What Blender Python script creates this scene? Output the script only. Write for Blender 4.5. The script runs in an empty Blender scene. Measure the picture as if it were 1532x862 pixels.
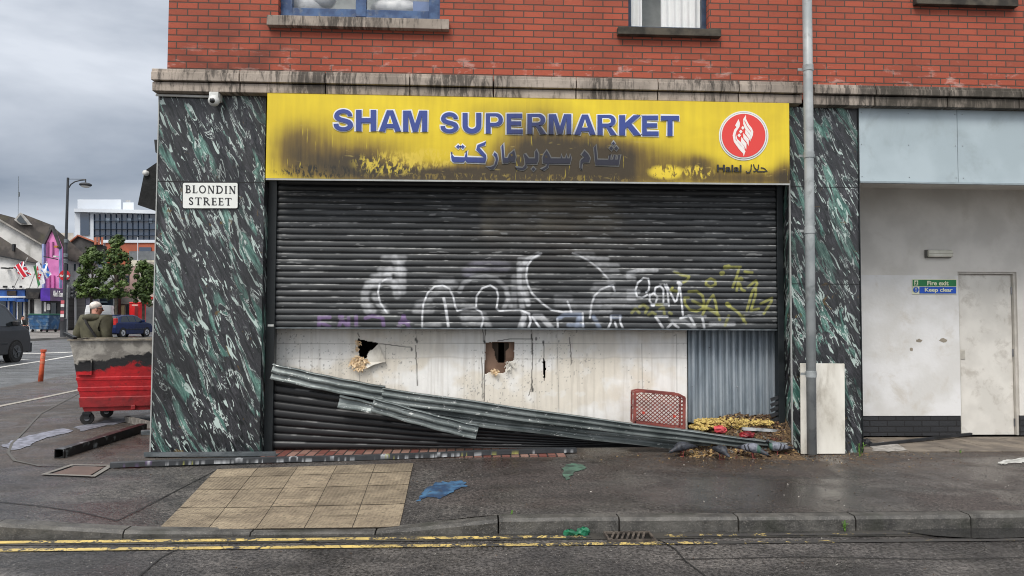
import bpy, math, random
import numpy as np
from mathutils import Vector, Matrix, Euler
from mathutils.geometry import tessellate_polygon
random.seed(7); rng = np.random.default_rng(7)
R = math.radians
scene = bpy.context.scene
C = scene.collection

# ------------------------------------------------------------------ camera
F = 1106.0; D = 8.3; CH = 1.5
cam_d = bpy.data.cameras.new('camera'); cam = bpy.data.objects.new('camera', cam_d); C.objects.link(cam)
cam_d.sensor_width = 36; cam_d.lens = 36 * F / 1532; cam_d.clip_end = 3000; cam_d.clip_start = 0.05
PITCH, YAW, ROLL = 2.43, 2.9, 0.27
CM = Matrix.Rotation(-R(YAW), 3, 'Z') @ Matrix.Rotation(R(90 + PITCH), 3, 'X') @ Matrix.Rotation(R(ROLL), 3, 'Z')
cam.matrix_world = Matrix.Translation((0, -D, CH)) @ CM.to_4x4()
scene.camera = cam
CP = Vector((0, -D, CH)); CI = np.array(CM.inverted())

def ray(px, py):
    return CM @ Vector(((px - 766) / F, -(py - 431) / F, -1))
def W(px, py, Y=0.0):                       # photo point -> point on the vertical plane y = Y
    r = ray(px, py); t = (Y - CP.y) / r.y
    return CP + r * t
def wx(px, py, Y=0.0): return W(px, py, Y).x
def wz(px, py, Y=0.0): return W(px, py, Y).z
def proj(P):                                # (n,3) -> photo pixels
    q = (np.asarray(P, float) - np.array(CP)) @ CI.T
    return 766 + F * q[:, 0] / -q[:, 2], 431 - F * q[:, 1] / -q[:, 2]
def slope(Y): return 0.008 * min(max(0.0, Y - 1), 60)
def smooth(a, b, t):
    t = min(max((t - a) / (b - a), 0), 1); return t * t * (3 - 2 * t)
XD0, XD1, XD2, XD3 = -3.7, -2.0, -0.75, 0.25        # the dropped kerb
def drop(X): return smooth(XD0, XD1, X) * (1 - smooth(XD2, XD3, X))
def gz(X, Y):                                # pavement height
    return slope(Y) - 0.085 * drop(X) * smooth(0.5, 2.7, -Y)
def rz_(X, Y): return slope(Y) - 0.11        # road height
def G(px, py, h=gz, dz=0.0):                 # photo point -> point on the ground
    r = ray(px, py); z = 0.0
    for _ in range(12):
        p = CP + r * ((z - CP.z) / r.z); z = h(p.x, p.y) + dz
    return p

# ------------------------------------------------------------------ mesh helpers
class MB:
    def __init__(s): s.v = []; s.f = []
    def add(s, vs, fs):
        b = len(s.v); s.v += [tuple(x) for x in vs]; s.f += [tuple(b + i for i in f) for f in fs]; return s
    def box(s, x0, x1, y0, y1, z0, z1):
        if x0 > x1: x0, x1 = x1, x0
        if y0 > y1: y0, y1 = y1, y0
        if z0 > z1: z0, z1 = z1, z0
        return s.add([(x0,y0,z0),(x1,y0,z0),(x1,y1,z0),(x0,y1,z0),(x0,y0,z1),(x1,y0,z1),(x1,y1,z1),(x0,y1,z1)],
              [(0,3,2,1),(4,5,6,7),(0,1,5,4),(1,2,6,5),(2,3,7,6),(3,0,4,7)])
    def obox(s, M, sx, sy, sz):              # box centred on matrix M
        vs = [M @ Vector((a*sx/2, b*sy/2, c*sz/2)) for c in (-1,1) for (a,b) in ((-1,-1),(1,-1),(1,1),(-1,1))]
        return s.add(vs, [(0,3,2,1),(4,5,6,7),(0,1,5,4),(1,2,6,5),(2,3,7,6),(3,0,4,7)])
    def bar(s, a, b, w, h, up=(0,0,1)):      # rectangular bar from a to b
        a, b = Vector(a), Vector(b); d = b - a; L = d.length; d.normalize()
        sd = d.cross(Vector(up));
        if sd.length < 1e-4: sd = d.cross(Vector((0,1,0)))
        sd.normalize(); u = sd.cross(d)
        M = Matrix((( d.x, sd.x, u.x, (a.x+b.x)/2),(d.y, sd.y, u.y, (a.y+b.y)/2),(d.z, sd.z, u.z, (a.z+b.z)/2),(0,0,0,1)))
        return s.obox(M, L, w, h)
    def prism(s, pts, vec):                  # polygon (3d points) extruded along vec
        n = len(pts); vec = Vector(vec); P = [Vector(p) for p in pts]
        vs = P + [p + vec for p in P]
        tris = tessellate_polygon([P])
        fs = [tuple(t) for t in tris] + [tuple(i + n for i in reversed(t)) for t in tris]
        fs += [(i, (i+1) % n, (i+1) % n + n, i + n) for i in range(n)]
        return s.add(vs, fs)
    def poly(s, pts):
        P = [Vector(p) for p in pts]
        return s.add(P, [tuple(t) for t in tessellate_polygon([P])])
    def tube(s, pts, r, n=10, cap=True, flat=1.0):
        P = [Vector(p) for p in pts]; rs = r if isinstance(r, (list, tuple)) else [r]*len(P)
        vs = []; prev = None
        for i, p in enumerate(P):
            d = (P[min(i+1, len(P)-1)] - P[max(i-1, 0)]).normalized()
            u = prev if prev is not None else (Vector((0,0,1)) if abs(d.z) < .9 else Vector((0,1,0)))
            a = d.cross(u).normalized(); bb = a.cross(d).normalized(); prev = bb
            for k in range(n):
                t = 2*math.pi*k/n
                vs.append(p + a*math.cos(t)*rs[i] + bb*math.sin(t)*rs[i]*flat)
        fs = [(i*n+k, i*n+(k+1)%n, (i+1)*n+(k+1)%n, (i+1)*n+k) for i in range(len(P)-1) for k in range(n)]
        if cap: fs += [tuple(reversed(range(n))), tuple((len(P)-1)*n+k for k in range(n))]
        return s.add(vs, fs)
    def loft(s, rings, n=14):                # rings: (centre, rx, rz, tilt-dir) in local x-forward frame
        vs = []
        for (c, ry, rzv) in rings:
            for k in range(n):
                t = 2*math.pi*k/n; vs.append((c[0], c[1] + ry*math.cos(t), c[2] + rzv*math.sin(t)))
        m = len(rings)
        fs = [(i*n+k, i*n+(k+1)%n, (i+1)*n+(k+1)%n, (i+1)*n+k) for i in range(m-1) for k in range(n)]
        fs += [tuple(reversed(range(n))), tuple((m-1)*n+k for k in range(n))]
        return s.add(vs, fs)
    def ball(s, c, rx, ry, rz, n=12, m=8):
        vs = []; c = Vector(c)
        for i in range(m+1):
            a = math.pi*i/m
            for k in range(n):
                t = 2*math.pi*k/n
                vs.append(c + Vector((rx*math.sin(a)*math.cos(t), ry*math.sin(a)*math.sin(t), rz*math.cos(a))))
        return s.add(vs, [(i*n+k, (i+1)*n+k, (i+1)*n+(k+1)%n, i*n+(k+1)%n) for i in range(m) for k in range(n)])
    def ribbon(s, pts, w, n3=(0,-1,0), closed=False, lift=0.0, ext=0.0):
        P = [Vector(p) + Vector(n3)*lift for p in pts]; N = Vector(n3); ws = w if isinstance(w,(list,tuple)) else [w]*len(P)
        if ext and not closed:
            P[0] = P[0] - (P[1]-P[0]).normalized()*ext; P[-1] = P[-1] + (P[-1]-P[-2]).normalized()*ext
        L = []; m = len(P)
        for i in range(m):
            if closed: a, b = P[i-1], P[(i+1) % m]
            else: a, b = P[max(i-1,0)], P[min(i+1,m-1)]
            d = (b-a).normalized(); sd = d.cross(N).normalized(); k = 1.0
            if 0 < i < m-1 or closed:
                d1 = (P[i]-P[i-1]).normalized(); c = abs(sd.dot(d1.cross(N))); k = min(1/max(c,.5), 1.6)
            L += [P[i]+sd*ws[i]/2*k, P[i]-sd*ws[i]/2*k]
        q = m if closed else m-1
        return s.add(L, [(2*i, 2*i+1, (2*i+3) % (2*m), (2*i+2) % (2*m)) for i in range(q)])
    def build(s, name, mat, parent=None, bevel=0, smoothf=False, **tags):
        me = bpy.data.meshes.new(name); me.from_pydata(s.v, [], s.f); me.validate(); me.update()
        return link(name, me, mat, parent, bevel, smoothf, **tags)

def link(name, me, mat, parent=None, bevel=0, smoothf=False, **tags):
    o = bpy.data.objects.new(name, me); C.objects.link(o)
    if mat is not None:
        for mm in (mat if isinstance(mat, (list, tuple)) else [mat]): me.materials.append(mm)
    if parent is not None:
        o.parent = parent
        o.matrix_parent_inverse = parent.matrix_world.inverted() if not tags.get('local') else Matrix()
    if smoothf:
        me.polygons.foreach_set('use_smooth', [True]*len(me.polygons))
    if bevel:
        b = o.modifiers.new('bevel', 'BEVEL'); b.width = bevel; b.segments = 2; b.limit_method = 'ANGLE'; b.angle_limit = R(40)
        b.harden_normals = False
    for k, v in tags.items():
        if k in ('label', 'category', 'group', 'kind'): o[k] = v
    return o
def empty(name, loc, label=None, category=None, group=None, rz=0, kind=None):
    o = bpy.data.objects.new(name, None); C.objects.link(o); o.empty_display_size = .1
    o.location = loc; o.rotation_euler = (0, 0, rz)
    o.matrix_world = Matrix.Translation(Vector(loc)) @ Matrix.Rotation(rz, 4, 'Z')
    if label: o['label'] = label
    if category: o['category'] = category
    if group: o['group'] = group
    if kind: o['kind'] = kind
    return o
def lb(mb, name, mat, parent, **k):           # part given in the parent's local frame
    return mb.build(name, mat, parent, local=True, **k)
def struct(mb, name, mat, **k): return mb.build(name, mat, kind='structure', **k)
def dup_tree(o, parent=None):
    c = o.copy(); C.objects.link(c)
    if parent is not None: c.parent = parent
    for ch in [x for x in C.objects if x.parent == o]: dup_tree(ch, c)
    return c
def grid(us, vs, fn):                          # dense grid mesh as arrays
    U, V = np.meshgrid(us, vs); P = fn(U.ravel(), V.ravel())
    nu, nv = len(us), len(vs)
    i = np.arange((nu-1)*(nv-1)); a = (i // (nu-1))*nu + i % (nu-1)
    Fc = np.stack([a, a+1, a+1+nu, a+nu], 1)
    return P, Fc
def np_mesh(name, P, Fc, cols=None, smoothf=True):
    me = bpy.data.meshes.new(name)
    me.vertices.add(len(P)); me.vertices.foreach_set('co', np.asarray(P, np.float32).ravel())
    me.loops.add(len(Fc)*4); me.loops.foreach_set('vertex_index', Fc.astype(np.int32).ravel())
    me.polygons.add(len(Fc)); me.polygons.foreach_set('loop_start', np.arange(0, len(Fc)*4, 4, dtype=np.int32))
    me.polygons.foreach_set('loop_total', np.full(len(Fc), 4, np.int32))
    me.polygons.foreach_set('use_smooth', np.full(len(Fc), smoothf))
    me.update(calc_edges=True)
    if cols is not None:
        at = me.color_attributes.new('paint', 'FLOAT_COLOR', 'POINT')
        at.data.foreach_set('color', np.asarray(cols, np.float32).ravel())
    me.validate(); return me
_tab = rng.random((256, 256))
def vnoise(x, y):
    x0 = np.floor(x).astype(int); y0 = np.floor(y).astype(int); fx = x-x0; fy = y-y0
    fx = fx*fx*(3-2*fx); fy = fy*fy*(3-2*fy)
    t = lambda a, b: _tab[a % 256, b % 256]
    return (t(x0,y0)*(1-fx)+t(x0+1,y0)*fx)*(1-fy)+(t(x0,y0+1)*(1-fx)+t(x0+1,y0+1)*fx)*fy
def fbm(x, y, o=5):
    s = 0; a = .5
    for i in range(o): s = s + a*vnoise(x*2**i+17*i, y*2**i+31*i); a *= .5
    return s/(1-.5**o)
def ss(a, b, t):
    t = np.clip((t-a)/(b-a), 0, 1); return t*t*(3-2*t)
def dist_line(x, y, pts):
    d = np.full(x.shape, 1e9)
    for (ax, ay), (bx, by) in zip(pts[:-1], pts[1:]):
        vx, vy = bx-ax, by-ay; L = vx*vx+vy*vy+1e-9
        t = np.clip(((x-ax)*vx+(y-ay)*vy)/L, 0, 1)
        d = np.minimum(d, np.hypot(x-ax-t*vx, y-ay-t*vy))
    return d
def inpoly(x, y, pts):
    r = np.zeros(x.shape, bool); n = len(pts)
    for i in range(n):
        (x1, y1), (x2, y2) = pts[i], pts[(i+1) % n]
        if y1 == y2: continue
        c = ((y1 > y) != (y2 > y)) & (x < (x2-x1)*(y-y1)/(y2-y1)+x1); r ^= c
    return r
def lin(r, g, b):
    f = lambda c: (c/255/12.92) if c/255 <= .04045 else ((c/255+.055)/1.055)**2.4
    return (f(r), f(g), f(b), 1)

# ------------------------------------------------------------------ materials
class NT:
    def __init__(s, name, rough=.7, metal=0, spec=.5):
        s.m = bpy.data.materials.new(name); s.m.use_nodes = True; s.t = s.m.node_tree; s.b = s.t.nodes['Principled BSDF']
        s.set('Roughness', rough); s.set('Metallic', metal); s.set('Specular IOR Level', spec)
    def n(s, ty, **k):
        nd = s.t.nodes.new(ty)
        for a, b in k.items(): setattr(nd, a, b)
        return nd
    def i(s, sock, v):
        if v is None: return
        if isinstance(v, bpy.types.NodeSocket): s.t.links.new(v, sock)
        else:
            if hasattr(sock.default_value, '__len__') and not hasattr(v, '__len__'): v = [v]*len(sock.default_value)
            if hasattr(v, '__len__') and len(v) == 4 and len(sock.default_value) == 3: v = v[:3]
            if hasattr(v, '__len__') and len(v) == 3 and len(sock.default_value) == 4: v = (*v, 1)
            sock.default_value = v
    def set(s, name, v): s.i(s.b.inputs[name], v)
    def pos(s):
        return s.n('ShaderNodeNewGeometry').outputs['Position']
    def obj(s): return s.n('ShaderNodeTexCoord').outputs['Object']
    def xyz(s, v):
        o = s.n('ShaderNodeSeparateXYZ'); s.i(o.inputs[0], v); return o.outputs
    def comb(s, x, y, z):
        o = s.n('ShaderNodeCombineXYZ'); s.i(o.inputs[0], x); s.i(o.inputs[1], y); s.i(o.inputs[2], z); return o.outputs[0]
    def map(s, v, sc=(1,1,1), rot=(0,0,0), loc=(0,0,0)):
        o = s.n('ShaderNodeMapping'); s.i(o.inputs[0], v); o.inputs['Scale'].default_value = sc
        o.inputs['Rotation'].default_value = rot; o.inputs['Location'].default_value = loc; return o.outputs[0]
    def noise(s, v, sc=5, det=6, dist=0, rough=.5):
        o = s.n('ShaderNodeTexNoise'); s.i(o.inputs['Vector'], v); o.inputs['Scale'].default_value = sc
        o.inputs['Detail'].default_value = det; o.inputs['Distortion'].default_value = dist; o.inputs['Roughness'].default_value = rough
        return o.outputs['Fac']
    def vor(s, v, sc=5, feat='F1', out='Distance'):
        o = s.n('ShaderNodeTexVoronoi', feature=feat); s.i(o.inputs['Vector'], v); o.inputs['Scale'].default_value = sc; return o.outputs[out]
    def ma(s, op, a, b=0, c=None, clamp=False):
        o = s.n('ShaderNodeMath', operation=op, use_clamp=clamp); s.i(o.inputs[0], a); s.i(o.inputs[1], b)
        if c is not None: s.i(o.inputs[2], c)
        return o.outputs[0]
    def mr(s, v, a, b, c=0, d=1, sm=True):
        o = s.n('ShaderNodeMapRange', interpolation_type='SMOOTHSTEP' if sm else 'LINEAR'); s.i(o.inputs['Value'], v)
        for k, q in zip(('From Min','From Max','To Min','To Max'), (a,b,c,d)): s.i(o.inputs[k], q)
        return o.outputs[0]
    def mix(s, f, a, b, mode='MIX'):
        o = s.n('ShaderNodeMix', data_type='RGBA', blend_type=mode); s.i(o.inputs[0], f); s.i(o.inputs[6], a); s.i(o.inputs[7], b); return o.outputs[2]
    def bump(s, h, d=.01, st=.5):
        o = s.n('ShaderNodeBump'); o.inputs['Distance'].default_value = d; o.inputs['Strength'].default_value = st; s.i(o.inputs['Height'], h)
        s.t.links.new(o.outputs[0], s.b.inputs['Normal'])
    def col(s, v): s.set('Base Color', v)
    def attr(s, n='paint'):
        return s.n('ShaderNodeAttribute', attribute_name=n)

def gm(name, c1, c2=None, sc=6, rough=.7, r2=None, metal=0, bump=0, bs=60, st=(1,1,1), lo=.38, hi=.62, spec=.5, dirt=None, ds=3):
    """colour c1 -> c2 by noise, with optional dirt and fine bump"""
    t = NT(name, rough, metal, spec); p = t.map(t.obj(), st)
    if c2 is None: c2 = tuple(c*.72 for c in c1[:3])
    f = t.mr(t.noise(p, sc, 8), lo, hi)
    c = t.mix(f, c1, c2)
    if dirt is not None: c = t.mix(t.ma('MULTIPLY', t.mr(t.noise(p, ds, 10, .4, .65), .5, .7), .75), c, dirt)
    t.col(c)
    if r2 is not None: t.set('Roughness', t.mix(f, (rough,)*3, (r2,)*3))
    if bump: t.bump(t.noise(t.obj(), bs, 6), bump, .6)
    return t.m
M = {}
M['black'] = gm('black paint', lin(22,24,27), lin(36,38,42), 9, .45, .6)
M['black_satin'] = gm('dark green black frame', lin(14,20,22), lin(24,30,33), 4, .35, .5)
M['void'] = gm('interior shade black', lin(16,15,14), lin(26,24,22), 3, .95)  # near-black colour stands in for the shade of unlit spaces
M['galv'] = gm('galvanised steel', lin(128,134,138), lin(92,99,103), 5, .38, .55, .55, dirt=lin(60,62,62), ds=6, st=(1,1,3))
M['pipe'] = gm('grey painted pipe', lin(164,169,170), lin(142,148,150), 4, .4, .55, dirt=lin(110,114,114), ds=5)
M['white'] = gm('white plastic', lin(215,217,215), lin(196,197,194), 6, .5)
M['whiteboard'] = gm('off-white board', lin(224,221,212), lin(204,200,190), 3, .7, dirt=lin(150,142,128), ds=3, st=(1,1,.5))
M['blueframe'] = gm('chipped blue paint', lin(32,62,104), lin(60,92,134), 9, .5, dirt=lin(110,118,125), ds=8)
M['navyframe'] = gm('navy paint', lin(26,44,66), lin(42,62,86), 9, .45)
M['rubber'] = gm('black rubber', lin(24,24,25), lin(38,38,38), 8, .8)
M['chrome'] = gm('worn steel', lin(150,152,155), lin(110,112,115), 8, .3, metal=.9)
M['skin'] = gm('skin', lin(196,142,122), lin(180,124,106), 12, .55)
M['hair'] = gm('grey white hair', lin(232,224,216), lin(200,192,184), 30, .8)
M['darkhair'] = gm('dark hair', lin(40,32,28), lin(30,24,20), 30, .8)
M['jacket'] = gm('olive jacket', lin(86,84,66), lin(66,64,50), 5, .85, bump=.01, bs=20)
M['strap'] = gm('dark strap', lin(34,34,34), lin(26,26,28), 6, .8)
M['trouser'] = gm('dark trousers', lin(44,46,54), lin(36,38,44), 6, .85)
M['tyre'] = M['rubber']
def glassy(name, c, alpha=1.0, rough=.05):
    t = NT(name, rough); t.col(c); t.set('Specular IOR Level', .8); t.set('Alpha', alpha); return t.m
M['carglass'] = glassy('dark car glass', lin(30,36,40))
M['pane'] = glassy('window pane', lin(96,108,118), .07)
# ------------------------------------------------------------------ special materials
def mat_asphalt(name, base, light, seam, wetlo, near=True):
    t = NT(name, .7); p = t.pos(); X, Y, Z = t.xyz(p)
    big = t.noise(p, .55, 5, .5); med = t.noise(p, 2.6, 8, .8, .6); fine = t.noise(p, 38, 6, 0, .75)
    agg = t.vor(p, 95, out='Distance')
    c = t.mix(t.mr(med, .35, .68), base, light)
    c = t.mix(t.ma('MULTIPLY', t.mr(big, .42, .6), .8), c, seam); c = t.mix(t.mr(t.noise(t.map(p, (.5,1.6,1)), 1.3, 7, .8, .6), .48, .62, 0, .55), c, lin(44,43,43))
    c = t.mix(t.mr(fine, .38, .62, 0, 1), t.mix(1, c, (.22,.22,.22,1), 'MULTIPLY'), t.mix(1, c, (1.42,1.40,1.37,1), 'MULTIPLY'))
    st = t.mr(t.noise(p, 75, 2, 0, .5), .66, .72)
    c = t.mix(t.ma('MULTIPLY', st, .6), c, lin(168,164,158))
    # trodden-in brown dirt close to the shop front, thickest by the rubble
    dx = t.mr(X, .4, 3.2); dx2 = t.mr(X, 4.3, 6.2, 1, 0)
    dirt = t.ma('MULTIPLY', t.ma('MULTIPLY', dx, dx2), t.mr(Y, -1.5, -.25))
    dirt2 = t.ma('MULTIPLY', t.mr(Y, -.7, -.1), .55)
    dm = t.ma('MULTIPLY', t.ma('MAXIMUM', dirt, dirt2), t.mr(t.noise(p, 7, 8, .4, .7), .38, .62))
    if near: c = t.mix(t.ma('MULTIPLY', dm, .8), c, lin(84,68,54))
    # hairline cracks
    cr = t.vor(t.map(t.n('ShaderNodeVectorMath', operation='ADD').outputs[0], (1,1,1)), 1, 'DISTANCE_TO_EDGE') if False else None
    w = t.n('ShaderNodeVectorMath', operation='MULTIPLY_ADD'); nz = t.n('ShaderNodeTexNoise'); nz.inputs['Scale'].default_value = 3; t.i(nz.inputs['Vector'], p)
    t.i(w.inputs[0], nz.outputs['Color']); w.inputs[1].default_value = (.5,.5,.5); t.i(w.inputs[2], p)
    crk = t.mr(t.vor(w.outputs[0], .42, 'DISTANCE_TO_EDGE'), 0, .006, 1, 0)
    crk = t.ma('MULTIPLY', crk, t.mr(t.noise(p, .9, 3), .48, .6))
    c = t.mix(t.ma('MULTIPLY', crk, .7), c, lin(22,22,22))
    t.col(c)
    wet = t.mr(t.noise(p, 1.1, 6, .6, .55), .44, .62)
    if near:
        dX = t.ma('DIVIDE', t.ma('SUBTRACT', X, 2.4), 1.5); dY = t.ma('DIVIDE', t.ma('SUBTRACT', Y, -1.9), 1.1)
        damp = t.mr(t.ma('ADD', t.ma('ADD', t.ma('MULTIPLY', dX, dX), t.ma('MULTIPLY', dY, dY)), t.ma('MULTIPLY', t.noise(p, 3, 6), 1.2)), .5, 1.6, 1, 0)
        wet = t.ma('MAXIMUM', wet, t.ma('MULTIPLY', damp, 1.35)); c = t.mix(t.ma('MULTIPLY', damp, .35), c, lin(48,49,50)); t.col(c)
    t.set('Roughness', t.mr(t.ma('ADD', wet, t.ma('MULTIPLY', fine, .35)), .1, 1.3, .66, wetlo-.1, False))
    t.bump(t.ma('ADD', t.ma('MULTIPLY', agg, .5), t.ma('ADD', t.ma('MULTIPLY', fine, 1.0), med)), .009, .8)
    if near:
        bn = [x for x in t.t.nodes if x.type == 'BUMP'][0]; t.i(bn.inputs['Strength'], t.mr(damp, 0, 1, .8, .22))
    return t.m
M['pavement'] = mat_asphalt('damp footway asphalt', lin(64,62,61), lin(94,91,88), lin(74,66,64), .22)
M['road'] = mat_asphalt('damp road asphalt', lin(70,68,68), lin(98,95,93), lin(56,55,56), .22, False)
M['mainroad'] = mat_asphalt('main road asphalt', lin(92,95,98), lin(112,115,118), lin(84,86,88), .45, False)

def mat_kerb():
    t = NT('kerbstone', .6); p = t.pos()
    c = t.mix(t.mr(t.noise(p, 5, 8, .5, .65), .35, .65), lin(92,90,86), lin(58,57,55))
    c = t.mix(t.mr(t.noise(p, 90, 3), .55, .7, 0, .5), c, lin(128,124,118))
    c = t.mix(t.mr(t.noise(t.map(p, loc=(7,0,0)), 2.2, 6), .52, .66, 0, .7), c, lin(44,46,38))
    t.col(c); t.bump(t.noise(p, 30, 8, 0, .7), .012, .8); t.set('Roughness', t.mr(t.noise(p, 3, 4), .35, .65, .35, .75)); return t.m
M['kerb'] = mat_kerb()

def mat_yellow():
    t = NT('worn yellow road paint', .6); p = t.pos(); X, Y, Z = t.xyz(p)
    n = t.noise(p, 14, 9, .6, .72); fine = t.noise(p, 60, 5, 0, .7)
    thr = t.mr(X, -1, 3.2, .53, .40, False)
    wear = t.mr(t.ma('ADD', t.ma('MULTIPLY', n, .7), t.ma('MULTIPLY', fine, .3)), t.ma('SUBTRACT', thr, .015), t.ma('ADD', thr, .015), 1, 0)
    yel = t.mix(t.mr(t.noise(p, 6, 6), .3, .7), lin(214,188,112), lin(172,152,96))
    t.col(t.mix(wear, lin(62,61,60), yel)); t.bump(t.noise(p, 80, 4), .004, .5); return t.m
M['yellow'] = mat_yellow()
def mat_whiteline():
    t = NT('worn white road paint', .6); p = t.pos()
    w = t.mr(t.noise(p, 6, 8, .3, .7), .36, .44)
    t.col(t.mix(w, lin(112,112,112), lin(214,212,206))); return t.m
M['whiteline'] = mat_whiteline()

def mat_tactile():
    t = NT('buff tactile slab', .75); p = t.obj(); a = t.attr()
    c = t.mix(t.mr(t.noise(p, 4, 8, .5, .65), .3, .7), lin(156,142,120), lin(116,104,88))
    c = t.mix(1, c, a.outputs['Color'], 'MULTIPLY')
    c = t.mix(t.mr(t.noise(p, 26, 8, 0, .75), .5, .64, 0, .75), c, lin(80,72,60))
    c = t.mix(t.mr(t.noise(t.map(p, (.6,3,1)), 5, 7, .5), .56, .68, 0, .6), c, lin(84,74,60))
    t.col(c)
    X, Y, Z = t.xyz(p)
    bl = t.ma('MULTIPLY', t.ma('SINE', t.ma('MULTIPLY', X, 94)), t.ma('SINE', t.ma('MULTIPLY', Y, 94)))
    bl = t.mr(t.ma('ABSOLUTE', bl), .45, .8)
    c2 = t.mix(t.ma('MULTIPLY', bl, .14), c, lin(190,172,140)); t.col(c2)
    t.bump(t.ma('ADD', bl, t.ma('MULTIPLY', t.noise(p, 50, 5), .5)), .006, .9); return t.m
M['tactile'] = mat_tactile()

def mat_brick(name, a, b, mortar, sx=1.0, sooty=True, msz=.011, flatm=False):
    t = NT(name, .85); p = t.pos(); X, Y, Z = t.xyz(p)
    u = t.comb(Y, X, 0) if flatm else t.comb(t.ma('ADD', X, Y), Z, 0)
    br = t.n('ShaderNodeTexBrick'); br.offset = .5; br.squash = 1
    t.i(br.inputs['Vector'], u); br.inputs['Scale'].default_value = 1
    br.inputs['Brick Width'].default_value = .229*sx; br.inputs['Row Height'].default_value = .0752*sx
    br.inputs['Mortar Size'].default_value = msz*.62; br.inputs['Mortar Smooth'].default_value = .15; br.inputs['Bias'].default_value = -.1
    br.inputs['Color1'].default_value = a; br.inputs['Color2'].default_value = b; br.inputs['Mortar'].default_value = mortar
    c = br.outputs['Color']
    c = t.mix(t.mr(t.noise(p, .9, 6, .3), .35, .7, 0, .5), c, t.mix(1, c, (.68,.60,.56,1), 'MULTIPLY'))
    c = t.mix(t.mr(t.noise(p, 34, 6, 0, .7), .5, .75, 0, .5), c, t.mix(1, c, (.6,.6,.6,1), 'MULTIPLY'))
    if sooty:
        bloom = t.ma('MULTIPLY', t.mr(t.noise(t.map(p, (4,1,9)), 1, 6, .3, .65), .54, .68, 0, .5), t.mr(Z, 3.9+.75, 3.9+.45, 0, 1))
        c = t.mix(bloom, c, lin(205,175,165))
        dx = t.ma('SUBTRACT', X, -2.7); dz = t.ma('SUBTRACT', Z, 4.35)
        g = t.ma('SQRT', t.ma('ADD', t.ma('MULTIPLY', dx, dx), t.ma('MULTIPLY', t.ma('MULTIPLY', dz, dz), 1.2)))
        so = t.ma('MULTIPLY', t.mr(g, .15, 1.0, .55, 0), t.mr(t.noise(p, 3, 6), .3, .6))
        c = t.mix(so, c, lin(52,36,33))
    t.col(c); t.bump(t.ma('ADD', t.ma('MULTIPLY', br.outputs['Fac'], -1.6), t.ma('MULTIPLY', t.noise(p, 60, 5), .4)), .012, .8); return t.m
M['brick'] = mat_brick('red facing brick', lin(170,84,62), lin(150,76,57), lin(80,68,60))
M['blackbrick'] = mat_brick('black painted brick', lin(44,46,50), lin(54,56,60), lin(30,30,32), sooty=False)
M['paver'] = mat_brick('red block paver', lin(112,64,56), lin(150,122,110), lin(40,36,34), 1.35, False, .014, True)

def mat_stone():
    t = NT('weathered cast stone', .85); p = t.pos(); X, Y, Z = t.xyz(p)
    c = t.mix(t.mr(t.noise(p, 3, 8, .3), .3, .7), lin(176,164,152), lin(138,128,118))
    st = t.noise(t.map(p, (9,1,1.6)), 2.2, 9, .4, .7)
    big = t.noise(t.map(p, (1,1,1)), .9, 4)
    c = t.mix(t.mr(t.ma('ADD', st, t.ma('MULTIPLY', big, .8)), .86, 1.06, 0, .82), c, lin(46,42,38))
    c = t.mix(t.ma('MULTIPLY', t.mr(X, 4.4, 4.8), t.mr(t.noise(p, 4, 8, .5), .3, .6, .25, .75)), c, lin(58,54,46))
    t.col(c); t.bump(t.noise(p, 25, 8, 0, .7), .01, .7); return t.m
M['stone'] = mat_stone()

def mat_marble():
    t = NT('green marble laminate', .32); p = t.pos(); X, Y, Z = t.xyz(p)
    u = t.comb(t.ma('ADD', X, Y), 0, Z)
    seg = t.ma('MULTIPLY', t.ma('FLOOR', t.ma('DIVIDE', Z, .78)), 3.7)
    v = t.map(u, (1,1,1), (0, R(25), 0))             # streaks fall to the right
    a, _, b = t.xyz(v)
    q = t.comb(t.ma('MULTIPLY', a, 4.6), 0, t.ma('MULTIPLY', b, .95))
    n1 = t.noise(q, 1.75, 8, .75, .6); n2 = t.noise(t.map(q, loc=(5,3,9)), 1.2, 4, .6)
    n3 = t.noise(t.map(q, (1.3,1,1.3), loc=(11,0,4)), 3.1, 8, 1.5, .65)
    base = t.mix(t.mr(n3, .35, .65), lin(16,22,23), lin(70,70,75))
    teal = t.mix(t.mr(n3, .4, .6), lin(62,102,94), lin(132,174,162))
    tm = t.ma('MULTIPLY', t.mr(n1, .53, .575), t.mr(n2, .42, .54))
    c = t.mix(tm, base, teal)
    dk = t.mr(t.ma('ABSOLUTE', t.ma('SUBTRACT', n3, .545)), 0, .02, .9, 0)
    c = t.mix(dk, c, lin(12,16,16))
    vein = t.ma('MULTIPLY', t.mr(t.ma('ABSOLUTE', t.ma('SUBTRACT', n1, .532)), .003, .012, 1, 0), t.mr(t.noise(u, 5, 4, .5), .43, .54))
    c = t.mix(vein, c, lin(214,226,222))
    blob = t.ma('MULTIPLY', t.mr(t.noise(t.map(q, loc=(2,0,7)), 3.4, 5, 1.6), .605, .635), .9)
    c = t.mix(blob, c, lin(196,214,208))
    gold = t.ma('MULTIPLY', t.mr(t.noise(u, 5.5, 5, 1.6), .68, .71), .7)
    c = t.mix(gold, c, lin(104,82,36))
    grime = t.mr(t.noise(u, 1.6, 6, .4), .42, .66, .08, .6)
    c = t.mix(grime, c, lin(30,31,32))
    t.col(c); t.set('Roughness', t.mr(n2, .3, .7, .22, .42)); return t.m
M['marble'] = mat_marble()

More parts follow.
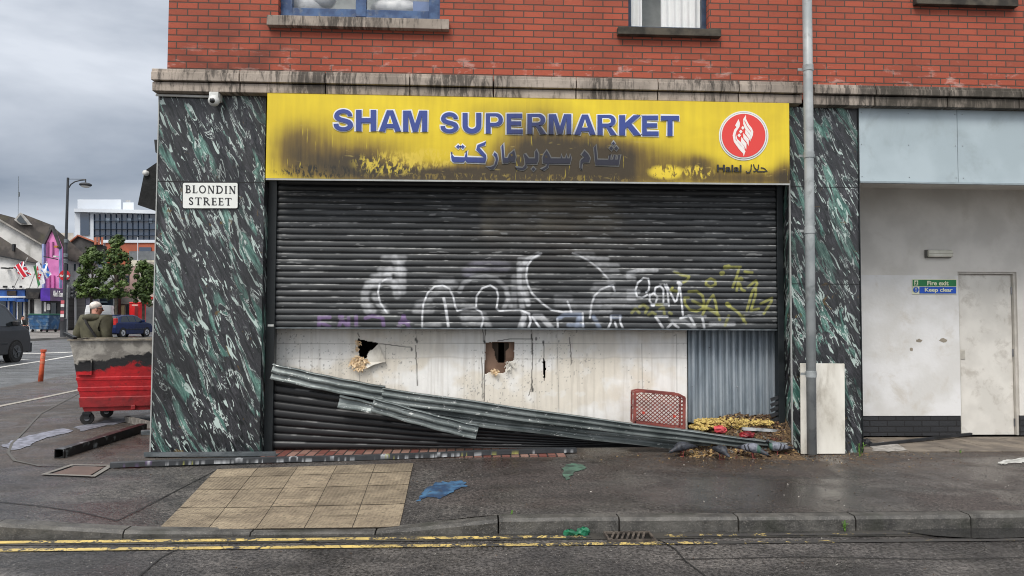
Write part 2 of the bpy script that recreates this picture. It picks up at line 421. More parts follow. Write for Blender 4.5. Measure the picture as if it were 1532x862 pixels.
def soot_mask(t, p):
    """soot on the sign, a stain with its own shape, in metres on the wall"""
    X, Y, Z = t.xyz(p); tot = None
    for (px, py, rx, ry, s) in SOOT:
        c = W(px, py, -.1); kx, kz = rx*.0075, ry*.0075
        dx = t.ma('DIVIDE', t.ma('SUBTRACT', X, c.x), kx); dz = t.ma('DIVIDE', t.ma('SUBTRACT', Z, c.z), kz)
        d = t.ma('ADD', t.ma('MULTIPLY', dx, dx), t.ma('MULTIPLY', dz, dz))
        g = t.ma('MULTIPLY', t.ma('POWER', 2.718, t.ma('MULTIPLY', d, -1)), s)
        tot = g if tot is None else t.ma('ADD', tot, g)
    streak = t.noise(t.map(p, (22,1,1.4)), 1, 8, .2, .6)
    wave = t.noise(p, 2.2, 5, .5)
    return t.ma('MULTIPLY', tot, t.ma('ADD', t.mr(streak, .25, .75, .84, 1.08), t.mr(wave, .3, .7, -.10, .10)), clamp=True)
SOOT = [(446,236,40,36,.72),(462,200,60,28,.32),(520,248,60,22,.80),(600,262,90,16,.7),(800,248,80,32,1.05),(820,268,200,16,.6),(880,235,70,34,.85),
        (720,170,30,22,.22),(800,196,60,44,.62),(960,244,80,36,.55),(1042,246,34,14,.6),(1110,268,80,14,.8),(1172,262,16,26,.7),(560,225,70,28,.42),(690,262,80,16,.5)]
def mat_sign():
    t = NT('yellow sign face', .34); p = t.pos(); X, Y, Z = t.xyz(p)
    yel = t.mix(t.mr(t.noise(t.map(p, (14,1,1)), 1, 6), .3, .7), lin(234,208,46), lin(224,198,46))
    s = soot_mask(t, p)
    c = t.mix(t.mr(s, .02, .72, 0, 1), yel, lin(122,100,40)); c = t.mix(t.mr(s, .5, 1.05, 0, .88), c, lin(44,38,32))
    drip = t.ma('MULTIPLY', t.mr(t.noise(t.map(p, (48,1,3)), 1, 4, 0, .5), .66, .74), t.mr(s, .15, .5, 0, .8))
    c = t.mix(drip, c, lin(222,200,60))
    def patch(px, py, rx, ry, colr, sc, lo, hi, stt=(1,1,.45)):
        q = W(px, py, -.1)
        dx = t.ma('DIVIDE', t.ma('SUBTRACT', X, q.x), rx*.0075); dz = t.ma('DIVIDE', t.ma('SUBTRACT', Z, q.z), ry*.0075)
        d = t.ma('SQRT', t.ma('ADD', t.ma('MULTIPLY', dx, dx), t.ma('MULTIPLY', dz, dz)))
        n = t.noise(t.map(p, stt), sc, 8, .6, .65)
        return t.ma('MULTIPLY', t.mr(d, .55, 1.05, 1, 0), t.mr(n, lo, hi))
    c = t.mix(t.ma('MULTIPLY', patch(585,246,62,21,None,18,.47,.56), .8), c, lin(222,198,70))
    c = t.mix(t.ma('MULTIPLY', patch(640,238,60,17,None,20,.46,.55), .6), c, lin(230,205,80))
    c = t.mix(patch(480,258,75,12,None,22,.49,.56,(1.4,1,.5)), c, lin(34,32,22))
    c = t.mix(patch(575,258,42,9,None,24,.49,.56,(1.4,1,.5)), c, lin(40,36,24))
    c = t.mix(patch(995,259,32,13,None,22,.43,.5), c, lin(238,212,60))
    c = t.mix(patch(1042,259,28,12,None,22,.46,.54), c, lin(226,200,64))
    c = t.mix(t.ma('MULTIPLY', patch(800,268,330,7,None,24,.52,.6), .5), c, lin(160,138,60))
    scr = t.ma('MULTIPLY', t.mr(t.noise(t.map(p, (6,1,26), (0,R(24),0)), 1, 4), .64, .72), t.mr(s, .15, .5, 0, .35))
    c = t.mix(scr, c, lin(190,170,96))
    tarn = t.mr(t.noise(t.map(p, (.9,1,1.6)), 1.1, 4, .6), .35, .65, 0, .38); c = t.mix(tarn, c, t.mix(1, c, (.66,.60,.62,1), 'MULTIPLY'))
    t.col(c); t.set('Roughness', t.mr(s, 0, 1, .3, .55)); t.bump(t.noise(p, 5, 4), .01, .15); return t.m
M['sign'] = mat_sign()
def mat_letter(name, col, amt=1.0):
    t = NT(name, .4); s = soot_mask(t, t.pos())
    t.col(t.mix(t.mr(s, .1, .95, 0, .93*amt), col, lin(34,32,31))); return t.m
M['letter'] = mat_letter('blue letter', lin(54,72,142)); M['outline'] = mat_letter('white outline', lin(226,228,226), .93)
M['logored'] = mat_letter('red logo disc', lin(222,66,60), .7); M['logowhite'] = mat_letter('white logo shape', lin(236,232,228), .8)
M['halal'] = mat_letter('dark lettering', lin(40,40,42))
def flat(name, c, rough=.6, var=.85, **k):
    return gm(name, c, tuple(x*var for x in c[:3])+(1,), 8, rough, **k)

def mat_paint(name, rough=.42, metal=.0, bump=.0, st=(3,1,14)):
    """surface whose spray paint, stains, wear and painted shade are stored per vertex"""
    t = NT(name, rough, metal); a = t.attr(); p = t.pos()
    n = t.mr(t.noise(t.map(p, st), 2, 7), .3, .7, .78 if st[0] < 5 else .93, 1.12 if st[0] < 5 else 1.05, False)
    t.col(t.mix(1, a.outputs['Color'], t.comb(n, n, n), 'MULTIPLY'))
    if bump: t.bump(t.noise(p, 18, 7), bump, .6)
    return t.m
M['shutter'] = mat_paint('black painted shutter', .52, .0)
M['plaster'] = mat_paint('cream wall board', .75, 0, .005, (8,1,2))

# ------------------------------------------------------------------ setting
xK = lambda Y: -9.15 - 0.085*Y                   # inner kerb line of the main road
def edge_left(Y):                                # rounded street corner, outside the picture on the left
    r = 4.6; c = -2.56 + r
    if Y < c: return xK(c) + r - math.sqrt(max(r*r - (c - Y)**2, 0))
    return xK(Y)
ys = [-2.56 + 4.6*(1 - math.cos(math.pi/2*i/16)) for i in range(17)] + [2.5, 3.5, 5, 7, 9, 12, 16, 20, 26, 34]
ys = sorted(set([round(y, 4) for y in ys] + [-2.3,-2.0,-1.7,-1.4,-1.1,-.8,-.5, 0, .5, 1.0]))
mb = MB(); n = 121
for Y in ys:
    xl = edge_left(Y) + .13
    for i in range(n):
        X = xl + (13 - xl)*i/(n-1) if Y < 1.2 else xl + (-3.9 - xl)*i/(n-1) if False else xl + (13 - xl)*i/(n-1)
        mb.v.append((X, Y, gz(X, Y)))
for j in range(len(ys)-1):
    for i in range(n-1): mb.f.append((j*n+i, j*n+i+1, (j+1)*n+i+1, (j+1)*n+i))
struct(mb, 'pavement', M['pavement'], smoothf=True)
mb = MB()
rows = [-60, -6, 1, 20, 40, 61, 200, 1500]; colsx = [-900, -60, -20, 0, 20, 60, 900]
for Y in rows:
    for X in colsx: mb.v.append((X, Y, rz_(X, Y)))
for j in range(len(rows)-1):
    for i in range(6): mb.f.append((j*7+i, j*7+i+1, (j+1)*7+i+1, (j+1)*7+i))
struct(mb, 'road', M['road'])
mb = MB()                                         # lighter surfacing of the main road
for Y in (1.5, 20, 40, 61, 120): mb.v += [(-140, Y, rz_(0,Y)+.004), (edge_left(Y), Y, rz_(0,Y)+.004)]
mb.f = [(2*i, 2*i+1, 2*i+3, 2*i+2) for i in range(4)]
struct(mb, 'main_road', M['mainroad'])

# kerb: stones along the front, round the corner and up the main road
path = [(13.0, -2.75)]
kb = MB(); X = 13.0
def stone(p0, p1, h0, h1, inn, wd=.13):
    """one kerbstone from p0 to p1; inn = unit vector to the pavement side"""
    (xa, ya), (xb, yb) = p0, p1; g = .006; L = math.hypot(xb-xa, yb-ya); dx, dy = (xb-xa)/L*g, (yb-ya)/L*g
    prof = [(0, -1, -.02), (0, 0, -.022), (.022, 0, 0), (wd, 0, 0), (wd, -1, -.02)]
    vs = []
    segs = max(1, int(L/.3))
    for k in range(segs+1):
        t = k/segs; x = xa+dx+(xb-xa-2*dx)*t; y = ya+dy+(yb-ya-2*dy)*t; h = h0+(h1-h0)*t
        zr = rz_(x, y)-.03
        for (o, m, dz) in prof:
            z = zr if m == -1 else zr+.03+h+dz*min(1, h/.05)
            vs.append((x+inn[0]*o, y+inn[1]*o, z))
    q = len(prof); fs = [(k*q+i, k*q+i+1, (k+1)*q+i+1, (k+1)*q+i) for k in range(segs) for i in range(q-1)]
    fs += [tuple(range(q))[::-1], tuple(segs*q+i for i in range(q))]
    kb.add(vs, fs)
def hk(x): return gz(x, -2.56) + .112
while X > -4.6:
    L = .915; x2 = X - L
    j = random.uniform(-.006, .006)
    stone((X, -2.69+j), (x2, -2.69+j), hk(X)+j*.5, hk(x2)+j*.5, (0, 1)); X = x2
# corner and main road side
pts = [(X, -2.69)]; c = -2.56+4.6
for i in range(1, 13):
    a = math.pi/2*i/12; pts.append((xK(c)+4.6-(4.73)*math.sin(a), c-4.73*math.cos(a)))
Yk = c
while Yk < 33: Yk += .915; pts.append((xK(Yk)-.0, Yk))
for a, b in zip(pts[:-1], pts[1:]):
    d = (Vector(b)-Vector(a)).normalized(); stone(a, b, .11, .11, (d.y, -d.x))
struct(kb, 'kerb', M['kerb'])
# wet gutter strip, double yellow lines, worn white lines
def strip(name, pts, w, mat, h=rz_, dz=.004, n=1, **k):
    m = MB(); m.ribbon([(x, y, h(x, y)+dz) for x, y in pts], w, (0,0,1)); return struct(m, name, mat, **k)
M['gutter'] = gm('wet gutter silt', lin(48,48,47), lin(66,64,60), 6, .12, .5)
strip('gutter', [(-6+ i*.5, -2.775) for i in range(39)], .15, M['gutter'])
def yline(a, b, yo):
    return [(a+(b-a)*i/30, yo - .55*smooth(-3.4, -6.5, -abs(0)) + 0) for i in range(31)]
Y1 = G(600, 806.5, rz_).y; Y2 = G(600, 818, rz_).y
x880 = G(884, 804, rz_).x
strip('yellow_line', [(-7+(x880+7)*i/30, Y1) for i in range(31)], .062, M['yellow'], dz=.006)
strip('yellow_line', [(x880+.55+(12-x880)*i/30, Y1+.0) for i in range(31)], .06, M['yellow'], dz=.006)
strip('yellow_line', [(-7+19*i/30, Y2) for i in range(31)], .062, M['yellow'], dz=.006)
def gl(pxs): return [tuple(G(x, y, rz_))[:2] for x, y in pxs]
strip('white_line', gl([(-60,614),(0,598),(62,583),(110,571)]), .26, M['whiteline'], dz=.009)
strip('white_line', gl([(-60,562),(0,550),(60,541),(112,532)]), .16, M['whiteline'], dz=.009)
strip('white_line', gl([(-10,529),(60,529),(112,527)]), .5, M['whiteline'], dz=.009)
strip('white_line', gl([(-10,544),(40,538)]), .3, M['whiteline'], dz=.012)
M['palekerb'] = flat('pale kerb edging', lin(160,155,145), .7)
strip('kerb_edging', [tuple(G(x, y))[:2] for x, y in [(-60,622),(0,608),(60,596),(112,585),(160,573)]], .12, M['palekerb'], h=gz, dz=.006)
pd = glassy('puddle water', lin(44,44,44), 1, .03)
MB().poly([tuple(G(x, y, rz_)+Vector((0,0,.011))) for x, y in ((1350,797),(1400,793),(1470,790),(1560,788),(1640,790),(1600,800),(1532,806),(1470,808),(1400,804))]).build('puddle', pd, kind='structure')
dkj = flat('dark tarmac joint', lin(34,33,32), .8)
for l in ([(175,780),(250,742),(330,701)], [(-20,750),(60,758),(120,767),(175,780)], [(600,716),(597,760)], [(622,690),(700,688)]):
    strip('tarmac_joint', [tuple(G(x, y))[:2] for x, y in l], .014, dkj, h=gz, dz=.006)
for l in ([(985,808),(1010,822),(1025,840),(1060,866)], [(205,866),(240,836),(262,824)], [(1010,838),(1200,834),(1400,838),(1560,834)]):
    strip('tarmac_joint', [tuple(G(x, y, rz_))[:2] for x, y in l], .012, dkj, dz=.006)
# dropped crossing of buff tactile slabs
TL, TR, BR, BL = (G(*q) for q in ((325,703),(619,694),(598,789),(236,793)))
def bil(a, b, c_, d, u, v): return (a*(1-u)+b*u)*(1-v)+(d*(1-u)+c_*u)*v
mb = MB(); cols = []
hrows = [0, .19, .42, .70, 1.0]
for j in range(4):
    for i in range(5):
        gu, gv = .008, .007; sh = .8+.35*random.random()
        nn = 6; base = len(mb.v)
        for b in range(nn+1):
            for a in range(nn+1):
                u = (i+gu+(1-2*gu)*a/nn)/5; v = hrows[j]+gv*.5+(hrows[j+1]-hrows[j]-gv)*b/nn
                p = bil(TL, TR, BR, BL, u, v); mb.v.append((p.x, p.y, gz(p.x, p.y)+.009)); cols.append((sh, sh, sh, 1))
        for b in range(nn):
            for a in range(nn): k = base+b*(nn+1)+a; mb.f.append((k, k+nn+1, k+nn+2, k+1))
o = struct(mb, 'tactile_paving', M['tactile'])
at = o.data.color_attributes.new('paint', 'FLOAT_COLOR', 'POINT'); at.data.foreach_set('color', np.array(cols, np.float32).ravel())
mb = MB()
for b in range(11):
    for a in range(11):
        p = bil(TL, TR, BR, BL, a/10, b/10); mb.v.append((p.x, p.y, gz(p.x, p.y)+.0045))
mb.f = [(b*11+a, (b+1)*11+a, (b+1)*11+a+1, b*11+a+1) for a in range(10) for b in range(10)]
struct(mb, 'paving_joint', flat('dark joint mortar', lin(56,50,44), .9))
# block pavers along the shop threshold
xa, xb = wx(393, 675, 0)+.02, wx(845, 675, 0)
mb = MB().box(xa, xb, -.19, .3, -.02, .012); struct(mb, 'block_paving', M['paver'])
# repaired patches, edging ring and covers on the corner footway
def gpoly(name, pxs, mat, dz=.005, h=gz, jit=0, **k):
    P = []
    for i, (x, y) in enumerate(pxs):
        p = G(x, y, h); P.append((p.x+random.uniform(-jit, jit), p.y+random.uniform(-jit, jit), h(p.x, p.y)+dz))
    return MB().poly(P).build(name, mat, **k)
ring = [(235,548),(190,560),(120,588),(60,620),(36,646),(18,664),(12,678),(22,690),(60,698),(130,699),(190,697)]
strip('edging', [tuple(G(x, y-0))[:2] for x, y in ring], .03, flat('dull joint edging', lin(88,86,82), .7), h=gz, dz=.007)
bc = flat('concrete band', lin(120,116,110), .7)
mb = MB(); pts = [G(x, y) for x, y in ((66,711),(108,697),(166,698),(140,714))]
mb.ribbon([(p.x, p.y, gz(p.x,p.y)+.012) for p in pts], .05, (0,0,1), closed=True); struct(mb, 'cover_surround', bc)
gpoly('service_cover', [(78,710),(112,699),(156,700),(134,713)], flat('rusty cover plate', lin(98,80,72), .7), .010, kind='structure')
# paving floor of the recess on the right
RD = 1.0
xr0 = wx(1291, 650, RD)
M['recessfloor'] = gm('recess floor slab', lin(126,116,104), lin(98,90,82), 3, .7, dirt=lin(70,64,58), ds=4, bump=.005, bs=30)
mb = MB()
k = 0
yy = [-.02, .32, .66, 1.0]; xx = [wx(1290, 670, 0)+.55*i for i in range(12)]
for j in range(3):
    for i in range(11): mb.box(xx[i]+.004, xx[i+1]-.004, yy[j]+.004, yy[j+1]-.004, -.05, .012+random.uniform(0, .002))
struct(mb, 'recess_floor', M['recessfloor'])

# ------------------------------------------------------------------ the brick building
bld = empty('brick_building', (0, 3, 0), 'red brick corner building with dark marble clad pillars around the shuttered shop', 'building')
x0 = wx(232.5, 410, 0); x1 = wx(393, 410, 0); x2 = wx(1184, 450, 0); x3 = wx(1286, 420, 0)
XR = 12.0
zc0 = wz(700, 145, 0) ; zc0 = wz(700, 146, -.1); zc1 = wz(700, 118, -.1)       # cornice bottom / top
zs = 3.9
BY = .03                                            # brick face
wins = [(416, 658, 27), (940, 1061, 43), (1378, 1516, -3)]
WN = []
for a, b, y in wins: WN.append((wx(a, y, BY), wx(b, y, BY), wz((a+b)/2, y, BY)))
topz = WN[0][2] + 1.35; roofz = 8.6
mb = MB()
xs = [x0+.06] + [q for w in WN for q in w[:2]] + [XR]
for i in range(0, len(xs), 2): mb.box(xs[i], xs[i+1], BY, BY+.25, zc1-.12, roofz)
for (a, b, z) in WN:
    mb.box(a, b, BY, BY+.25, zc1-.12, z); mb.box(a, b, BY, BY+.25, z+1.35, roofz)
mb.box(x0+.06, x0+.31, BY+.25, 9.0, zc1-.12, roofz)             # side wall on the main road
mb.box(x0+.06, XR, 9.0, 9.25, -.1, roofz); mb.box(XR-.25, XR, BY+.25, 9, -.1, roofz)
mb.build('brick_wall', M['brick'], bld)
MB().box(x0+.1, XR, BY+.3, 8.9, roofz-.1, roofz).build('roof', M['black'], bld)
# cornice: two weathered courses, stones with joints
def cornice(xa, xb, first, pitch, name='cornice', drop_=0.0):
    mb = MB(); x = xa; e = first
    while x < xb - .01:
        q = min(e, xb); zm = zc0 + (zc1-zc0)*.52
        mb.box(x+.006, q-.006, -.16, .2, zm, zc1-.01-drop_); mb.box(x+.006, q-.006, -.125, .2, zc0-drop_*.5, zm-.012)
        mb.box(x+.003, q-.003, -.14, BY-.002, zc1-.012-drop_, zc1+.03-drop_)
        x = q; e = q + pitch
    return mb
xp = wx(1202, 140, -.15)
mb = cornice(x0-.04, xp, wx(358, 120, -.15), .93)
mb.box(x0-.04, x0+.06, .2, 9, zc0, zc1-.01)
mb.build('cornice', M['stone'], bld, bevel=.006)
cornice(wx(1218, 140, -.15), XR, wx(1311, 150, -.15), .86, drop_=.02).build('cornice', M['stone'], bld, bevel=.006)
MB().box(x0, XR, .06, .3, zc0-.12, zc0-.002).build('lintel', M['void'], bld)
# pillars
def pillar(xa, xb, y1):
    return MB().box(xa, xb, 0, y1, -.12, zc0-.004)
pillar(x0, x1, .5).build('marble_pillar', M['marble'], bld)
pillar(x2, x3, 1.2).build('marble_pillar', M['marble'], bld)
trim = flat('aluminium trim', lin(170,172,170), .4)
MB().box(x2-.016, x2-.002, -.012, .01, -.0, wz(1184, 270, 0)).build('pillar_trim', trim, bld)
MB().box(x0-.012, x0-.001, -.01, .01, .02, wz(240, 140, 0)).build('pillar_trim', trim, bld)
MB().box(x3+.001, x3+.012, -.012, .012, .0, zc0-.01).build('pillar_trim', M['black_satin'], bld)
# panel joints with fixings on the left pillar
M['joint'] = flat('dark panel joint', lin(16,18,18), .6)
for y in (272,): MB().box(x0+.002, x1-.002, -.004, -.001, wz(300, y, 0)-.004, wz(300, y, 0)+.004).build('panel_joint', M['joint'], bld)
for y in (280, 425): MB().box(x2+.01, x3-.002, -.004, -.001, wz(1240, y, 0)-.003, wz(1240, y, 0)+.003).build('panel_joint', M['joint'], bld)
for px in (247, 318, 389):
    for py in (143, 210, 262, 285, 390, 495, 520, 600, 672):
        p = W(px, py, 0); MB().ball((p.x, -.001, p.z), .006, .004, .006, 8, 4).build('panel_screw', M['chrome'], bld)
# masonry behind the left face: side panel beneath the cornice
MB().box(x0+.004, x0+.3, .5, 9, -.12, zc0-.004).build('side_wall', M['black_satin'], bld)
# upstairs windows
def window(i, frame_m, fw, mull=None):
    a, b, z = WN[i]; y = BY+.10; h = 1.35
    fr = MB(); fr.box(a, a+fw, y, y+.07, z, z+h).box(b-fw, b, y, y+.07, z, z+h).box(a+fw, b-fw, y, y+.07, z, z+fw*1.1).box(a+fw, b-fw, y, y+.07, z+h-fw, z+h)
    if mull: fr.box(mull-fw*.45, mull+fw*.45, y-.012, y+.07, z+fw*.4, z+h)
    win = fr.build('window', frame_m, bld, bevel=.004)
    edges = [a+fw, b-fw] if not mull else [a+fw, mull-fw*.4, mull+fw*.4, b-fw]
    for k in range(0, len(edges), 2):
        MB().box(edges[k], edges[k+1], y+.03, y+.036, z+fw, z+h-fw).build('pane', M['pane'], win)
    rv = MB().box(a-.1, b+.1, BY+.62, BY+.65, z-.3, z+h+.2).box(a-.1, b+.1, BY+.26, BY+1.3, z-.33, z-.3)
    rv.build('room_lining', flat('pale room wall', lin(205,210,208), .9), win)
    return win
sillm = M['stone']
for i, (pa, pb, yt, yb) in enumerate(((400,672,27,42),(924,1078,43,54),(1369,1521,-4,9))):
    zt, zb_ = wz((pa+pb)/2, yt, -.02), wz((pa+pb)/2, yb, -.02); sillm = M['stone'] if i == 0 else gm('blackened sill', lin(84,78,68), lin(48,45,40), 5, .9, dirt=lin(32,32,28), bump=.008, bs=25)
    MB().box(wx(pa, yt, -.02), wx(pb, yt, -.02), -.05, BY+.1, zt-.0, zb_).build('window_sill', sillm, bld, bevel=.005)
w1 = window(0, M['blueframe'], .13, mull=wx(538, 10, BY)); w2 = window(1, M['navyframe'], .055); w3 = window(2, M['navyframe'], .055)
# net curtains and things seen through the panes
def curtain(win, px0, px1, i, m):
    a, b = wx(px0, 20, BY+.3), wx(px1, 20, BY+.3); z = WN[i][2]
    us = np.linspace(a, b, 60); vs = np.array([z, z+1.3])
    P, Fc = grid(us, vs, lambda u, v: np.stack([u, BY+.17+.014*np.sin(u*75)+.008*np.sin(u*31), v], 1))
    link('curtain', np_mesh('curtain', P, Fc), m, win)
cm = flat('white curtain', lin(244,246,244), .9, .97)
curtain(w2, 940, 957, 1, cm); curtain(w2, 984, 1062, 1, cm); curtain(w3, 1380, 1520, 2, cm)
bag = gm('white plastic bag', lin(225,226,226), lin(200,202,204), 10, .4)
for (px, py, rx, rz2) in ((455,8,.26,.16),(592,14,.3,.12),(478,-2,.2,.14)):
    p = W(px, py, BY+.35); MB().ball((p.x, p.y, p.z), rx, .12, rz2, 16, 10).build('bag', bag, w1, smoothf=True)
flyer = MB(); p = W(618, 2, BY+.15); q = W(645, 22, BY+.15); flyer.box(p.x, q.x, BY+.15, BY+.153, q.z, p.z)
flyer.build('notice', flat('pale blue notice', lin(120,140,180), .6), w1)
# ------------------------------------------------------------------ shop front
SY = .20                                            # plane of the roller shutter
sx0, sx1 = wx(411, 480, SY), wx(1163, 480, SY)
ztop = wz(790, 272, SY); zmid = wz(790, 491, SY)
# dark lining of the shop space behind the boards
mb = MB().box(x1-.1, x2+.1, 3.0, 3.05, -.1, zc0).box(x1-.1, x1-.05, .5, 3, -.1, zc0).box(x2+.1, x2+.15, 1.2, 3, -.1, zc0).box(x1-.1, x2+.1, .5, 3, zc0-.1, zc0-.05)
mb.build('shop_lining', M['void'], bld)
# guides and box of the shutter
roll = empty('roller_shutter', ((sx0+sx1)/2, SY, 0), 'black roller shutter with white and yellow spray graffiti, its lower half torn away', 'shutter')
mb = MB().box(x1+.002, sx0+.012, SY-.05, SY+.06, 0, ztop+.1)
mb.build('guide_rail', M['black_satin'], roll, bevel=.004)
MB().box(sx1-.012, x2-.022, SY-.05, SY+.06, 0, ztop+.1).build('guide_rail', M['black_satin'], roll, bevel=.004)
p = W(405, 487, SY-.06); MB().box(p.x-.035, p.x+.03, SY-.054, SY-.0505, p.z-.012, p.z+.012).build('rail_tag', M['white'], roll)
MB().box(x1+.002, x2-.022, SY-.09, SY+.3, ztop-.01, ztop+.3).build('shutter_box', M['void'], roll)
Z4 = lambda l: [(540+a/5.892, 370+b/5.892) for a, b in l]
Z5 = lambda l: [(760+a/6.63, 370+b/6.63) for a, b in l]
Z6 = lambda l: [(940+a/6.66, 390+b/6.66) for a, b in l]
Z3 = lambda l: [(400+a/3.7475, 270+b/3.7475) for a, b in l]
WH, PU, YE, BL = (.70,.72,.75), (.17,.11,.24), (.36,.36,.10), (.30,.36,.48)
ST = []                                              # colour, alpha, half width px, softness px, polyline
def s_(fn, col, al, hw, soft, *ls):
    for l in ls: ST.append((col, al, hw, soft, fn(l)))
s_(Z4, WH, .48, 3.2, 5, [(300,100),(330,170),(335,260)], [(350,150),(365,230),(365,330),(365,385)], [(250,200),(220,280),(290,330)], [(150,270),(70,330),(35,400),(35,500),(60,560)],[(300,320),(320,420)],[(110,270),(240,262)],[(60,330),(160,320)])
s_(Z4, WH, .5, 2.0, 5, [(110,560),(60,500)], [(200,100),(380,100)], [(170,205),(380,210)], [(220,560),(160,500),(120,430)])
s_(Z4, WH, .88, .8, 1.1, [(165,320),(150,400),(170,490),(230,580)], [(190,300),(230,275),(270,272)],
   [(540,710),(540,600),(550,500),(590,400),(650,345),(720,335),(780,365),(815,440),(830,520),(850,560),(900,545),(1000,535),(1060,570),(1080,630),(1060,710)],
   [(1015,525),(1020,430),(1070,360),(1140,335),(1195,370),(1210,430),(1195,540),(1220,560),(1400,550),(1470,580),(1500,640),(1480,710)])
s_(Z4, WH, .95, 1.2, 1.6, [(730,450),(745,520),(760,620),(770,695)])
s_(Z4, WH, .34, 2.2, 5, [(620,430),(700,380),(790,380)], [(700,290),(800,290)], [(660,330),(830,330)], [(760,500),(900,500),(1000,540)], [(480,560),(620,555)],[(500,500),(600,470)],[(900,610),(1040,610)],[(910,660),(1050,665)],[(1080,600),(1130,710)],[(560,690),(680,690)])
s_(Z4, WH, .42, 1.4, 3.6, [(870,390),(900,320),(980,270),(1100,258),(1200,280),(1280,360),(1300,450),(1260,540)], [(1280,390),(1320,520)],[(1300,440),(1360,440)])
s_(Z4, (.34,.33,.42), .38, 4, 8, [(940,215),(1010,165),(1150,155),(1270,170)])
s_(Z4, WH, .42, 2.2, 3.4, [(1395,150),(1395,240),(1400,380),(1420,520),(1440,600),(1430,700)], [(1450,120),(1445,250),(1450,380),(1475,500)], [(1400,110),(1480,110)])
s_(Z4, PU, .9, 2.2, 1.2, [(380,605),(330,710)], [(370,605),(425,710)], [(345,660),(420,660)], [(40,625),(100,605),(190,620),(200,690)])
s_(Z3, PU, .85, 2.2, 1.2, [(290,768),(350,768)], [(296,795),(350,822)], [(292,768),(288,825)], [(420,765),(400,825)], [(405,765),(455,825)], [(455,770),(455,825)], [(497,762),(499,826)])
s_(Z5, WH, .75, .8, 1.3, [(330,62),(250,105),(195,180),(178,290),(200,380),(240,460),(330,550),(430,622),(540,642),(630,640)], [(590,540),(612,590),(628,645)], [(1000,385),(920,420),(860,480),(830,560),(812,700)], [(1000,385),(1040,375),(1060,435)])
s_(Z5, WH, .5, 2.0, 3.4, [(300,70),(200,120),(125,200),(110,300),(120,400),(160,470),(200,560)])
s_(Z5, WH, .62, .7, 1.2, [(640,60),(700,80),(780,120),(900,210),(1000,320)])
s_(Z5, WH, .32, 2.0, 4.4, [(680,70),(840,80)], [(790,118),(980,125)], [(880,182),(1080,188)], [(960,255),(1080,250)], [(1000,318),(1200,308)], [(1180,270),(1326,235)], [(870,378),(1040,375)], [(840,432),(1000,438)], [(1060,440),(1250,438)], [(860,500),(1260,505)], [(900,560),(1300,575)], [(480,500),(620,505)], [(480,565),(900,568)], [(640,635),(800,635)], [(830,630),(1010,622)], [(60,300),(60,600)])
s_(Z5, WH, .95, 1.0, 1.1, [(160,640),(210,660),(225,740),(200,805)], [(240,690),(320,805)], [(1022,680),(1022,740),(992,805)], [(1060,745),(1080,805)], [(1112,680),(1112,740),(1140,805)], [(740,655),(745,805)], [(490,712),(495,805)])
s_(Z5, WH, .6, 2.6, 3, [(160,685),(120,805)], [(260,690),(330,690),(430,800)])
s_(Z5, BL, .6, 1.6, 3, [(500,710),(560,670),(700,668)], [(700,700),(680,805)], [(720,670),(720,720)], [(600,770),(740,780)], [(1030,690),(1110,690)], [(850,690),(910,805)])
s_(Z6, WH, 1.0, 1.0, .8, [(150,175),(95,220),(70,300),(90,365),(140,370),(190,342)], [(150,175),(200,180),(210,240),(202,300),(178,315)], [(215,340),(212,400),(240,445),(270,430),(290,360),(250,325),(210,350)], [(260,330),(270,270),(320,250),(350,290)], [(360,240),(390,300),(397,380),(405,450)], [(270,430),(400,432)], [(380,240),(420,320),(465,410),(480,400),(500,320),(505,230)], [(510,240),(525,350),(535,450),(545,545)], [(350,300),(350,430)])
s_(Z6, WH, .97, 1.9, 1.6, [(500,220),(520,235)], [(240,440),(250,442)])
s_(Z6, WH, .8, 1.1, 1.4, [(270,560),(300,600),(345,670)], [(280,555),(390,558)], [(390,670),(440,620),(500,670)], [(610,550),(660,640)], [(730,550),(745,600),(757,670)], [(600,552),(770,555)], [(520,575),(600,550)])
s_(Z6, WH, .45, 1.6, 3, [(440,605),(560,605),(660,670)], [(0,130),(100,98),(280,96)], [(0,170),(60,180)], [(0,310),(100,310)], [(0,370),(60,372)], [(820,630),(1050,632)])
s_(Z6, YE, .85, 1.35, 1.1, [(460,110),(520,140),(605,158)], [(605,160),(590,195),(550,215)], [(440,270),(420,297),(485,305)], [(820,180),(775,205),(775,240),(820,262),(868,240),(868,202),(820,180)], [(965,65),(1120,65)], [(1105,70),(1080,160),(1040,265)], [(1160,110),(1235,120)], [(1100,180),(1080,300)], [(1110,230),(1130,290),(1160,302)],
   [(1190,265),(1270,200),(1285,230),(1240,300),(1220,360),(1180,500)], [(1270,260),(1270,340),(1220,500),(1300,480)], [(600,310),(680,305),(740,350),(755,420),(740,480),(680,505),(610,490),(565,430),(560,370),(600,370)], [(740,540),(800,400),(845,345),(870,420),(890,540)], [(1000,450),(1100,520),(1172,625)], [(1320,430),(1430,375),(1425,410),(1350,530)], [(280,438),(340,440)])
s_(Z6, YE, .6, 1.2, 1.8, [(640,400),(760,460),(900,545),(910,590)], [(780,470),(880,510)], [(1000,550),(965,645)], [(1150,550),(1150,600)], [(35,520),(70,480),(110,520)], [(110,460),(150,440),(195,470),(170,520)], [(200,540),(240,515),(270,535)], [(310,490),(350,470),(360,530)], [(410,520),(430,530)])
s_(Z6, YE, .9, 2.6, 1.2, [(928,127),(942,124)], [(1122,180),(1126,186)], [(985,432),(1005,450)], [(965,66),(1000,60)])
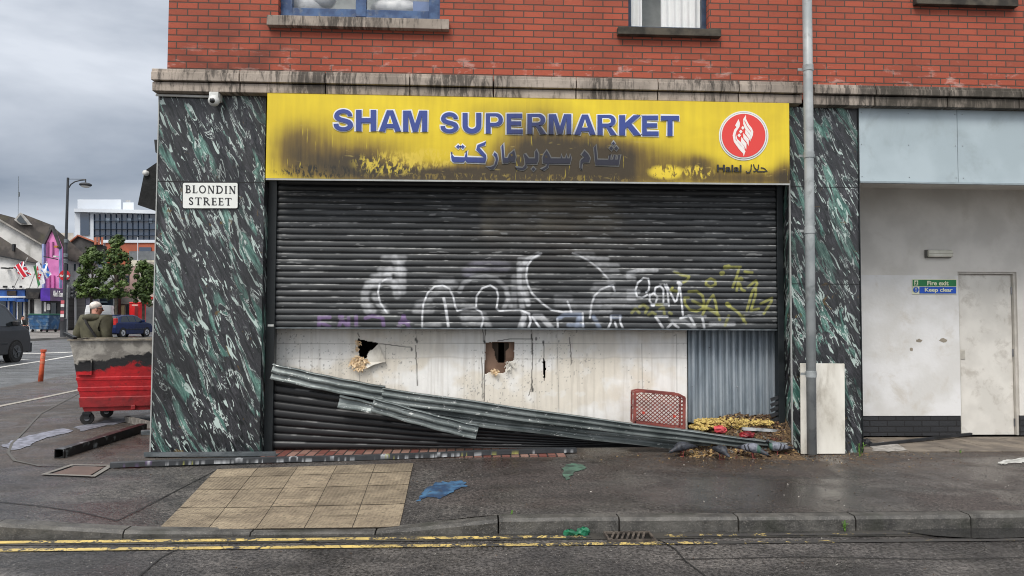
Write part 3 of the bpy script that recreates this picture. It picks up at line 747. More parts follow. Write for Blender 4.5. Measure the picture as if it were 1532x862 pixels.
# the curtain: every slat a curved band
prof = [(0.0, .012), (.05, .012), (.085, .0), (.16, -.005), (.27, -.008), (.38, -.0095), (.5, -.010), (.62, -.0095), (.73, -.008), (.84, -.005), (.91, -.001), (.95, .008)]
nsl = 24; ph = (ztop - zmid)/nsl
vs = [zmid + (k + t)*ph for k in range(nsl) for (t, o) in prof]; off = [o for k in range(nsl) for (t, o) in prof]
sid = np.array([k for k in range(nsl) for _ in prof])
us = np.linspace(sx0, sx1, 880)
offA = np.array(off); vsA = np.array(vs); tA = np.array([t for k in range(nsl) for t, o in prof])
U, V = np.meshgrid(us, np.arange(len(vs)))
sl_t = np.tile(rng.normal(0, 1, nsl), 1)
Zs = vsA[V] - .010*np.sin((U-sx0)/(sx1-sx0)*math.pi)*(V/len(vs))*0 + .0025*np.sin(U*1.7+sl_t[sid[V]]*3)
Ys = SY + offA[V]*1.25 + .004*np.sin(U*2.3+sid[V]*1.7) + .0025*sl_t[sid[V]]
P = np.stack([U.ravel(), Ys.ravel(), Zs.ravel()], 1)
nu, nv = len(us), len(vs); i = np.arange((nu-1)*(nv-1)); a = (i // (nu-1))*nu + i % (nu-1)
Fc = np.stack([a, a+1, a+1+nu, a+nu], 1)
x_, y_ = proj(P)
base = np.ones((len(P), 3))*np.array([.036,.039,.042])
g = fbm(P[:,0]*2.5, P[:,2]*22, 5)[:, None]; base = base*(.7+1.1*g)
slat_tone = (.86+.28*_tab[sid[V].ravel() % 256, 5])[:, None]; base *= slat_tone
# unburnt beige patch and soot
bx = ss(712, 732, x_+8*(vnoise(P[:,2]*9, P[:,0]*0+3)-.5))*(1-ss(905, 940, x_+22*(vnoise(P[:,2]*9, P[:,0]*0+9)-.5)))
wy_ = 16*(fbm(P[:,0]*2, P[:,0]*0+5, 4)-.5); by = ss(284, 300, y_+wy_*.6)*(1-ss(338, 372, y_+wy_*2)); nb_ = ss(.30,.62, fbm(P[:,0]*2.2+7, P[:,2]*4, 5)); al = (bx*by*(.35+.65*nb_)*(.45+.55*fbm(P[:,0]*3, P[:,2]*3, 4))*(1-.45*ss(800,930,x_)))[:, None]
beige = np.array([.21,.19,.15])*(.55+.7*fbm(P[:,0]*1.3+4, P[:,2]*12, 4))[:, None]
base = base*(1-al)+beige*al
brn = (np.exp(-((x_-850)/150)**2-((y_-345)/60)**2)*.7)[:, None]*fbm(P[:,0]*4, P[:,2]*20, 4)[:, None]; base = base*(1-brn)+np.array([.050,.038,.028])*brn
tt = tA[V].ravel()
for (col, al0, hw, soft, pl) in ST:
    d = dist_line(x_, y_, pl)
    al = al0*(1-ss(hw, hw+soft, d))
    if soft > 3: al = al*(.35+.65*(tt > .18)*(tt < .8))*(.65+.5*vnoise(P[:,0]*9, P[:,2]*9))
    al = np.clip(al*(.75+.35*vnoise(P[:,0]*40, P[:,2]*40)), 0, 1)[:, None]; base = base*(1-al)+np.array(col)*al
# scraped slat edges
n1 = fbm(P[:,0]*3+sid[V].ravel()*13.7, sid[V].ravel()*7.31+P[:,0]*0, 5); edge = (tt > .80)*ss(.47, .63, n1)*(.25+.6*vnoise(P[:,0]*30, sid[V].ravel()*3.0))
edge = np.maximum(edge, ((tt > .2)*(tt < .6))*ss(.70, .8, fbm(P[:,0]*6, P[:,2]*30, 4))*.5)[:, None]
base = base*(1-edge)+np.array([.42,.43,.43])*edge
top = ss(300, 276, y_)[:, None]*.6; base = base*(1-top)+base*.35*top  # shade below the sign painted in: slat colour darkens towards the top
cols = np.concatenate([base, np.ones((len(P),1))], 1)
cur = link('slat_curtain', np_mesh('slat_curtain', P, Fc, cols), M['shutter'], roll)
cur.data.polygons.foreach_set('use_smooth', [True]*len(cur.data.polygons))
MB().box(sx0, sx1, SY-.012, SY+.02, zmid-.016, zmid-.001).build('torn_slat_edge', M['galv'], roll)
# the dropped lower curtain: slats fan out under the fallen metal
xl, xr = sx0, wx(1062, 672, SY)
def topedge(u):
    px = 408 + (1068-408)*u
    py = np.interp(px, [408, 575, 715, 860, 1068], [564, 592, 624, 640, 662])
    return px, py
nS = 9; us = np.linspace(0, 1, 260); rows = [(k, t, o) for k in range(nS) for t, o in prof]
P = []
tz = np.array([wz(*topedge(u), SY) for u in us]); ux = xl+(xr-xl)*us
for (k, t, o) in rows:
    f = (k+t)/nS; zz = .03+(tz-.03)*(f**(1.0+.5*us)); P.append(np.stack([ux, SY+.01+o*1.0+.015*np.sin(us*9+k), np.maximum(zz, .02)], 1))
P = np.concatenate(P); nu, nv = len(us), len(rows); i = np.arange((nu-1)*(nv-1)); a = (i // (nu-1))*nu + i % (nu-1)
Fc = np.stack([a, a+1, a+1+nu, a+nu], 1)
kk = np.repeat([k for k, t, o in rows], nu); tt = np.repeat([t for k, t, o in rows], nu)
b = np.ones((len(P), 3))*np.array([.011,.012,.014])*(.6+.9*fbm(P[:,0]*3, P[:,2]*20, 4))[:, None]
e = ((tt > .8)*ss(.56,.66, fbm(P[:,0]*4+kk*9.1, kk*5.3, 5))*.3*(P[:,0] < xl+2.8))[:, None]; b = b*(1-e)+.4*e
link('lower_slats', np_mesh('lower_slats', P, Fc, np.concatenate([b, np.ones((len(P),1))], 1)), M['shutter'], roll)
# slats still hanging in the right guide
mb = MB()
for k, y in enumerate((596, 604, 612, 620, 628)):
    p = W(1160, y, SY); mb.bar((p.x-.055, SY-.0, p.z-.02), (p.x+.03, SY-.02, p.z+.02), .03, .035)
mb.build('slat_stub', M['black'], roll)

# cream boarding behind the torn shutter
PY = .46
bx0, bx1 = wx(402, 600, PY), wx(1029, 600, PY); bz1 = zmid+.12
us = np.arange(bx0, bx1+.001, .009); vs = np.arange(0, bz1, .009)
P, Fc = grid(us, vs, lambda u, v: np.stack([u, u*0+PY, v], 1))
P[:,1] += .006*(fbm(P[:,0]*1.2, P[:,2]*1.2, 3)-.5)
x_, y_ = proj(P)
H1 = [(500+a/10.77, 490+b/10.77) for a, b in ((380,185),(420,190),(520,215),(650,240),(690,250),(705,275),(640,340),(570,380),(540,430),(525,490),(480,515),(440,480),(405,470),(395,400),(370,280),(362,235))]
H2 = [(700+a/7.186, 490+b/7.186) for a, b in ((190,160),(500,158),(495,350),(440,385),(405,440),(400,490),(340,500),(300,470),(230,485),(178,500),(185,300))]
H3 = [(700+a/7.186, 490+b/7.186) for a, b in ((812,330),(832,370),(836,460),(822,580),(812,570),(808,450),(804,380))]
c = Fc[:, 0]; cx, cy = x_[c]+.4, y_[c]-.4
jx = 1.6*(vnoise(P[c,0]*60, P[c,2]*60)-.5); jy = 1.6*(vnoise(P[c,0]*60+9, P[c,2]*60)-.5)
hole = inpoly(cx+jx, cy+jy, H1) | inpoly(cx+jx*.8, cy+jy*.8, H2) | inpoly(cx+jx*.5, cy+jy*.5, H3)
Fc = Fc[~hole]
n = fbm(P[:,0]*2.2, P[:,2]*2.6, 6); n2 = fbm(P[:,0]*26, P[:,2]*1.1, 5); n3 = fbm(P[:,0]*7+30, P[:,2]*8, 6)
cw, cc, cb = np.array([.86,.85,.82]), np.array([.75,.70,.61]), np.array([.40,.36,.30])
m = ss(.40, .60, n)[:, None]; b = cw*(1-m)+cc*m
m = (ss(.54, .70, n2)*.26)[:, None]; b = b*(1-m)+cb*m
m = (ss(.60, .70, n3)*.40)[:, None]; b = b*(1-m)+np.array([.82,.82,.80])*m
# top strip: filler band with a wavy lower edge, small dirt, then darker towards the top
wv = 532+7*fbm(P[:,0]*3, P[:,0]*0+2, 4); m = (ss(wv-1.5, wv, y_)*0 + (1-ss(wv-1, wv+1.2, y_))*.35)[:, None]; b = b*(1-m)+np.array([.74,.73,.70])*m
m = (np.exp(-((y_-wv)/1.2)**2)*.35)[:, None]; b = b*(1-m)+np.array([.45,.42,.38])*m
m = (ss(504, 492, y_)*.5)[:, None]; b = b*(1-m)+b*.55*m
JN = [[(401,514),(1029,514)], [(725,490),(725,620)], [(622,490),(624,515)], [(449,515),(449,560)], [(538,560),(539,600)], [(577,515),(577,545)], [(622,520),(624,577)], [(834,520),(836,640)], [(960,514),(962,620)],[(1012,500),(1013,640)]]
for l in JN:
    m = (1-ss(.15, .75, dist_line(x_, y_, l)))[:, None]*.5; b = b*(1-m)+np.array([.16,.14,.13])*m
CRK = [[(722,490),(724,512)], [(727,490),(725,514)], [(795,494),(797,520),(796,560),(795,580),(791,592)], [(796,556),(796,586)], [(745,510),(765,507),(795,507)], [(545,511),(565,514),(600,518),(616,520)], [(622,517),(624,560),(625,577)], [(721,535),(722,596)], [(725,545),(724,600)], [(813,512),(814,535)], [(535,498),(538,504)], [(863,491),(863,497)], [(852,505),(855,545)], [(700+680/7.186, 500),(700+690/7.186,530)]]
for l in CRK:
    d = dist_line(x_+1.2*(vnoise(P[:,0]*30, P[:,2]*30)-.5), y_, l); m = (1-ss(.3, .95, d))[:, None]*.9; b = b*(1-m)+np.array([.05,.045,.04])*m
sp = (ss(.90, .95, vnoise(P[:,0]*70, P[:,2]*60)*(.8+.35*vnoise(P[:,0]*3, P[:,2]*2))))[:, None]*.5; b = b*(1-sp)+.08*sp
for (px, py) in ((797,583),(616,523),(624,511),(725,512),(700+810/7.186,512),(802,507),(622,508)):
    m = (1-ss(1.0, 2.2, np.hypot(x_-px, (y_-py)*.6)))[:, None]*.85; b = b*(1-m)+.04*m
board = empty('boarded_wall', ((bx0+bx1)/2, PY, 0), 'cream boarded wall under the torn shutter with two broken holes and black cracks', 'boarding')
pw = link('board_face', np_mesh('board_face', P, Fc, np.concatenate([b, np.ones((len(P),1))], 1)), M['plaster'], board)
sd = pw.modifiers.new('solid', 'SOLIDIFY'); sd.thickness = .014; sd.offset = 0
card = gm('brown cardboard', lin(150,122,104), lin(126,100,84), 5, .85)
# torn flap, straw-like insulation and the inner card seen in the holes
Wp = lambda pts, Y: [tuple(W(x, y, Y)) for x, y in pts]
fl = [(500+a/10.77, 490+b/10.77) for a, b in ((705,270),(832,548),(640,600),(480,680),(540,560),(530,480),(560,400),(640,340))]
mb = MB(); pts = [W(x, y, PY-.035-.03*(i in (1,2,3))) for i, (x, y) in enumerate(fl)]; mb.prism(pts, (0, .008, 0))
mb.build('torn_flap', M['whiteboard'], board)
def tuft(name, px, py, rx, ry, n, mat, Y, parent, L=.07):
    mb = MB(); c = W(px, py, Y)
    for k in range(n):
        a = random.uniform(0, 6.28); r = random.random()**.5
        p = Vector((c.x+rx*r*math.cos(a), Y-random.uniform(0, .05), c.z+ry*r*math.sin(a)))
        q = p + Vector((random.uniform(-1, 1), random.uniform(-.6, .2), random.uniform(-.8, .5)))*L
        mb.ribbon([p, (p+q)/2+Vector((0, 0, .01)), q], .006+.010*random.random(), (0,-1,0))
    return mb.build(name, mat, parent)
strawm = gm('tan straw fibre', lin(232,208,172), lin(200,170,132), 20, .9)
tuft('insulation', 500+400/10.77, 490+575/10.77, .085, .07, 90, strawm, PY-.02, board)
tuft('insulation', 500+395/10.77, 490+290/10.77, .02, .07, 24, strawm, PY, board, .04)
tuft('insulation', 700+295/7.186, 490+480/7.186, .04, .03, 34, strawm, PY-.01, board, .04)
tuft('torn_paper', 700+455/7.186, 490+415/7.186, .05, .05, 24, M['whiteboard'], PY-.01, board, .05)
h2 = [(700+a/7.186, 490+b/7.186) for a, b in ((150,120),(540,120),(540,520),(150,520))]
inner = [(700+a/7.186, 490+b/7.186) for a, b in ((255,165),(430,165),(440,220),(405,260),(400,350),(380,385),(320,380),(295,330),(285,260),(260,230))]
g = MB(); us = np.arange(*(W(h2[0][0],0,PY+.06).x, W(h2[1][0],0,PY+.06).x), .01); vs = np.arange(W(0,h2[2][1],PY+.06).z, W(0,h2[0][1],PY+.06).z, .01)
P2, F2 = grid(us, vs, lambda u, v: np.stack([u, u*0+PY+.06, v], 1)); a_, b_ = proj(P2); c = F2[:,0]
F2 = F2[~inpoly(a_[c]+1.2*(vnoise(P2[c,0]*50, P2[c,2]*50)-.5), b_[c], inner)]
link('card_backing', np_mesh('card_backing', P2, F2, None, False), card, board)
mb = MB(); q = W(748, 525, PY+.14); mb.box(q.x-.14, q.x-.02, PY+.14, PY+.16, q.z-.2, q.z+.2); mb.box(q.x+.05, q.x+.14, PY+.14, PY+.16, q.z-.2, q.z+.2)
mb.build('inner_lath', flat('grey brown timber', lin(84,72,62), .9), board)
MB().box(bx0, bx1, PY+.40, PY+.42, 0, bz1).build('backing_void', M['void'], board)  # near-black sheet standing in for the dark room behind the holes

# corrugated sheet
cx0, cx1 = wx(1029, 560, PY-.02), wx(1164, 560, PY-.02); cz0, cz1 = wz(1100, 632, PY-.02), zmid+.12
us = np.linspace(cx0, cx1, 420); vs = np.linspace(cz0, cz1, 14)
per = (cx1-cx0)/13.5
def corr(u, v):
    s = np.sin((u-cx0)/per*2*math.pi); s = np.clip(s*1.9, -1, 1)
    return np.stack([u, PY-.03+.027*s+.004*np.sin(v*4+u*3), v], 1)
P, Fc = grid(us, vs, corr)
cs = empty('corrugated_sheet', ((cx0+cx1)/2, PY-.03, cz0), 'blue grey corrugated steel sheet screwed up at the right end of the torn shutter', 'metal sheet')
cm2 = gm('blue grey steel', lin(156,166,174), lin(134,146,156), 3, .42, .55, .15, dirt=lin(118,126,132), ds=3, st=(3,1,.6))
link('sheet', np_mesh('sheet', P, Fc), cm2, cs)
for px, py in ((1035,497),(1036,536),(1036,578),(1037,621),(1102,524),(1103,579),(1097,585),(1088,500),(1062,520),(1140,500)):
    p = W(px, py, PY-.05); MB().ball((p.x, PY-.047, p.z), .008, .007, .008, 8, 5).build('screw', M['chrome'], cs)

# fallen galvanised slats
def slat(a, b, h, ribs, label, px=True, ya=.1, yb=.0, curl=0):
    """strip of ribbed slats: a, b = photo points of the top edge, h = height in metres, on planes ya / yb"""
    A, B = W(a[0], a[1], ya), W(b[0], b[1], yb); n = 60
    L = (B-A); d = L.normalized(); up = Vector((0, -.16, 1)); up = (up - d*up.dot(d)).normalized(); out = d.cross(up).normalized()
    if out.y > 0: out = -out
    pr = [(0,-.004),(.0,.018),(.05,.020),(.08,.004),(.13,.004),(.15,-.006),(.30,-.008),(.60,.002),(.84,.016),(.90,.024),(.97,.024),(1,-.004)]
    ha, hb = h if isinstance(h, tuple) else (h, h)
    us = np.linspace(0, 1, n); rows = [(k+t, o) for k in range(ribs) for t, o in pr]
    V = []
    for f, o in rows:
        for u in us:
            hh = ha+(hb-ha)*u
            sag = .012*math.sin(u*3.1)+.003*math.sin(u*23)+curl*u*u
            p = A+L*u-up*(hh*f/ribs)+out*(o*1.4+.004*math.sin(u*17+f))+Vector((0,0,-sag)); V.append(tuple(p))
    n_ = len(us); i = np.arange((n_-1)*(len(rows)-1)); a0 = (i//(n_-1))*n_+i % (n_-1)
    me = np_mesh('fallen_slat', np.array(V), np.stack([a0, a0+1, a0+1+n_, a0+n_], 1), None, False)
    o = link('fallen_slat', me, M['galvs'], label=label, category='metal slat', group='slats torn off the shutter')
    s = o.modifiers.new('solid', 'SOLIDIFY'); s.thickness = .003
    return o
def mat_galvs():
    t = NT('galvanised slat', .36, .35); p = t.pos()
    c = t.mix(t.mr(t.noise(p, 4, 7, .4), .35, .65), lin(124,131,131), lin(96,104,104))
    c = t.mix(t.mr(t.noise(t.map(p, (1.5,1,9)), 3, 8, .3, .6), .55, .72, 0, .5), c, lin(56,60,62))
    ch = t.ma('MULTIPLY', t.mr(t.noise(t.map(p, (1,1,2)), 17, 7, .3, .7), .60, .63), t.mr(t.noise(p, 2.6, 3), .42, .5))
    c = t.mix(ch, c, lin(222,224,222)); t.col(c); t.bump(t.noise(p, 30, 5), .004, .4); return t.m
M['galvs'] = mat_galvs()
slat((409,544), (577,578), (.17,.165), 2, 'upper left galvanised slat pair leaning from the left guide rail', ya=.13, yb=.10)
slat((573,580), (1180,664), (.165,.09), 2, 'long galvanised slat pair sloping down to the rubble at the right', ya=.09, yb=-.10)
slat((571,598), (1066,657), (.16,.155), 2, 'second galvanised slat pair tucked under the long sloping one', ya=.14, yb=.05)
slat((560,595), (717,636), (.15,.16), 2, 'short galvanised slat pair with a torn end hanging lowest near the middle', ya=.03, yb=.02)
slat((509,591), (640,618), (.14,.06), 1, 'darker single slat sticking out to the left behind the short torn pair', ya=.06, yb=.05)
for k, (a, b) in enumerate((((1010,640),(1165,660)), ((1030,646),(1150,664)))):
    slat(a, b, .03, 1, ['thin flattened slat strip lying on the yellow foam side of the rubble', 'thin lower slat strip half under the long sloping slat'][k], ya=.06-.04*k, yb=.0)

# ------------------------------------------------------------------ shop sign with lettering
FY = -.15
sg = empty('shop_sign', tuple(W(790, 270, FY)), 'wide yellow supermarket sign with blue letters, burnt black with soot along its lower edge', 'sign')
c4 = [W(x, y, FY) for x, y in ((398,266),(1181,274),(1180,155),(400,139))]
MB().prism([c4[0], c4[1], c4[2], c4[3]], (0, .13, 0)).build('sign_board', M['sign'], sg, bevel=.004)
dk = lambda a, b: W(a, b, FY-.004)
mb = MB(); mb.bar(dk(398,268.3), dk(1181,276), .02, .018); mb.build('sign_frame', trim, sg)
def glyphs(txt, off, body=1.0, bold=0):
    cu = bpy.data.curves.new('t', 'FONT'); cu.body = txt; cu.offset = off; cu.resolution_u = 5; cu.fill_mode = 'BOTH'; cu.extrude = .0005
    cu.space_character = 1+bold
    o = bpy.data.objects.new('t', cu); C.objects.link(o); dg = bpy.context.evaluated_depsgraph_get()
    me = bpy.data.meshes.new_from_object(o.evaluated_get(dg)); bpy.data.objects.remove(o)
    co = np.zeros(len(me.vertices)*3); me.vertices.foreach_get('co', co); return me, co.reshape(-1, 3)
def lettering(name, txt, quad, Y, mat, parent, off=0, th=.008, outline=None, ol=.02, sp=0, **k):
    """quad: photo points TL TR BR BL of the letters' own box"""
    me, co = glyphs(txt, off, bold=sp); mn, mx_ = co.min(0), co.max(0)
    Q = [W(x, y, Y) for x, y in quad]
    def place(co, yy, thk):
        u = (co[:,0]-mn[0])/(mx_[0]-mn[0]); v = (co[:,1]-mn[1])/(mx_[1]-mn[1]); d = (co[:,2]-co[:,2].min())/(np.ptp(co[:,2])+1e-9)
        out = np.zeros_like(co)
        for ax in (0, 2):
            tl, tr, br, bl = (q[ax] for q in Q)
            out[:, ax] = (bl*(1-u)+br*u)*(1-v)+(tl*(1-u)+tr*u)*v
        out[:, 1] = yy - d*thk
        return out
    me.vertices.foreach_set('co', place(co, Y, th).ravel()); me.update()
    o = link(name, me, mat, parent, **k)
    if outline:
        m2, c2 = glyphs(txt, off+ol, bold=sp); m2.vertices.foreach_set('co', place(c2, Y+.004, .003).ravel()); m2.update()
        link('letter_outline', m2, outline, o if parent is not None and parent.parent is None else parent)
    return o
def sign_letter(ch):
    """heavy grotesque capitals in a unit box, y down; list of polygons and closed/open ribbons"""
    v, h = .27, .21
    P = lambda *p: ('p', list(p)); Rb = lambda w_, p: ('r', w_, p)
    if ch == 'H': return [P((0,0),(v,0),(v,.385),(1-v,.385),(1-v,0),(1,0),(1,1),(1-v,1),(1-v,.60),(v,.60),(v,1),(0,1))]
    if ch == 'A': return [P((.36,0),(.64,0),(1,1),(.73,1),(.675,.83),(.325,.83),(.27,1),(0,1)), ('c', [(.5,.27),(.605,.64),(.395,.64)])]
    if ch == 'M': return [P((0,0),(.32,0),(.5,.62),(.68,0),(1,0),(1,1),(.79,1),(.79,.22),(.60,1),(.40,1),(.21,.22),(.21,1),(0,1))]
    if ch == 'E': return [P((0,0),(.96,0),(.96,h),(v,h),(v,.385),(.9,.385),(.9,.585),(v,.585),(v,1-h),(1,1-h),(1,1),(0,1))]
    if ch == 'T': return [P((0,0),(1,0),(1,.22),(.5+v/2,.22),(.5+v/2,1),(.5-v/2,1),(.5-v/2,.22),(0,.22))]
    if ch == 'K': return [P((0,0),(v,0),(v,.38),(.66,0),(.98,0),(.55,.42),(1,1),(.69,1),(.38,.58),(v,.68),(v,1),(0,1))]
    if ch == 'U': return [P(*([(0,0),(v,0),(v,.6)]+[(.5-.23*math.cos(R(k)), .62+.17*math.sin(R(k))) for k in range(10,180,20)]+[(1-v,.6),(1-v,0),(1,0),(1,.62)]+[(.5+.5*math.cos(R(k)), .64+.38*math.sin(R(k))) for k in range(10,180,14)]+[(0,.62)]))]
    if ch == 'P': return [P(*([(0,0)]+[(.60+.39*math.sin(R(k)), .32-.32*math.cos(R(k))) for k in range(0,181,15)]+[(v,.64),(v,1),(0,1)])), ('c', [(v,.19),(.58,.19),(.69,.24),(.71,.32),(.69,.4),(.58,.45),(v,.45)])]
    if ch == 'R': return [P(*([(0,0)]+[(.60+.35*math.sin(R(k)), .29-.29*math.cos(R(k))) for k in range(0,181,15)]+[(.74,.66),(1,1),(.70,1),(.50,.66),(.40,.61),(v,.61),(v,1),(0,1)])), ('c', [(v,.19),(.56,.19),(.66,.23),(.68,.3),(.66,.37),(.56,.41),(v,.41)])]
    if ch == 'S':
        out = arc(.5,.30,.47,.31,22,182,12); low = [(.97,.70)]
        o1 = [(.965,.29),(.72,.30)]+[(.5+.235*math.cos(R(k)), .275-.115*math.sin(R(k))) for k in range(10,176,18)]+[(.30,.325),(.40,.375),(.66,.435),(.86,.50),(.97,.61),(1.0,.72)]
        o2 = [(.5+.5*math.cos(R(k)), .71-.30*math.sin(R(k))*1.0) for k in range(-8,-172,-13)]+[(0,.68),(.25,.66)]
        o3 = [(.5-.245*math.cos(R(k)), .72+.115*math.sin(R(k))) for k in range(8,176,18)]+[(.73,.69),(.60,.625),(.34,.565),(.14,.49),(.04,.38),(.03,.29)]
        o4 = [(.5-.46*math.cos(R(k)), .29-.31*math.sin(R(k))) for k in range(10,176,13)]
        return [P(*(o1+o2+o3+o4))]
def arc(cx, cy, rx, ry, a0, a1, n=14): return [(cx+rx*math.cos(R(a0+(a1-a0)*i/n)), cy-ry*math.sin(R(a0+(a1-a0)*i/n))) for i in range(n+1)]
def sign_word(word, spans, y0, y1, sl):
    for ch, (a, b) in zip(word, spans):
        ob = None; dy = sl*(a-499)
        T2 = lambda u, v, Y: W(a+(b-a)*u, y0+dy+(y1-y0)*v, Y)
        for it in sign_letter(ch):
            if it[0] == 'p':
                ob = MB().prism([T2(u, v, FY-.016) for u, v in it[1]], (0,.012,0)).build('letter', M['letter'], sg)
                MB().ribbon([T2(u, v, FY-.005) for u, v in it[1]], .026, (0,-1,0), closed=True).build('letter_outline', M['outline'], ob)
            else:
                MB().poly([T2(u, v, FY-.0165) for u, v in it[1]]).build('letter_counter', M['sign'], ob)
                MB().ribbon([T2(u, v, FY-.0172) for u, v in it[1]], .010, (0,-1,0), closed=True).build('counter_outline', M['outline'], ob)
sign_word('SHAM', [(499,528),(532.6,562.6),(567,600),(603,639)], 164, 195.5, .0145)
sign_word('SUPERMARKET', [(659,686),(692,720),(727,752.6),(758,782),(789,817),(821,854.6),(859.5,891),(894,922.5),(926.5,959),(961,985.4),(989,1016)], 166.2, 196.2, .0145)
def shape(name, pts, o_, s, mat, parent, Y, outline=None, ow=.012, th=.004):
    P = [W(o_[0]+a/s, o_[1]+b/s, Y) for a, b in pts]
    mb = MB().prism(P, (0, th, 0)); ob = mb.build(name, mat, parent)
    if outline:
        Q = [W(o_[0]+a/s, o_[1]+b/s, Y+.006) for a, b in pts]
        MB().ribbon(Q, ow*2, (0,-1,0), closed=True).build('letter_outline', outline, parent)
    return ob
A1, S1 = (665, 200), 10.943
ar = [[(118,300),(128,345),(160,382),(330,387),(345,330),(368,280),(372,385),(640,392),(520,265),(540,185),(680,130),(665,185),(570,225),(680,350),(685,400),(665,478),(365,472),(340,435),(315,470),(150,470),(118,440),(108,380)],
 [(225,180),(258,213),(225,245),(190,215)], [(297,182),(330,213),(300,248),(264,215)],
 [(820,305),(860,340),(875,410),(855,500),(800,580),(755,580),(695,540),(760,545),(815,520),(840,440),(835,390),(800,345)],
 [(960,160),(968,250),(980,395),(1035,400),(1060,340),(1140,270),(1165,380),(1145,470),(1075,450),(1030,480),(960,482),(945,380),(932,215)],
 [(1500,262),(1535,330),(1535,430),(1510,490),(1340,490),(1345,550),(1290,595),(1190,580),(1160,555),(1280,560),(1325,510),(1320,440),(1300,340),(1320,335),(1380,405),(1485,405),(1485,300)],
 [(1455,550),(1485,580),(1455,610),(1428,580)]]
ar2 = [[(250,275),(290,340),(320,405),(480,405),(490,345),(505,405),(560,405),(575,345),(585,405),(630,405),(640,345),(650,400),(630,490),(290,490),(270,550),(200,600),(160,585),(240,540),(260,490),(190,480),(185,400),(210,330)],
 [(870,280),(930,340),(960,400),(940,465),(850,470),(825,500),(815,600),(800,560),(805,450),(825,420),(870,385),(825,345)],
 [(1050,185),(1062,260),(1078,425),(1260,428),(1275,370),(1300,340),(1290,425),(1340,425),(1355,350),(1378,350),(1368,425),(1415,425),(1430,350),(1450,345),(1440,430),(1430,515),(1050,512),(1040,380),(1028,230)],
 [(1345,130),(1368,160),(1345,190),(1322,160)], [(1308,205),(1338,238),(1310,272),(1280,240)], [(1390,205),(1420,238),(1392,272),(1360,240)]]
for pl in ar: shape('arabic_letter', pl, A1, S1, M['letter'], sg, FY-.012, M['outline'], .012)
for pl in ar2: shape('arabic_letter', pl, (795, 200), S1, M['letter'], sg, FY-.012, M['outline'], .012)
for pl in ([(1078,330),(1110,330),(1122,365),(1092,372)],): shape('letter_counter', pl, A1, S1, M['sign'], sg, FY-.0135)
for pl in ([(222,355),(262,360),(262,395),(228,395)],): shape('letter_counter', pl, (795,200), S1, M['sign'], sg, FY-.0135)
LO, LS = (1070, 160), 8.21
def circ(cx, cy, r, n=48): return [(cx+r*math.cos(2*math.pi*i/n), cy+r*math.sin(2*math.pi*i/n)) for i in range(n)]
lg = shape('logo', circ(350,354,304), LO, LS, M['outline'], sg, FY-.006)
shape('logo_ring', circ(350,354,288), LO, LS, mat_letter('grey logo ring', lin(140,140,138)), lg, FY-.009)
shape('logo_ring', circ(350,353,282), LO, LS, M['outline'], lg, FY-.012)
shape('logo_disc', circ(350,352,267), LO, LS, M['logored'], lg, FY-.015)
for pl in ([(288,150),(305,205),(298,245),(262,300),(246,350),(250,400),(285,445),(335,495),(372,545),(350,607),(345,575),(290,515),(230,430),(215,350),(235,280),(262,250),(245,228)],
           [(255,335),(272,395),(320,440),(358,490),(362,528),(325,480),(275,430),(252,385)],
           [(378,98),(380,150),(410,210),(450,262),(468,305),(462,350),(440,400),(425,335),(365,265),(345,210),(345,150)],
           [(372,275),(437,360),(432,425),(412,385),(368,325)], [(345,320),(412,395),(410,480),(388,435),(347,385)], [(322,370),(384,450),(382,525),(356,480),(316,430)],
           [(340,233),(360,258),(340,283),(320,258)], [(315,280),(336,303),(314,328),(292,303)], [(295,326),(316,350),(295,374),(274,350)]):
    shape('logo_mark', pl, LO, LS, M['logowhite'], lg, FY-.018)
for pl in ([(362,165),(395,235),(440,300),(436,305),(390,240),(358,175)],): shape('logo_mark', pl, LO, LS, M['logored'], lg, FY-.0195, th=.001)
lettering('halal_lettering', 'Halal', ((1072.4,246.5),(1109,247),(1109,257.6),(1072.4,257)), FY-.006, M['halal'], sg, .02)
mb = MB()
for k, l in enumerate(([(560,748),(590,752),(612,764),(636,790),(600,796),(545,796),(515,796)], [(470,705),(482,745),(528,796)], [(535,708),(528,765),(485,796),(468,790)], [(445,705),(440,770),(425,805),(392,810),(380,788)])):
    mb.ribbon([W(LO[0]+a/LS, LO[1]+b/LS, FY-.006-.0004*k) for a, b in l], .013, (0,-1,0))
mb.build('halal_script', M['halal'], sg)

# ------------------------------------------------------------------ street nameplate in serif capitals
npx = [(273,273),(356,274),(356,312),(273,311)]
plate = empty('street_nameplate', tuple(W(314, 292, -.02)), 'white street nameplate lettered BLONDIN STREET screwed to the left marble pillar', 'sign')
def rrect(x0_, y0_, x1_, y1_, r, n=5):
    P = []
    for (cx, cy, a0) in ((x1_-r, y0_+r, -90), (x1_-r, y1_-r, 0), (x0_+r, y1_-r, 90), (x0_+r, y0_+r, 180)):
        for i in range(n+1): a = R(a0+90*i/n); P.append((cx+r*math.cos(a), cy+r*math.sin(a)))
    return P
MB().prism([W(x, y, -.014) for x, y in rrect(272.4,272.6,356.4,312.8,3)], (0,.012,0)).build('plate_edge', M['black'], plate)
MB().prism([W(x, y, -.022) for x, y in rrect(273.6,273.7,355.4,311.6,2.5)], (0,.0075,0)).build('plate_face', flat('white enamel', lin(228,231,226), .35, .96), plate)
def arc(cx, cy, rx, ry, a0, a1, n=14): return [(cx+rx*math.cos(R(a0+(a1-a0)*i/n)), cy-ry*math.sin(R(a0+(a1-a0)*i/n))) for i in range(n+1)]
T, tn = .17, .07                                       # thick and thin strokes, unit = cap height
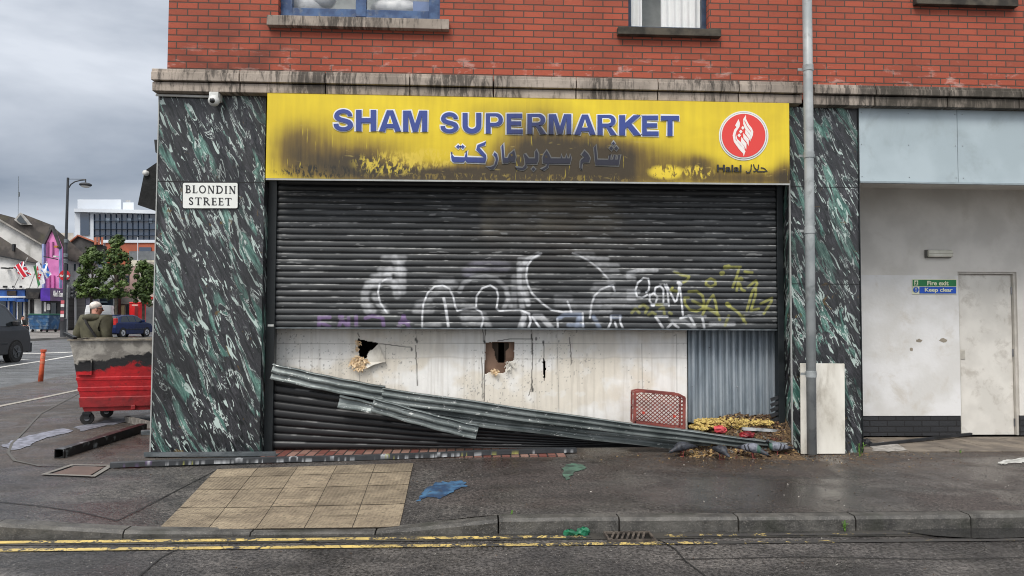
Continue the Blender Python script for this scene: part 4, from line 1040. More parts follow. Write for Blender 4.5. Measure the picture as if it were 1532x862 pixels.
def glyph(ch):
    """strokes (width, points) in a box of height 1, y down; returns width too"""
    if ch == 'I': return .34, [(T, [(.17,0),(.17,1)]), (tn, [(0,.03),(.34,.03)]), (tn, [(0,.97),(.34,.97)])]
    if ch == 'L': return .62, [(T, [(.17,0),(.17,1)]), (tn, [(0,.03),(.34,.03)]), (tn*1.3, [(0,.96),(.58,.96)]), (tn, [(.58,.99),(.62,.76)])]
    if ch == 'T': return .78, [(T, [(.39,0),(.39,1)]), (tn*1.3, [(0,.04),(.78,.04)]), (tn, [(.02,.02),(.0,.22)]), (tn, [(.76,.02),(.78,.22)]), (tn, [(.22,.97),(.56,.97)])]
    if ch == 'E': return .62, [(T, [(.17,0),(.17,1)]), (tn*1.2, [(0,.04),(.56,.04)]), (tn*1.2, [(.17,.5),(.48,.5)]), (tn*1.2, [(0,.96),(.58,.96)]), (tn, [(.56,.02),(.57,.2)]), (tn, [(.58,.99),(.62,.78)]), (tn, [(.48,.4),(.48,.6)])]
    if ch == 'N': return .86, [(tn*1.3, [(.13,0),(.13,1)]), (T, [(.13,0),(.74,1.02)]), (tn*1.3, [(.74,0),(.74,1)]), (tn, [(-.02,.03),(.2,.03)]), (tn, [(0,.97),(.27,.97)]), (tn, [(.6,.03),(.88,.03)])]
    if ch == 'O': return .9, [(T*.8, arc(.45,.5,.38,.46,0,360,28))]
    if ch == 'D': return .88, [(T, [(.17,0),(.17,1)]), (T*.8, [(.0,.04)]+arc(.36,.5,.45,.46,88,-88,18)+[(.0,.96)])]
    if ch == 'B': return .68, [(T, [(.17,0),(.17,1)]), (T*.7, [(0,.04)]+arc(.3,.27,.26,.23,88,-88,10)), (T*.75, [(.17,.5)]+arc(.34,.73,.28,.23,88,-88,10)+[(0,.96)])]
    if ch == 'R': return .80, [(T, [(.17,0),(.17,1)]), (T*.75, [(0,.04)]+arc(.32,.28,.27,.24,88,-88,10)+[(.17,.52)]), (T*.9, [(.34,.52),(.74,.97),(.84,.97)]), (tn, [(0,.97),(.34,.97)])]
    if ch == 'S': return .58, [(T*.85, [(.5,.22)]+arc(.3,.25,.2,.2,20,180,8)+[(.14,.36),(.42,.6)]+arc(.29,.75,.2,.2,20,-160,10)+[(.05,.8)]), (tn, [(.5,.02),(.51,.26)])]
def serif_line(word, xa, xb, ya, yb, yc, yd):
    """letters from photo x xa..xb, top ya->yc, bottom yb->yd (left -> right)"""
    ws = [glyph(c)[0] for c in word]; gap = .24; tot = sum(ws)+gap*(len(word)-1); x = 0
    for c, wd in zip(word, ws):
        mb = MB()
        for k, (w_, pl) in enumerate(glyph(c)[1]):
            P = []
            for a, b in pl:
                u = (x+a)/tot; X = xa+(xb-xa)*u; y0_ = ya+(yc-ya)*u; y1_ = yb+(yd-yb)*u
                P.append(W(X, y0_+(y1_-y0_)*b, -.0235-.0003*k))
            mb.ribbon(P, w_*.095, (0,-1,0))
        mb.build('letter', M['black'], plate); x += wd+gap
serif_line('BLONDIN', 277.5, 352.5, 277.3, 288.8, 278.6, 290)
serif_line('STREET', 282.3, 346.2, 295.3, 306.6, 296.4, 307.6)

# ------------------------------------------------------------------ fittings on the front
# down-pipe
dp = empty('drainpipe', tuple(G(1216, 676)), 'tall grey round drainpipe fixed in front of the right marble pillar', 'drainpipe')
pa, pb = W(1207.5, -40, -.27), W(1214.5, 669, -.27)
mb = MB().tube([(pa.x, -.27, 8.6), (pa.x*.55+pb.x*.45, -.27, 2.5), (pb.x, -.27, .035)], .052, 20); mb.build('pipe', M['pipe'], dp, smoothf=True)
for y in (102, 232, 345, 560):
    p = W(1207.5+7*(y+40)/709, y, -.27); MB().tube([(p.x, -.27, p.z-.035), (p.x, -.27, p.z+.035)], .058, 20).build('collar', M['pipe'], dp, bevel=.003)
    MB().box(p.x-.09, p.x+.09, -.22, -.205, p.z-.014, p.z+.014).build('bracket', M['pipe'], dp)
# thin downpipe on the street corner
p = W(243.5, 60, .35)
MB().tube([(x0+.02, .3, zc1), (x0+.02, .3, 8.6)], .026, 12).build('corner_pipe', M['pipe'], None, label='thin grey pipe running up the corner of the red brick wall', category='pipe')
# security camera with conduit
cc_ = empty('security_camera', tuple(W(321, 150, -.1)), 'small white dome security camera on a bracket at the top of the left pillar', 'camera')
q = W(321, 133, -.12); q2 = W(320, 151, -.14)
MB().box(q.x-.05, q.x+.05, -.15, -.004, W(0,144,-.1).z+.0, zc0-.006).build('bracket', M['white'], cc_, bevel=.006)
MB().ball((q2.x, -.14, q2.z), .062, .06, .06, 20, 14).build('dome', M['white'], cc_, smoothf=True)
MB().ball((q2.x+.0, -.178, q2.z-.008), .033, .03, .033, 16, 10).build('lens', glassy('camera lens', lin(12,12,14)), cc_, smoothf=True)
MB().tube([(x0-.03, -.03, zc0-.02), (q.x, -.03, zc0-.028)], .014, 8).build('conduit', M['white'], cc_)
# dark awning cassette and lamp on the main-road side
aw = empty('side_awning', tuple(W(236, 290, 1.5)), 'folded black awning hanging off the main road side of the building', 'awning')
pts = [W(x, y, 1.3) for x, y in ((242,238),(218.7,254),(215.7,259),(206,306.7),(233.8,316),(244,318))]
MB().prism(pts, (0, 3.2, 0)).build('awning_cover', gm('black awning cloth', lin(30,31,32), lin(20,21,22), 6, .85, bump=.02, bs=12), aw)
p = W(218, 259, 1.28); MB().tube([(p.x, 1.26, p.z), (p.x, 4.5, p.z)], .035, 14).build('awning_roller', M['white'], aw, smoothf=True)
pts = [W(x, y, 2.2) for x, y in ((230.5,209),(246,209),(246,236),(237,231),(232.5,228))]
MB().prism(pts, (0, .5, 0)).build('side_bracket_sign', M['black'], None, label='small black box fixed high on the main road side above the awning', category='sign box')
# leaning white board behind the pipe
pts = [W(1197.5,544,-.04), W(1263.5,544.5,-.04), W(1264.5,674,-.12), W(1198.5,672,-.12)]
pts[2].z = pts[3].z = .01
MB().prism(pts, (0,.014,.003)).build('leaning_board', M['whiteboard'], None, label='tall off-white board leaning against the right pillar behind the drainpipe', category='board')

# ------------------------------------------------------------------ recess on the right
rec = bld
rw = gm('pale grey render', lin(222,219,213), lin(208,205,199), 2.2, .85, dirt=lin(204,200,192), ds=2.6, bump=.004, bs=25)
zd = wz(1480, 407, RD); dx0, dx1 = wx(1434.5, 500, RD), wx(1523, 500, RD); zr1 = wz(1480, 287, RD)
zpl = wz(1360, 622, RD); zst = .03
zbreak = wz(1350, 412, RD)
mb = MB().box(x3-.1, dx0, RD, RD+.2, zbreak, zc0-.02).box(dx0, dx1, RD, RD+.2, zd, zc0-.02).box(dx1, XR, RD, RD+.2, zpl, zc0-.02)
mb.build('rendered_wall', rw, bld)
MB().box(x3-.1, dx0, RD-.012, RD+.2, zpl, zbreak).build('rendered_wall', gm('cleaner render patch', lin(226,226,226), lin(212,211,208), 2, .8, dirt=lin(200,195,186), ds=3, bump=.004, bs=25), bld)
MB().box(x3-.1, dx0, RD-.004, RD+.2, zst, zpl-.002).box(dx1, XR, RD-.004, RD+.2, zst, zpl-.002).build('brick_plinth', M['blackbrick'], bld)
MB().box(x3-.02, XR, .02, RD, zr1+.02, zr1+.06).build('recess_soffit', rw, bld)
for (a, b) in (((1369,508),(1381,512)), ((1404,509),(1419,510)), ((1361,520),(1366,526))):
    p = W((a[0]+b[0])/2, (a[1]+b[1])/2, RD-.014); sx = (b[0]-a[0])*.0045
    MB().poly([(p.x+sx*math.cos(t_)*random.uniform(.6,1.1), RD-.0135, p.z+.028*math.sin(t_)*random.uniform(.5,1.2)) for t_ in [i*.52 for i in range(12)]]).build('bare_patch', flat('bare render scar', lin(150,142,128), .9), bld)
dm_ = gm('door paint', lin(222,219,212), lin(208,205,198), 3, .55, dirt=lin(176,170,160), ds=5)
door = MB().box(dx0+.035, dx1-.035, RD+.06, RD+.1, zst, zd-.03).build('door', dm_, bld, bevel=.003)
MB().box(dx0, dx0+.03, RD+.02, RD+.11, zst, zd).box(dx1-.03, dx1, RD+.02, RD+.11, zst, zd).box(dx0+.03, dx1-.03, RD+.02, RD+.11, zd-.026, zd).build('door_frame', flat('door frame paint', lin(196,192,184), .6), door, bevel=.002)
for y in (435, 528, 632):
    p = W(1519, y, RD+.05); MB().tube([(dx1-.036, RD+.052, p.z-.05), (dx1-.036, RD+.052, p.z+.05)], .009, 8).build('hinge', M['chrome'], door)
p = W(1440, 531, RD+.055); MB().box(p.x-.035, p.x+.035, RD+.052, RD+.0598, p.z-.06, p.z+.06).build('lock_plate', flat('lock plate', lin(186,182,172), .5), door, bevel=.004)
# fascia panels above the recess
fz0, fz1 = wz(1400, 273, -.0), zc0-.004
fm = gm('pale blue grey panel', lin(176,190,196), lin(164,178,184), 1.5, .4, dirt=lin(150,162,166), ds=2)
xm = wx(1432.5, 210, -.02)
for (a, b) in ((x3+.014, xm-.003), (xm+.003, xm+2.9), (xm+2.906, XR)):
    pn = MB().box(a, b, -.02, .02, fz0, fz1).build('fascia_panel', fm, bld, bevel=.002)
    for fx in (.02, .5, .98):
        for fz in (.06, .5, .93):
            MB().ball((a+(b-a)*fx, -.022, fz0+(fz1-fz0)*fz), .006, .004, .006, 8, 4).build('rivet', M['chrome'], pn)
MB().box(x3+.014, XR, -.03, .02, fz0-.02, fz0-.002).build('fascia_trim', flat('fascia edge', lin(150,162,168), .4), bld)
MB().box(x3+.002, XR, .021, .05, zr1+.07, fz1).build('fascia_back', M['void'], bld)
# bulkhead lamp and safety sign
bl = empty('bulkhead_light', tuple(W(1405, 380, RD)), 'oblong white bulkhead light on the render above the fire exit sign', 'light')
a, b = W(1386,373.5,RD-.05), W(1425,386,RD-.05)
MB().box(a.x, b.x, RD-.035, RD-.001, b.z, a.z).build('lamp_base', flat('grey lamp base', lin(110,108,104), .6), bl, bevel=.008)
MB().box(a.x+.012, b.x-.006, RD-.085, RD-.036, b.z+.008, a.z-.006).build('diffuser', gm('cream diffuser', lin(222,220,208), lin(206,204,190), 9, .35), bl, bevel=.018)
MB().box(a.x+.02, b.x-.012, RD-.088, RD-.084, (a.z+b.z)/2-.004, (a.z+b.z)/2+.004).build('diffuser_rib', flat('diffuser rib', lin(186,182,168), .5), bl)
fs = empty('fire_exit_sign', tuple(W(1398, 430, RD-.013)), 'green and blue sign reading Fire exit Keep clear beside the grey door', 'sign')
FSY = RD-.020
def qd(x0_, y0_, x1_, y1_, Y, th=.003): return MB().prism([W(x, y, Y) for x, y in ((x0_,y0_),(x1_,y0_+.2),(x1_,y1_+.2),(x0_,y1_))], (0, th, 0))
qd(1365.0,417.9,1431.3,440.2,FSY,.006).build('sign_plate', flat('cream sign plate', lin(226,228,196), .4, .96), fs)
qd(1365.8,418.7,1430.6,428.2,FSY-.004).build('green_panel', flat('green panel', lin(14,124,66), .4), fs)
qd(1375.7,429.2,1430.6,439.1,FSY-.004).build('blue_panel', flat('blue panel', lin(14,84,200), .4), fs)
def fsh(name, pts, m, Y=FSY-.008): return MB().prism([W(x, y, Y) for x, y in pts], (0,.0025,0)).build(name, m, fs)
cream = flat('cream print', lin(226,230,200), .4, .96)
fsh('exit_pictogram', [(1368,419.6),(1373.6,419.6),(1373.6,427.3),(1368,427.3)], cream)
for pl in ([(1370.9,420.2),(1371.9,420.2),(1371.9,421.3),(1370.9,421.3)], [(1369.2,422),(1371.6,421.6),(1372.6,423),(1371.4,423.2),(1371.9,424.8),(1373,426.8),(1372.2,427),(1370.9,425.2),(1369.8,426.8),(1368.6,426.8),(1370,424.4),(1370.2,423),(1369.2,423)]):
    fsh('running_figure', pl, flat('green print', lin(14,110,60), .4), FSY-.0115)
fsh('mandatory_disc', [(1370.4+4.1*math.cos(i*.35), 433.6+4.3*math.sin(i*.35)) for i in range(18)], flat('blue print', lin(20,84,186), .4))
fsh('exclamation_mark', [(1369.7,430.6),(1371.1,430.6),(1370.8,434.6),(1370,434.6)], cream, FSY-.0115); fsh('exclamation_mark', [(1369.9,435.6),(1370.9,435.6),(1370.9,436.6),(1369.9,436.6)], cream, FSY-.0115)
lettering('lettering', 'Fire exit', ((1387.2,420.3),(1419,420.5),(1419,427.2),(1387.2,427)), FSY-.006, cream, fs, .022, th=.003)
lettering('lettering', 'Keep clear', ((1383.5,430.7),(1425,431),(1425,438.6),(1383.5,438.2)), FSY-.006, cream, fs, .022, th=.003)
# ------------------------------------------------------------------ things lying on the footway
def gp(px, py, dz=0): p = G(px, py); p.z += dz; return p
# silver angle at the foot of the left pillar
a, b = G(225, 690), G(407, 688)
mb = MB(); mb.box(x0-.02, b.x, -.13, -.128+.006, 0.012, .062).box(x0-.02, b.x, -.122, -.004, .012, .018)
mb.build('metal_angle', M['galv'], None, label='silver metal angle strip lying along the foot of the left marble pillar', category='metal strip')
# bottom rail of the shutter, fallen flat, graffiti on it
A, B = gp(164, 702, .012), gp(863, 679, .012)
L = (B-A).length; d = (B-A).normalized(); sd = Vector((-d.y, d.x, 0))
us = np.linspace(0, 1, 1300); profb = [(0,0),(0,.045),(.02,.05),(.06,.05),(.075,.022),(.10,.022),(.11,.0)]
V = np.array([tuple(A+d*(L*u)+sd*o+Vector((0,0,h+.006*math.sin(u*9)))) for (o, h) in profb for u in us])
nu = len(us); i = np.arange((nu-1)*(len(profb)-1)); a0 = (i//(nu-1))*nu+i % (nu-1)
x_, y_ = proj(V); cb = np.ones((len(V),3))*np.array([.035,.038,.042])*(.6+.9*fbm(V[:,0]*5, V[:,1]*60, 4))[:, None]
wob = np.sin(x_*.09)*3+np.sin(x_*.23+1)*2
gl_ = [((.62,.64,.66), [(230,697),(260,690),(300,700),(350,688),(400,697),(440,686),(470,694)]), ((.62,.64,.66),[(560,686),(600,684),(640,690),(680,680),(700,688),(735,682)]), ((.5,.5,.12),[(600,692),(650,689)]), ((.5,.5,.12),[(745,683),(775,681)]), ((.17,.11,.24),[(185,696),(240,694)]), ((.62,.64,.66),[(790,681),(862,680)])]
for k in range(30):
    xa_ = random.uniform(215, 520) if k < 17 else random.uniform(545, 750); yc_ = 697-(xa_-215)*.0305
    gl_.append((random.choice([(.62,.64,.66)]*4+[(.45,.45,.12)]), [(xa_, yc_+random.uniform(-3,3)), (xa_+random.uniform(4,12), yc_+random.uniform(-4,4)), (xa_+random.uniform(10,18), yc_+random.uniform(-3,3))]))
for col, pl in gl_:
    al = ((1-ss(.4, 1.2, dist_line(x_, y_+wob*.9, pl)))*(.35+.5*vnoise(x_*.35, y_*.6)))[:, None]; cb = cb*(1-al)+np.array(col)*al
wr = (0*ss(.6,.7, fbm(V[:,0]*6+3, V[:,1]*0+.3+V[:,2]*50, 4))*.5)[:, None]; cb = cb*(1-wr)+.45*wr
me = np_mesh('bottom_rail', V, np.stack([a0, a0+1, a0+1+nu, a0+nu], 1), np.concatenate([cb, np.ones((len(V),1))], 1), False)
link('bottom_rail', me, M['shutter'], label='long black shutter bottom rail with paint scrawls lying across the footway', category='metal rail')
# black tube and timber offcuts near the bin
A, B = gp(88, 686, .05), gp(214, 645, .05)
tb = NT('sooty black tube', .4); p = tb.pos(); tb.col(tb.mix(tb.mr(tb.noise(p, 9, 7, .3), .55, .68), lin(26,26,27), lin(120,124,126)))
tubo = empty('black_tube', tuple(A), 'long hollow black square metal tube lying on the corner footway pointing at the camera', 'metal tube')
mb = MB(); dd = (B-A).normalized(); sdd = Vector((-dd.y, dd.x, 0)); w_ = .045
for o in ((-1,0),(1,0)): mb.bar(A+sdd*w_*o[0], B+sdd*w_*o[0], .008, .098)
mb.bar(A+Vector((0,0,.045)), B+Vector((0,0,.045)), .09, .008).bar(A-Vector((0,0,.045)), B-Vector((0,0,.045)), .09, .008)
mb.build('tube_wall', tb.m, tubo)
MB().bar(A+dd*.25, A+dd*.26, .08, .08).build('tube_inside', M['void'], tubo)
wood = gm('grey weathered timber', lin(136,132,126), lin(104,100,95), 9, .8, st=(3,1,1))
A, B = gp(189, 631, .04), gp(232, 642, .04); MB().bar(A, B, .05, .08).build('timber_offcut', wood, None, label='grey timber batten on the ground between the bin and the left pillar', category='timber')
A, B = gp(211, 651, .03), gp(232, 650, .03); MB().bar(A, B, .09, .06).build('metal_offcut', M['galv'], None, label='short steel channel offcut beside the left pillar behind the black tube', category='metal offcut', bevel=.006)
A, B = G(1300, 670), G(1453, 655); A.z = .03; B.z = .05
MB().bar(A, B, .035, .03).build('black_rod', M['black'], None, label='thin black rod lying at an angle in front of the grey door recess', category='rod')
# torn black plastic at the foot of the pillar
def crumple(name, c, rx, ry, rz, mat, label, cat, seed=1, n=14, m=10, par=None, **k):
    r2 = random.Random(seed); mb = MB(); mb.ball(c, rx, ry, rz, n, m)
    mb.v = [(x+(r2.random()-.5)*rx*.5, y+(r2.random()-.5)*ry*.5, max(z+(r2.random()-.5)*rz*.5, c[2]-rz*.9)) for x, y, z in mb.v]
    kw = dict(label=label, category=cat, **k) if label else {}
    return mb.build(name, mat, par, **kw)
p = gp(1297, 669, .03); crumple('black_plastic', tuple(p), .06, .05, .06, M['black'], 'scrap of crumpled black plastic by the right pillar foot beside the black rod', 'plastic scrap', 3)
# paint spills
def blob(name, pxs, mat, label, cat, jit=1.0, dz=.0045):
    P = []; n = len(pxs)
    for i in range(n):
        (xa_, ya_), (xb_, yb_) = pxs[i], pxs[(i+1) % n]
        for k in range(4):
            t_ = k/4; x, y = xa_+(xb_-xa_)*t_, ya_+(yb_-ya_)*t_
            if k: x += random.uniform(-3.2,3.2)*jit; y += random.uniform(-1.2,1.2)*jit
            q = G(x, y); P.append((q.x, q.y, gz(q.x, q.y)+dz))
    return MB().prism(P, (0,0,.002)).build(name, mat, None, label=label, category=cat)
blob('paint_spill', [(628,745),(634,736),(650,724),(662,721),(672,723),(684,719),(697,722),(697,729),(680,734),(668,742),(655,747),(640,744),(622,751)], gm('blue paint', lin(64,104,138), lin(32,60,92), 9, .6, dirt=lin(56,58,60), ds=16), 'blue paint spill on the footway right of the tactile slabs', 'paint spill')
blob('paint_spill', [(840,702),(846,696),(860,694),(876,697),(874,703),(862,706),(855,712),(846,720),(842,712)], gm('green paint', lin(84,114,98), lin(56,72,64), 9, .6, dirt=lin(56,58,56), ds=16), 'dull green paint spill on the footway below the fallen slats', 'paint spill')
blob('paint_spill', [(2,668),(20,659),(55,650),(92,642),(110,645),(70,655),(45,668),(22,674)], gm('pale dried paint', lin(140,142,156), lin(104,106,116), 12, .6), 'pale lilac white paint spill on the corner footway left of the black tube', 'paint spill')
blob('paint_spill', [(110,640),(150,632),(188,627),(196,631),(150,639),(120,646)], gm('pale dried paint streak', lin(132,134,144), lin(96,98,106), 12, .6), 'thin pale paint streak on the ground under the red bin', 'paint spill')
blob('paint_splash', [(1493,692),(1505,689),(1518,688),(1532,685),(1545,686),(1545,692),(1528,694),(1510,694),(1498,696)], gm('white paint splash', lin(200,200,196), lin(150,150,146), 14, .6), 'white paint splash on the footway at the right edge', 'paint splash')
blob('paint_mark', [(1300,668),(1322,663),(1345,668),(1358,676),(1330,678),(1305,676)], gm('pale cement smear', lin(176,172,166), lin(130,126,120), 14, .7), 'pale cement smear on the paving beside the black rod', 'smear', dz=.017)
# green litter, drain grating, weeds
gr = empty('green_litter', tuple(G(858, 792, rz_)), 'crushed green plastic litter in the gutter below the kerb', 'litter')
gm_ = gm('green plastic', lin(34,118,84), lin(24,92,66), 9, .3)
for k, (px, py, w2_, h2_) in enumerate(((848,790,.075,.04),(869,791,.08,.055),(858,793,.05,.03))):
    q = G(px, py+4, rz_); crumple('plastic_piece', (q.x, -2.745, q.z+h2_*.5), w2_*.6, .03, h2_*.6, gm_, None, None, 5+k, 10, 6, gr)
q0, q1 = G(905, 803, rz_), G(968, 794, rz_)
dg = empty('drain_grating', ((q0.x+q1.x)/2, (q0.y+q1.y)/2, -.11), 'rusty slanted drain grating set in the gutter between the yellow lines', 'grating')
ir = gm('rusty iron', lin(94,86,78), lin(62,56,52), 12, .6)
gx0, gx1, gy0, gy1 = q0.x, q1.x, Y2+.045, -2.71
zr = -.11
MB().box(gx0+.015, gx1-.015, gy0+.015, gy1-.015, zr+.001, zr+.006).build('drain_hole', flat('dark drain', lin(8,8,8), .3), dg)
for k in range(7):
    x = gx0+.02+k*(gx1-gx0-.1)/6.5; MB().bar((x, gy0+.01, zr+.014), (x+.06, gy1-.01, zr+.014), .016, .012).build('grating_bar', ir, dg)
for (u0, u1, v0, v1) in ((gx0, gx1, gy0, gy0+.015), (gx0, gx1, gy1-.015, gy1), (gx0, gx0+.015, gy0+.015, gy1-.015), (gx1-.015, gx1, gy0+.015, gy1-.015)):
    MB().box(u0, u1, v0, v1, zr+.002, zr+.02).build('grating_frame', ir, dg)
def weed(px, py, h, n, label, hf=gz, Y=None, z=None):
    q = G(px, py, hf); Y = q.y if Y is None else Y; q = Vector((q.x, Y, q.z if z is None else z))
    r = empty('weed', tuple(q), label, 'weed', group='weeds in the paving joints')
    st = MB(); lf = MB()
    for k in range(3):
        dx = random.uniform(-.3,.3)*h; t_ = q+Vector((dx, random.uniform(-.1,.02)*h, h*random.uniform(.7,1)))
        st.tube([q, (q+t_)/2+Vector((dx*.2,0,0)), t_], [.004,.003,.002], 6)
        for j in range(n):
            f = .25+.75*j/n; c = q+(t_-q)*f; a = random.uniform(0, 6.28); L_ = h*.33*random.uniform(.6,1.1)
            dv = Vector((math.cos(a), math.sin(a)*.6-.3, random.uniform(-.1,.6))).normalized()*L_; sd_ = dv.cross(Vector((0,0,1))).normalized()*L_*.17
            lf.add([c, c+dv*.5+sd_, c+dv, c+dv*.5-sd_], [(0,1,2,3)])
    lb_ = gm('weed leaf', lin(92,132,48), lin(60,96,34), 20, .6)
    st.build('stem', lb_, r); lf.build('leaves', lb_, r)
weed(1245, 785, .09, 6, 'small green weed growing from the foot of the kerb', rz_, Y=-2.72, z=-.105)
weed(1244, 668, .15, 7, 'slender green weed in front of the leaning white board', Y=-.24, z=0)
weed(1437, 678, .05, 5, 'low grass tuft at the edge of the recess paving')
weed(765, 770, .035, 4, 'tiny moss tuft in the kerb joint by the lowered kerb')

# ------------------------------------------------------------------ rubble, foam, bags, crate
def heap_h(x, y):
    """rubble height above the footway"""
    c = wx(1150, 650, .1); e = np.exp(-((x-c)/.62)**4*1.0)*np.exp(-((y-.36)/.34)**2)*.36
    e2 = np.exp(-((x-(c+.28))/.28)**2)*np.exp(-((y-.05)/.3)**2)*.10
    e3 = np.exp(-((x-(c-.75))/.4)**2)*np.exp(-((y-.35)/.3)**2)*.16
    n = fbm(x*7+3, y*7, 4)-.5
    h = e+e2+e3; h = h+.05*n*np.clip(h*12, 0, 1); h = h*(1-ss(x2-.10, x2+.02, x)*(y < .02)); return np.maximum(h, 0)
hx0, hx1 = wx(1020, 660, 0), x2-.03
us = np.linspace(hx0, hx1+.12, 120); vs = np.linspace(-.45, PY-.02, 70)
P, Fc = grid(us, vs, lambda u, v: np.stack([u, v, heap_h(u, v)-.004], 1))
rub = NT('earthy rubble', .9); p = rub.pos()
rub.col(rub.mix(rub.mr(rub.noise(p, 30, 8, .4, .7), .4, .6), lin(70,56,42), lin(124,100,70))); rub.bump(rub.noise(p, 40, 8, 0, .7), .03, 1)
o = link('rubble', np_mesh('rubble', P, Fc, None), rub.m, kind='stuff')
colsR = [gm('brown scrap', lin(96,74,54), lin(66,52,40), 30, .9), gm('straw scrap', lin(176,146,98), lin(136,110,72), 30, .9), gm('grey scrap', lin(120,114,106), lin(84,80,76), 30, .9), gm('rust scrap', lin(98,50,40), lin(70,40,34), 30, .9)]
def scatter(name, n, fn, size, mats, flatn=.4):
    vs = []; fs = []; mi = []
    for k in range(n):
        x, y, z, mk = fn()
        s_ = size*random.uniform(.4, 1.4); e = Euler((random.uniform(-flatn,flatn), random.uniform(-flatn,flatn), random.uniform(0,6.28))).to_matrix()
        a_, b_, h_ = s_, s_*random.uniform(.3,.9), s_*random.uniform(.08,.3); b0 = len(vs)
        for q in ((-1,-1,0),(1,-1,0),(1,1,0),(-1,1,0),(-.7,-.6,1),(.8,-.7,1),(.6,.7,1),(-.8,.6,1)):
            v = e @ Vector((q[0]*a_/2, q[1]*b_/2, q[2]*h_)); vs.append((x+v.x, y+v.y, z+v.z))
        for f in ((4,5,6,7),(0,1,5,4),(1,2,6,5),(2,3,7,6),(3,0,4,7)): fs.append(tuple(b0+i for i in f)); mi.append(mk)
    me = bpy.data.meshes.new(name); me.from_pydata(vs, [], fs); me.update()
    for m_ in mats: me.materials.append(m_)
    me.polygons.foreach_set('material_index', mi)
    return link(name, me, None, kind='stuff')
def f1():
    x = random.uniform(hx0, hx1); y = random.triangular(-.38, PY-.04, .2); f_ = (x-hx0)/(hx1-hx0); return x, y, float(heap_h(np.array([x]), np.array([y]))[0])-.002, random.choices([0,1,2,3],[3+7*f_,4-3*f_,1.5,1])[0]
scatter('rubble_scraps', 1500, f1, .035, colsR, .8)
def f2():
    x = random.gauss(wx(1150,680,0), .75); y = -abs(random.gauss(.1, .32)); return x, y, gz(x, y)+.001, random.choices([0,1,2,3],[6,2,3,1])[0]
scatter('dirt_crumbs', 1300, f2, .014, colsR)
def f3():
    x = random.uniform(-4, 6.5); y = random.uniform(-2.55, -.1); return x, y, gz(x, y)+.001, random.choices([0,1,2],[2,1,5])[0]
scatter('grit', 900, f3, .011, [colsR[0], gm('pale grit', lin(190,186,178), lin(160,156,150), 9, .8), gm('grey grit', lin(104,102,98), lin(70,70,68), 9, .8)])
def f4():
    x = random.uniform(-4.5, 6.5); y = random.uniform(-5.5, -2.85); return x, y, rz_(x, y)+.001, random.choices([0,1,2],[2,1,4])[0]
scatter('road_grit', 500, f4, .010, [colsR[0], gm('pale grit', lin(180,176,168), lin(150,146,140), 9, .8), gm('grey grit', lin(104,102,98), lin(70,70,68), 9, .8)])
# yellow insulation foam
def foam(px, py, rx, rz2, seed, label):
    q = W(px, py, .22); r2 = random.Random(seed); mb = MB()
    z0 = float(heap_h(np.array([q.x]), np.array([.22]))[0])
    for k in range(int(1500*rx)):
        a_ = r2.uniform(0, 6.28); r = r2.random()**.5; c = (q.x+rx*r*math.cos(a_), .24+.14*r*math.sin(a_), max(z0-.02, q.z-.03)+rz2*r2.uniform(-.5,.6)*(1-r*.5))
        mb.ball(c, r2.uniform(.010,.030), r2.uniform(.010,.028), r2.uniform(.006,.018), 6, 4)
    mb.v = [(x+r2.uniform(-.007,.007), y+r2.uniform(-.007,.007), z+r2.uniform(-.007,.007)) for x, y, z in mb.v]
    fmm = NT('yellow insulation', .95); p = fmm.pos(); fmm.col(fmm.mix(fmm.mr(fmm.noise(p, 26, 8, .5, .7), .42, .6), lin(208,186,112), lin(158,132,82)))
    mb.build('insulation_foam', fmm.m, None, label=label, category='insulation', group='yellow insulation on the rubble')
foam(1088, 639, .38, .12, 1, 'large torn lump of yellow insulation between the crate and the corrugated sheet')
foam(1140, 631, .13, .05, 2, 'smaller lump of yellow insulation under the right of the corrugated sheet')
foam(1047, 636, .10, .03, 5, 'small strip of yellow insulation at the right foot of the red crate')
redp = gm('red plastic', lin(150,38,46), lin(98,24,32), 12, .35)
q = W(1077, 643, .08); crumple('red_bag', (q.x, .08, q.z), .07, .05, .045, gm('faded red bag', lin(206,88,92), lin(176,52,62), 12, .4), 'bright red plastic bag on the yellow insulation', 'plastic bag', 8)
q = W(1117, 651, .04); crumple('red_bag', (q.x, .04, q.z), .085, .05, .04, redp, 'dark red plastic bag on the brown rubble', 'plastic bag', 9)
A, B = W(1110, 641, .12), W(1163, 644, .12); MB().bar(A, B, .10, .03).build('metal_plate', gm('chalky metal plate', lin(190,194,196), lin(130,134,136), 9, .5), None, label='pale chalky metal plate lying on top of the rubble', category='metal plate')
# red plastic crate on its side
crp = gm('brick red crate plastic', lin(142,74,66), lin(112,54,50), 8, .5)
YC = .16
cr_ = empty('plastic_crate', tuple(W(985, 638, YC)), 'brick red plastic lattice crate standing on its side against the cream boards', 'crate')
K = lambda a, b, Y=YC: W(920+a/5.471, 570+b/5.471, Y)
dpv = Vector((0, .17, 0))
LT = [K(165,98), K(215,84), K(515,115), K(560,140)]
bb = [K(155,340), K(565,395)]
mb = MB()
rim = [(K(163,95), K(160,345)), (K(568,135), K(565,400)), (K(165,92), K(215,82)), (K(215,82), K(520,112)), (K(520,112), K(568,138)), (K(160,338), K(565,392))]
for a, b in rim: mb.bar(a, b, .03, .024, (0,1,0))
mb.build('crate_rim', crp, cr_)
bk = MB()
for a, b in rim: bk.bar(a+dpv, b+dpv, .02, .02, (0,1,0))
for c in (K(163,95), K(568,135), K(160,338), K(565,392), K(163,210)): bk.bar(c, c+dpv, .022, .02)
for c in (K(163,140), K(163,260)): bk.bar(c, c+dpv, .012, .05)
for f in (.2, .4, .6, .8): c = K(163+405*f, 88+40*f); bk.bar(c, c+dpv, .012, .02)
bk.build('crate_side', crp, cr_)
lat = MB()
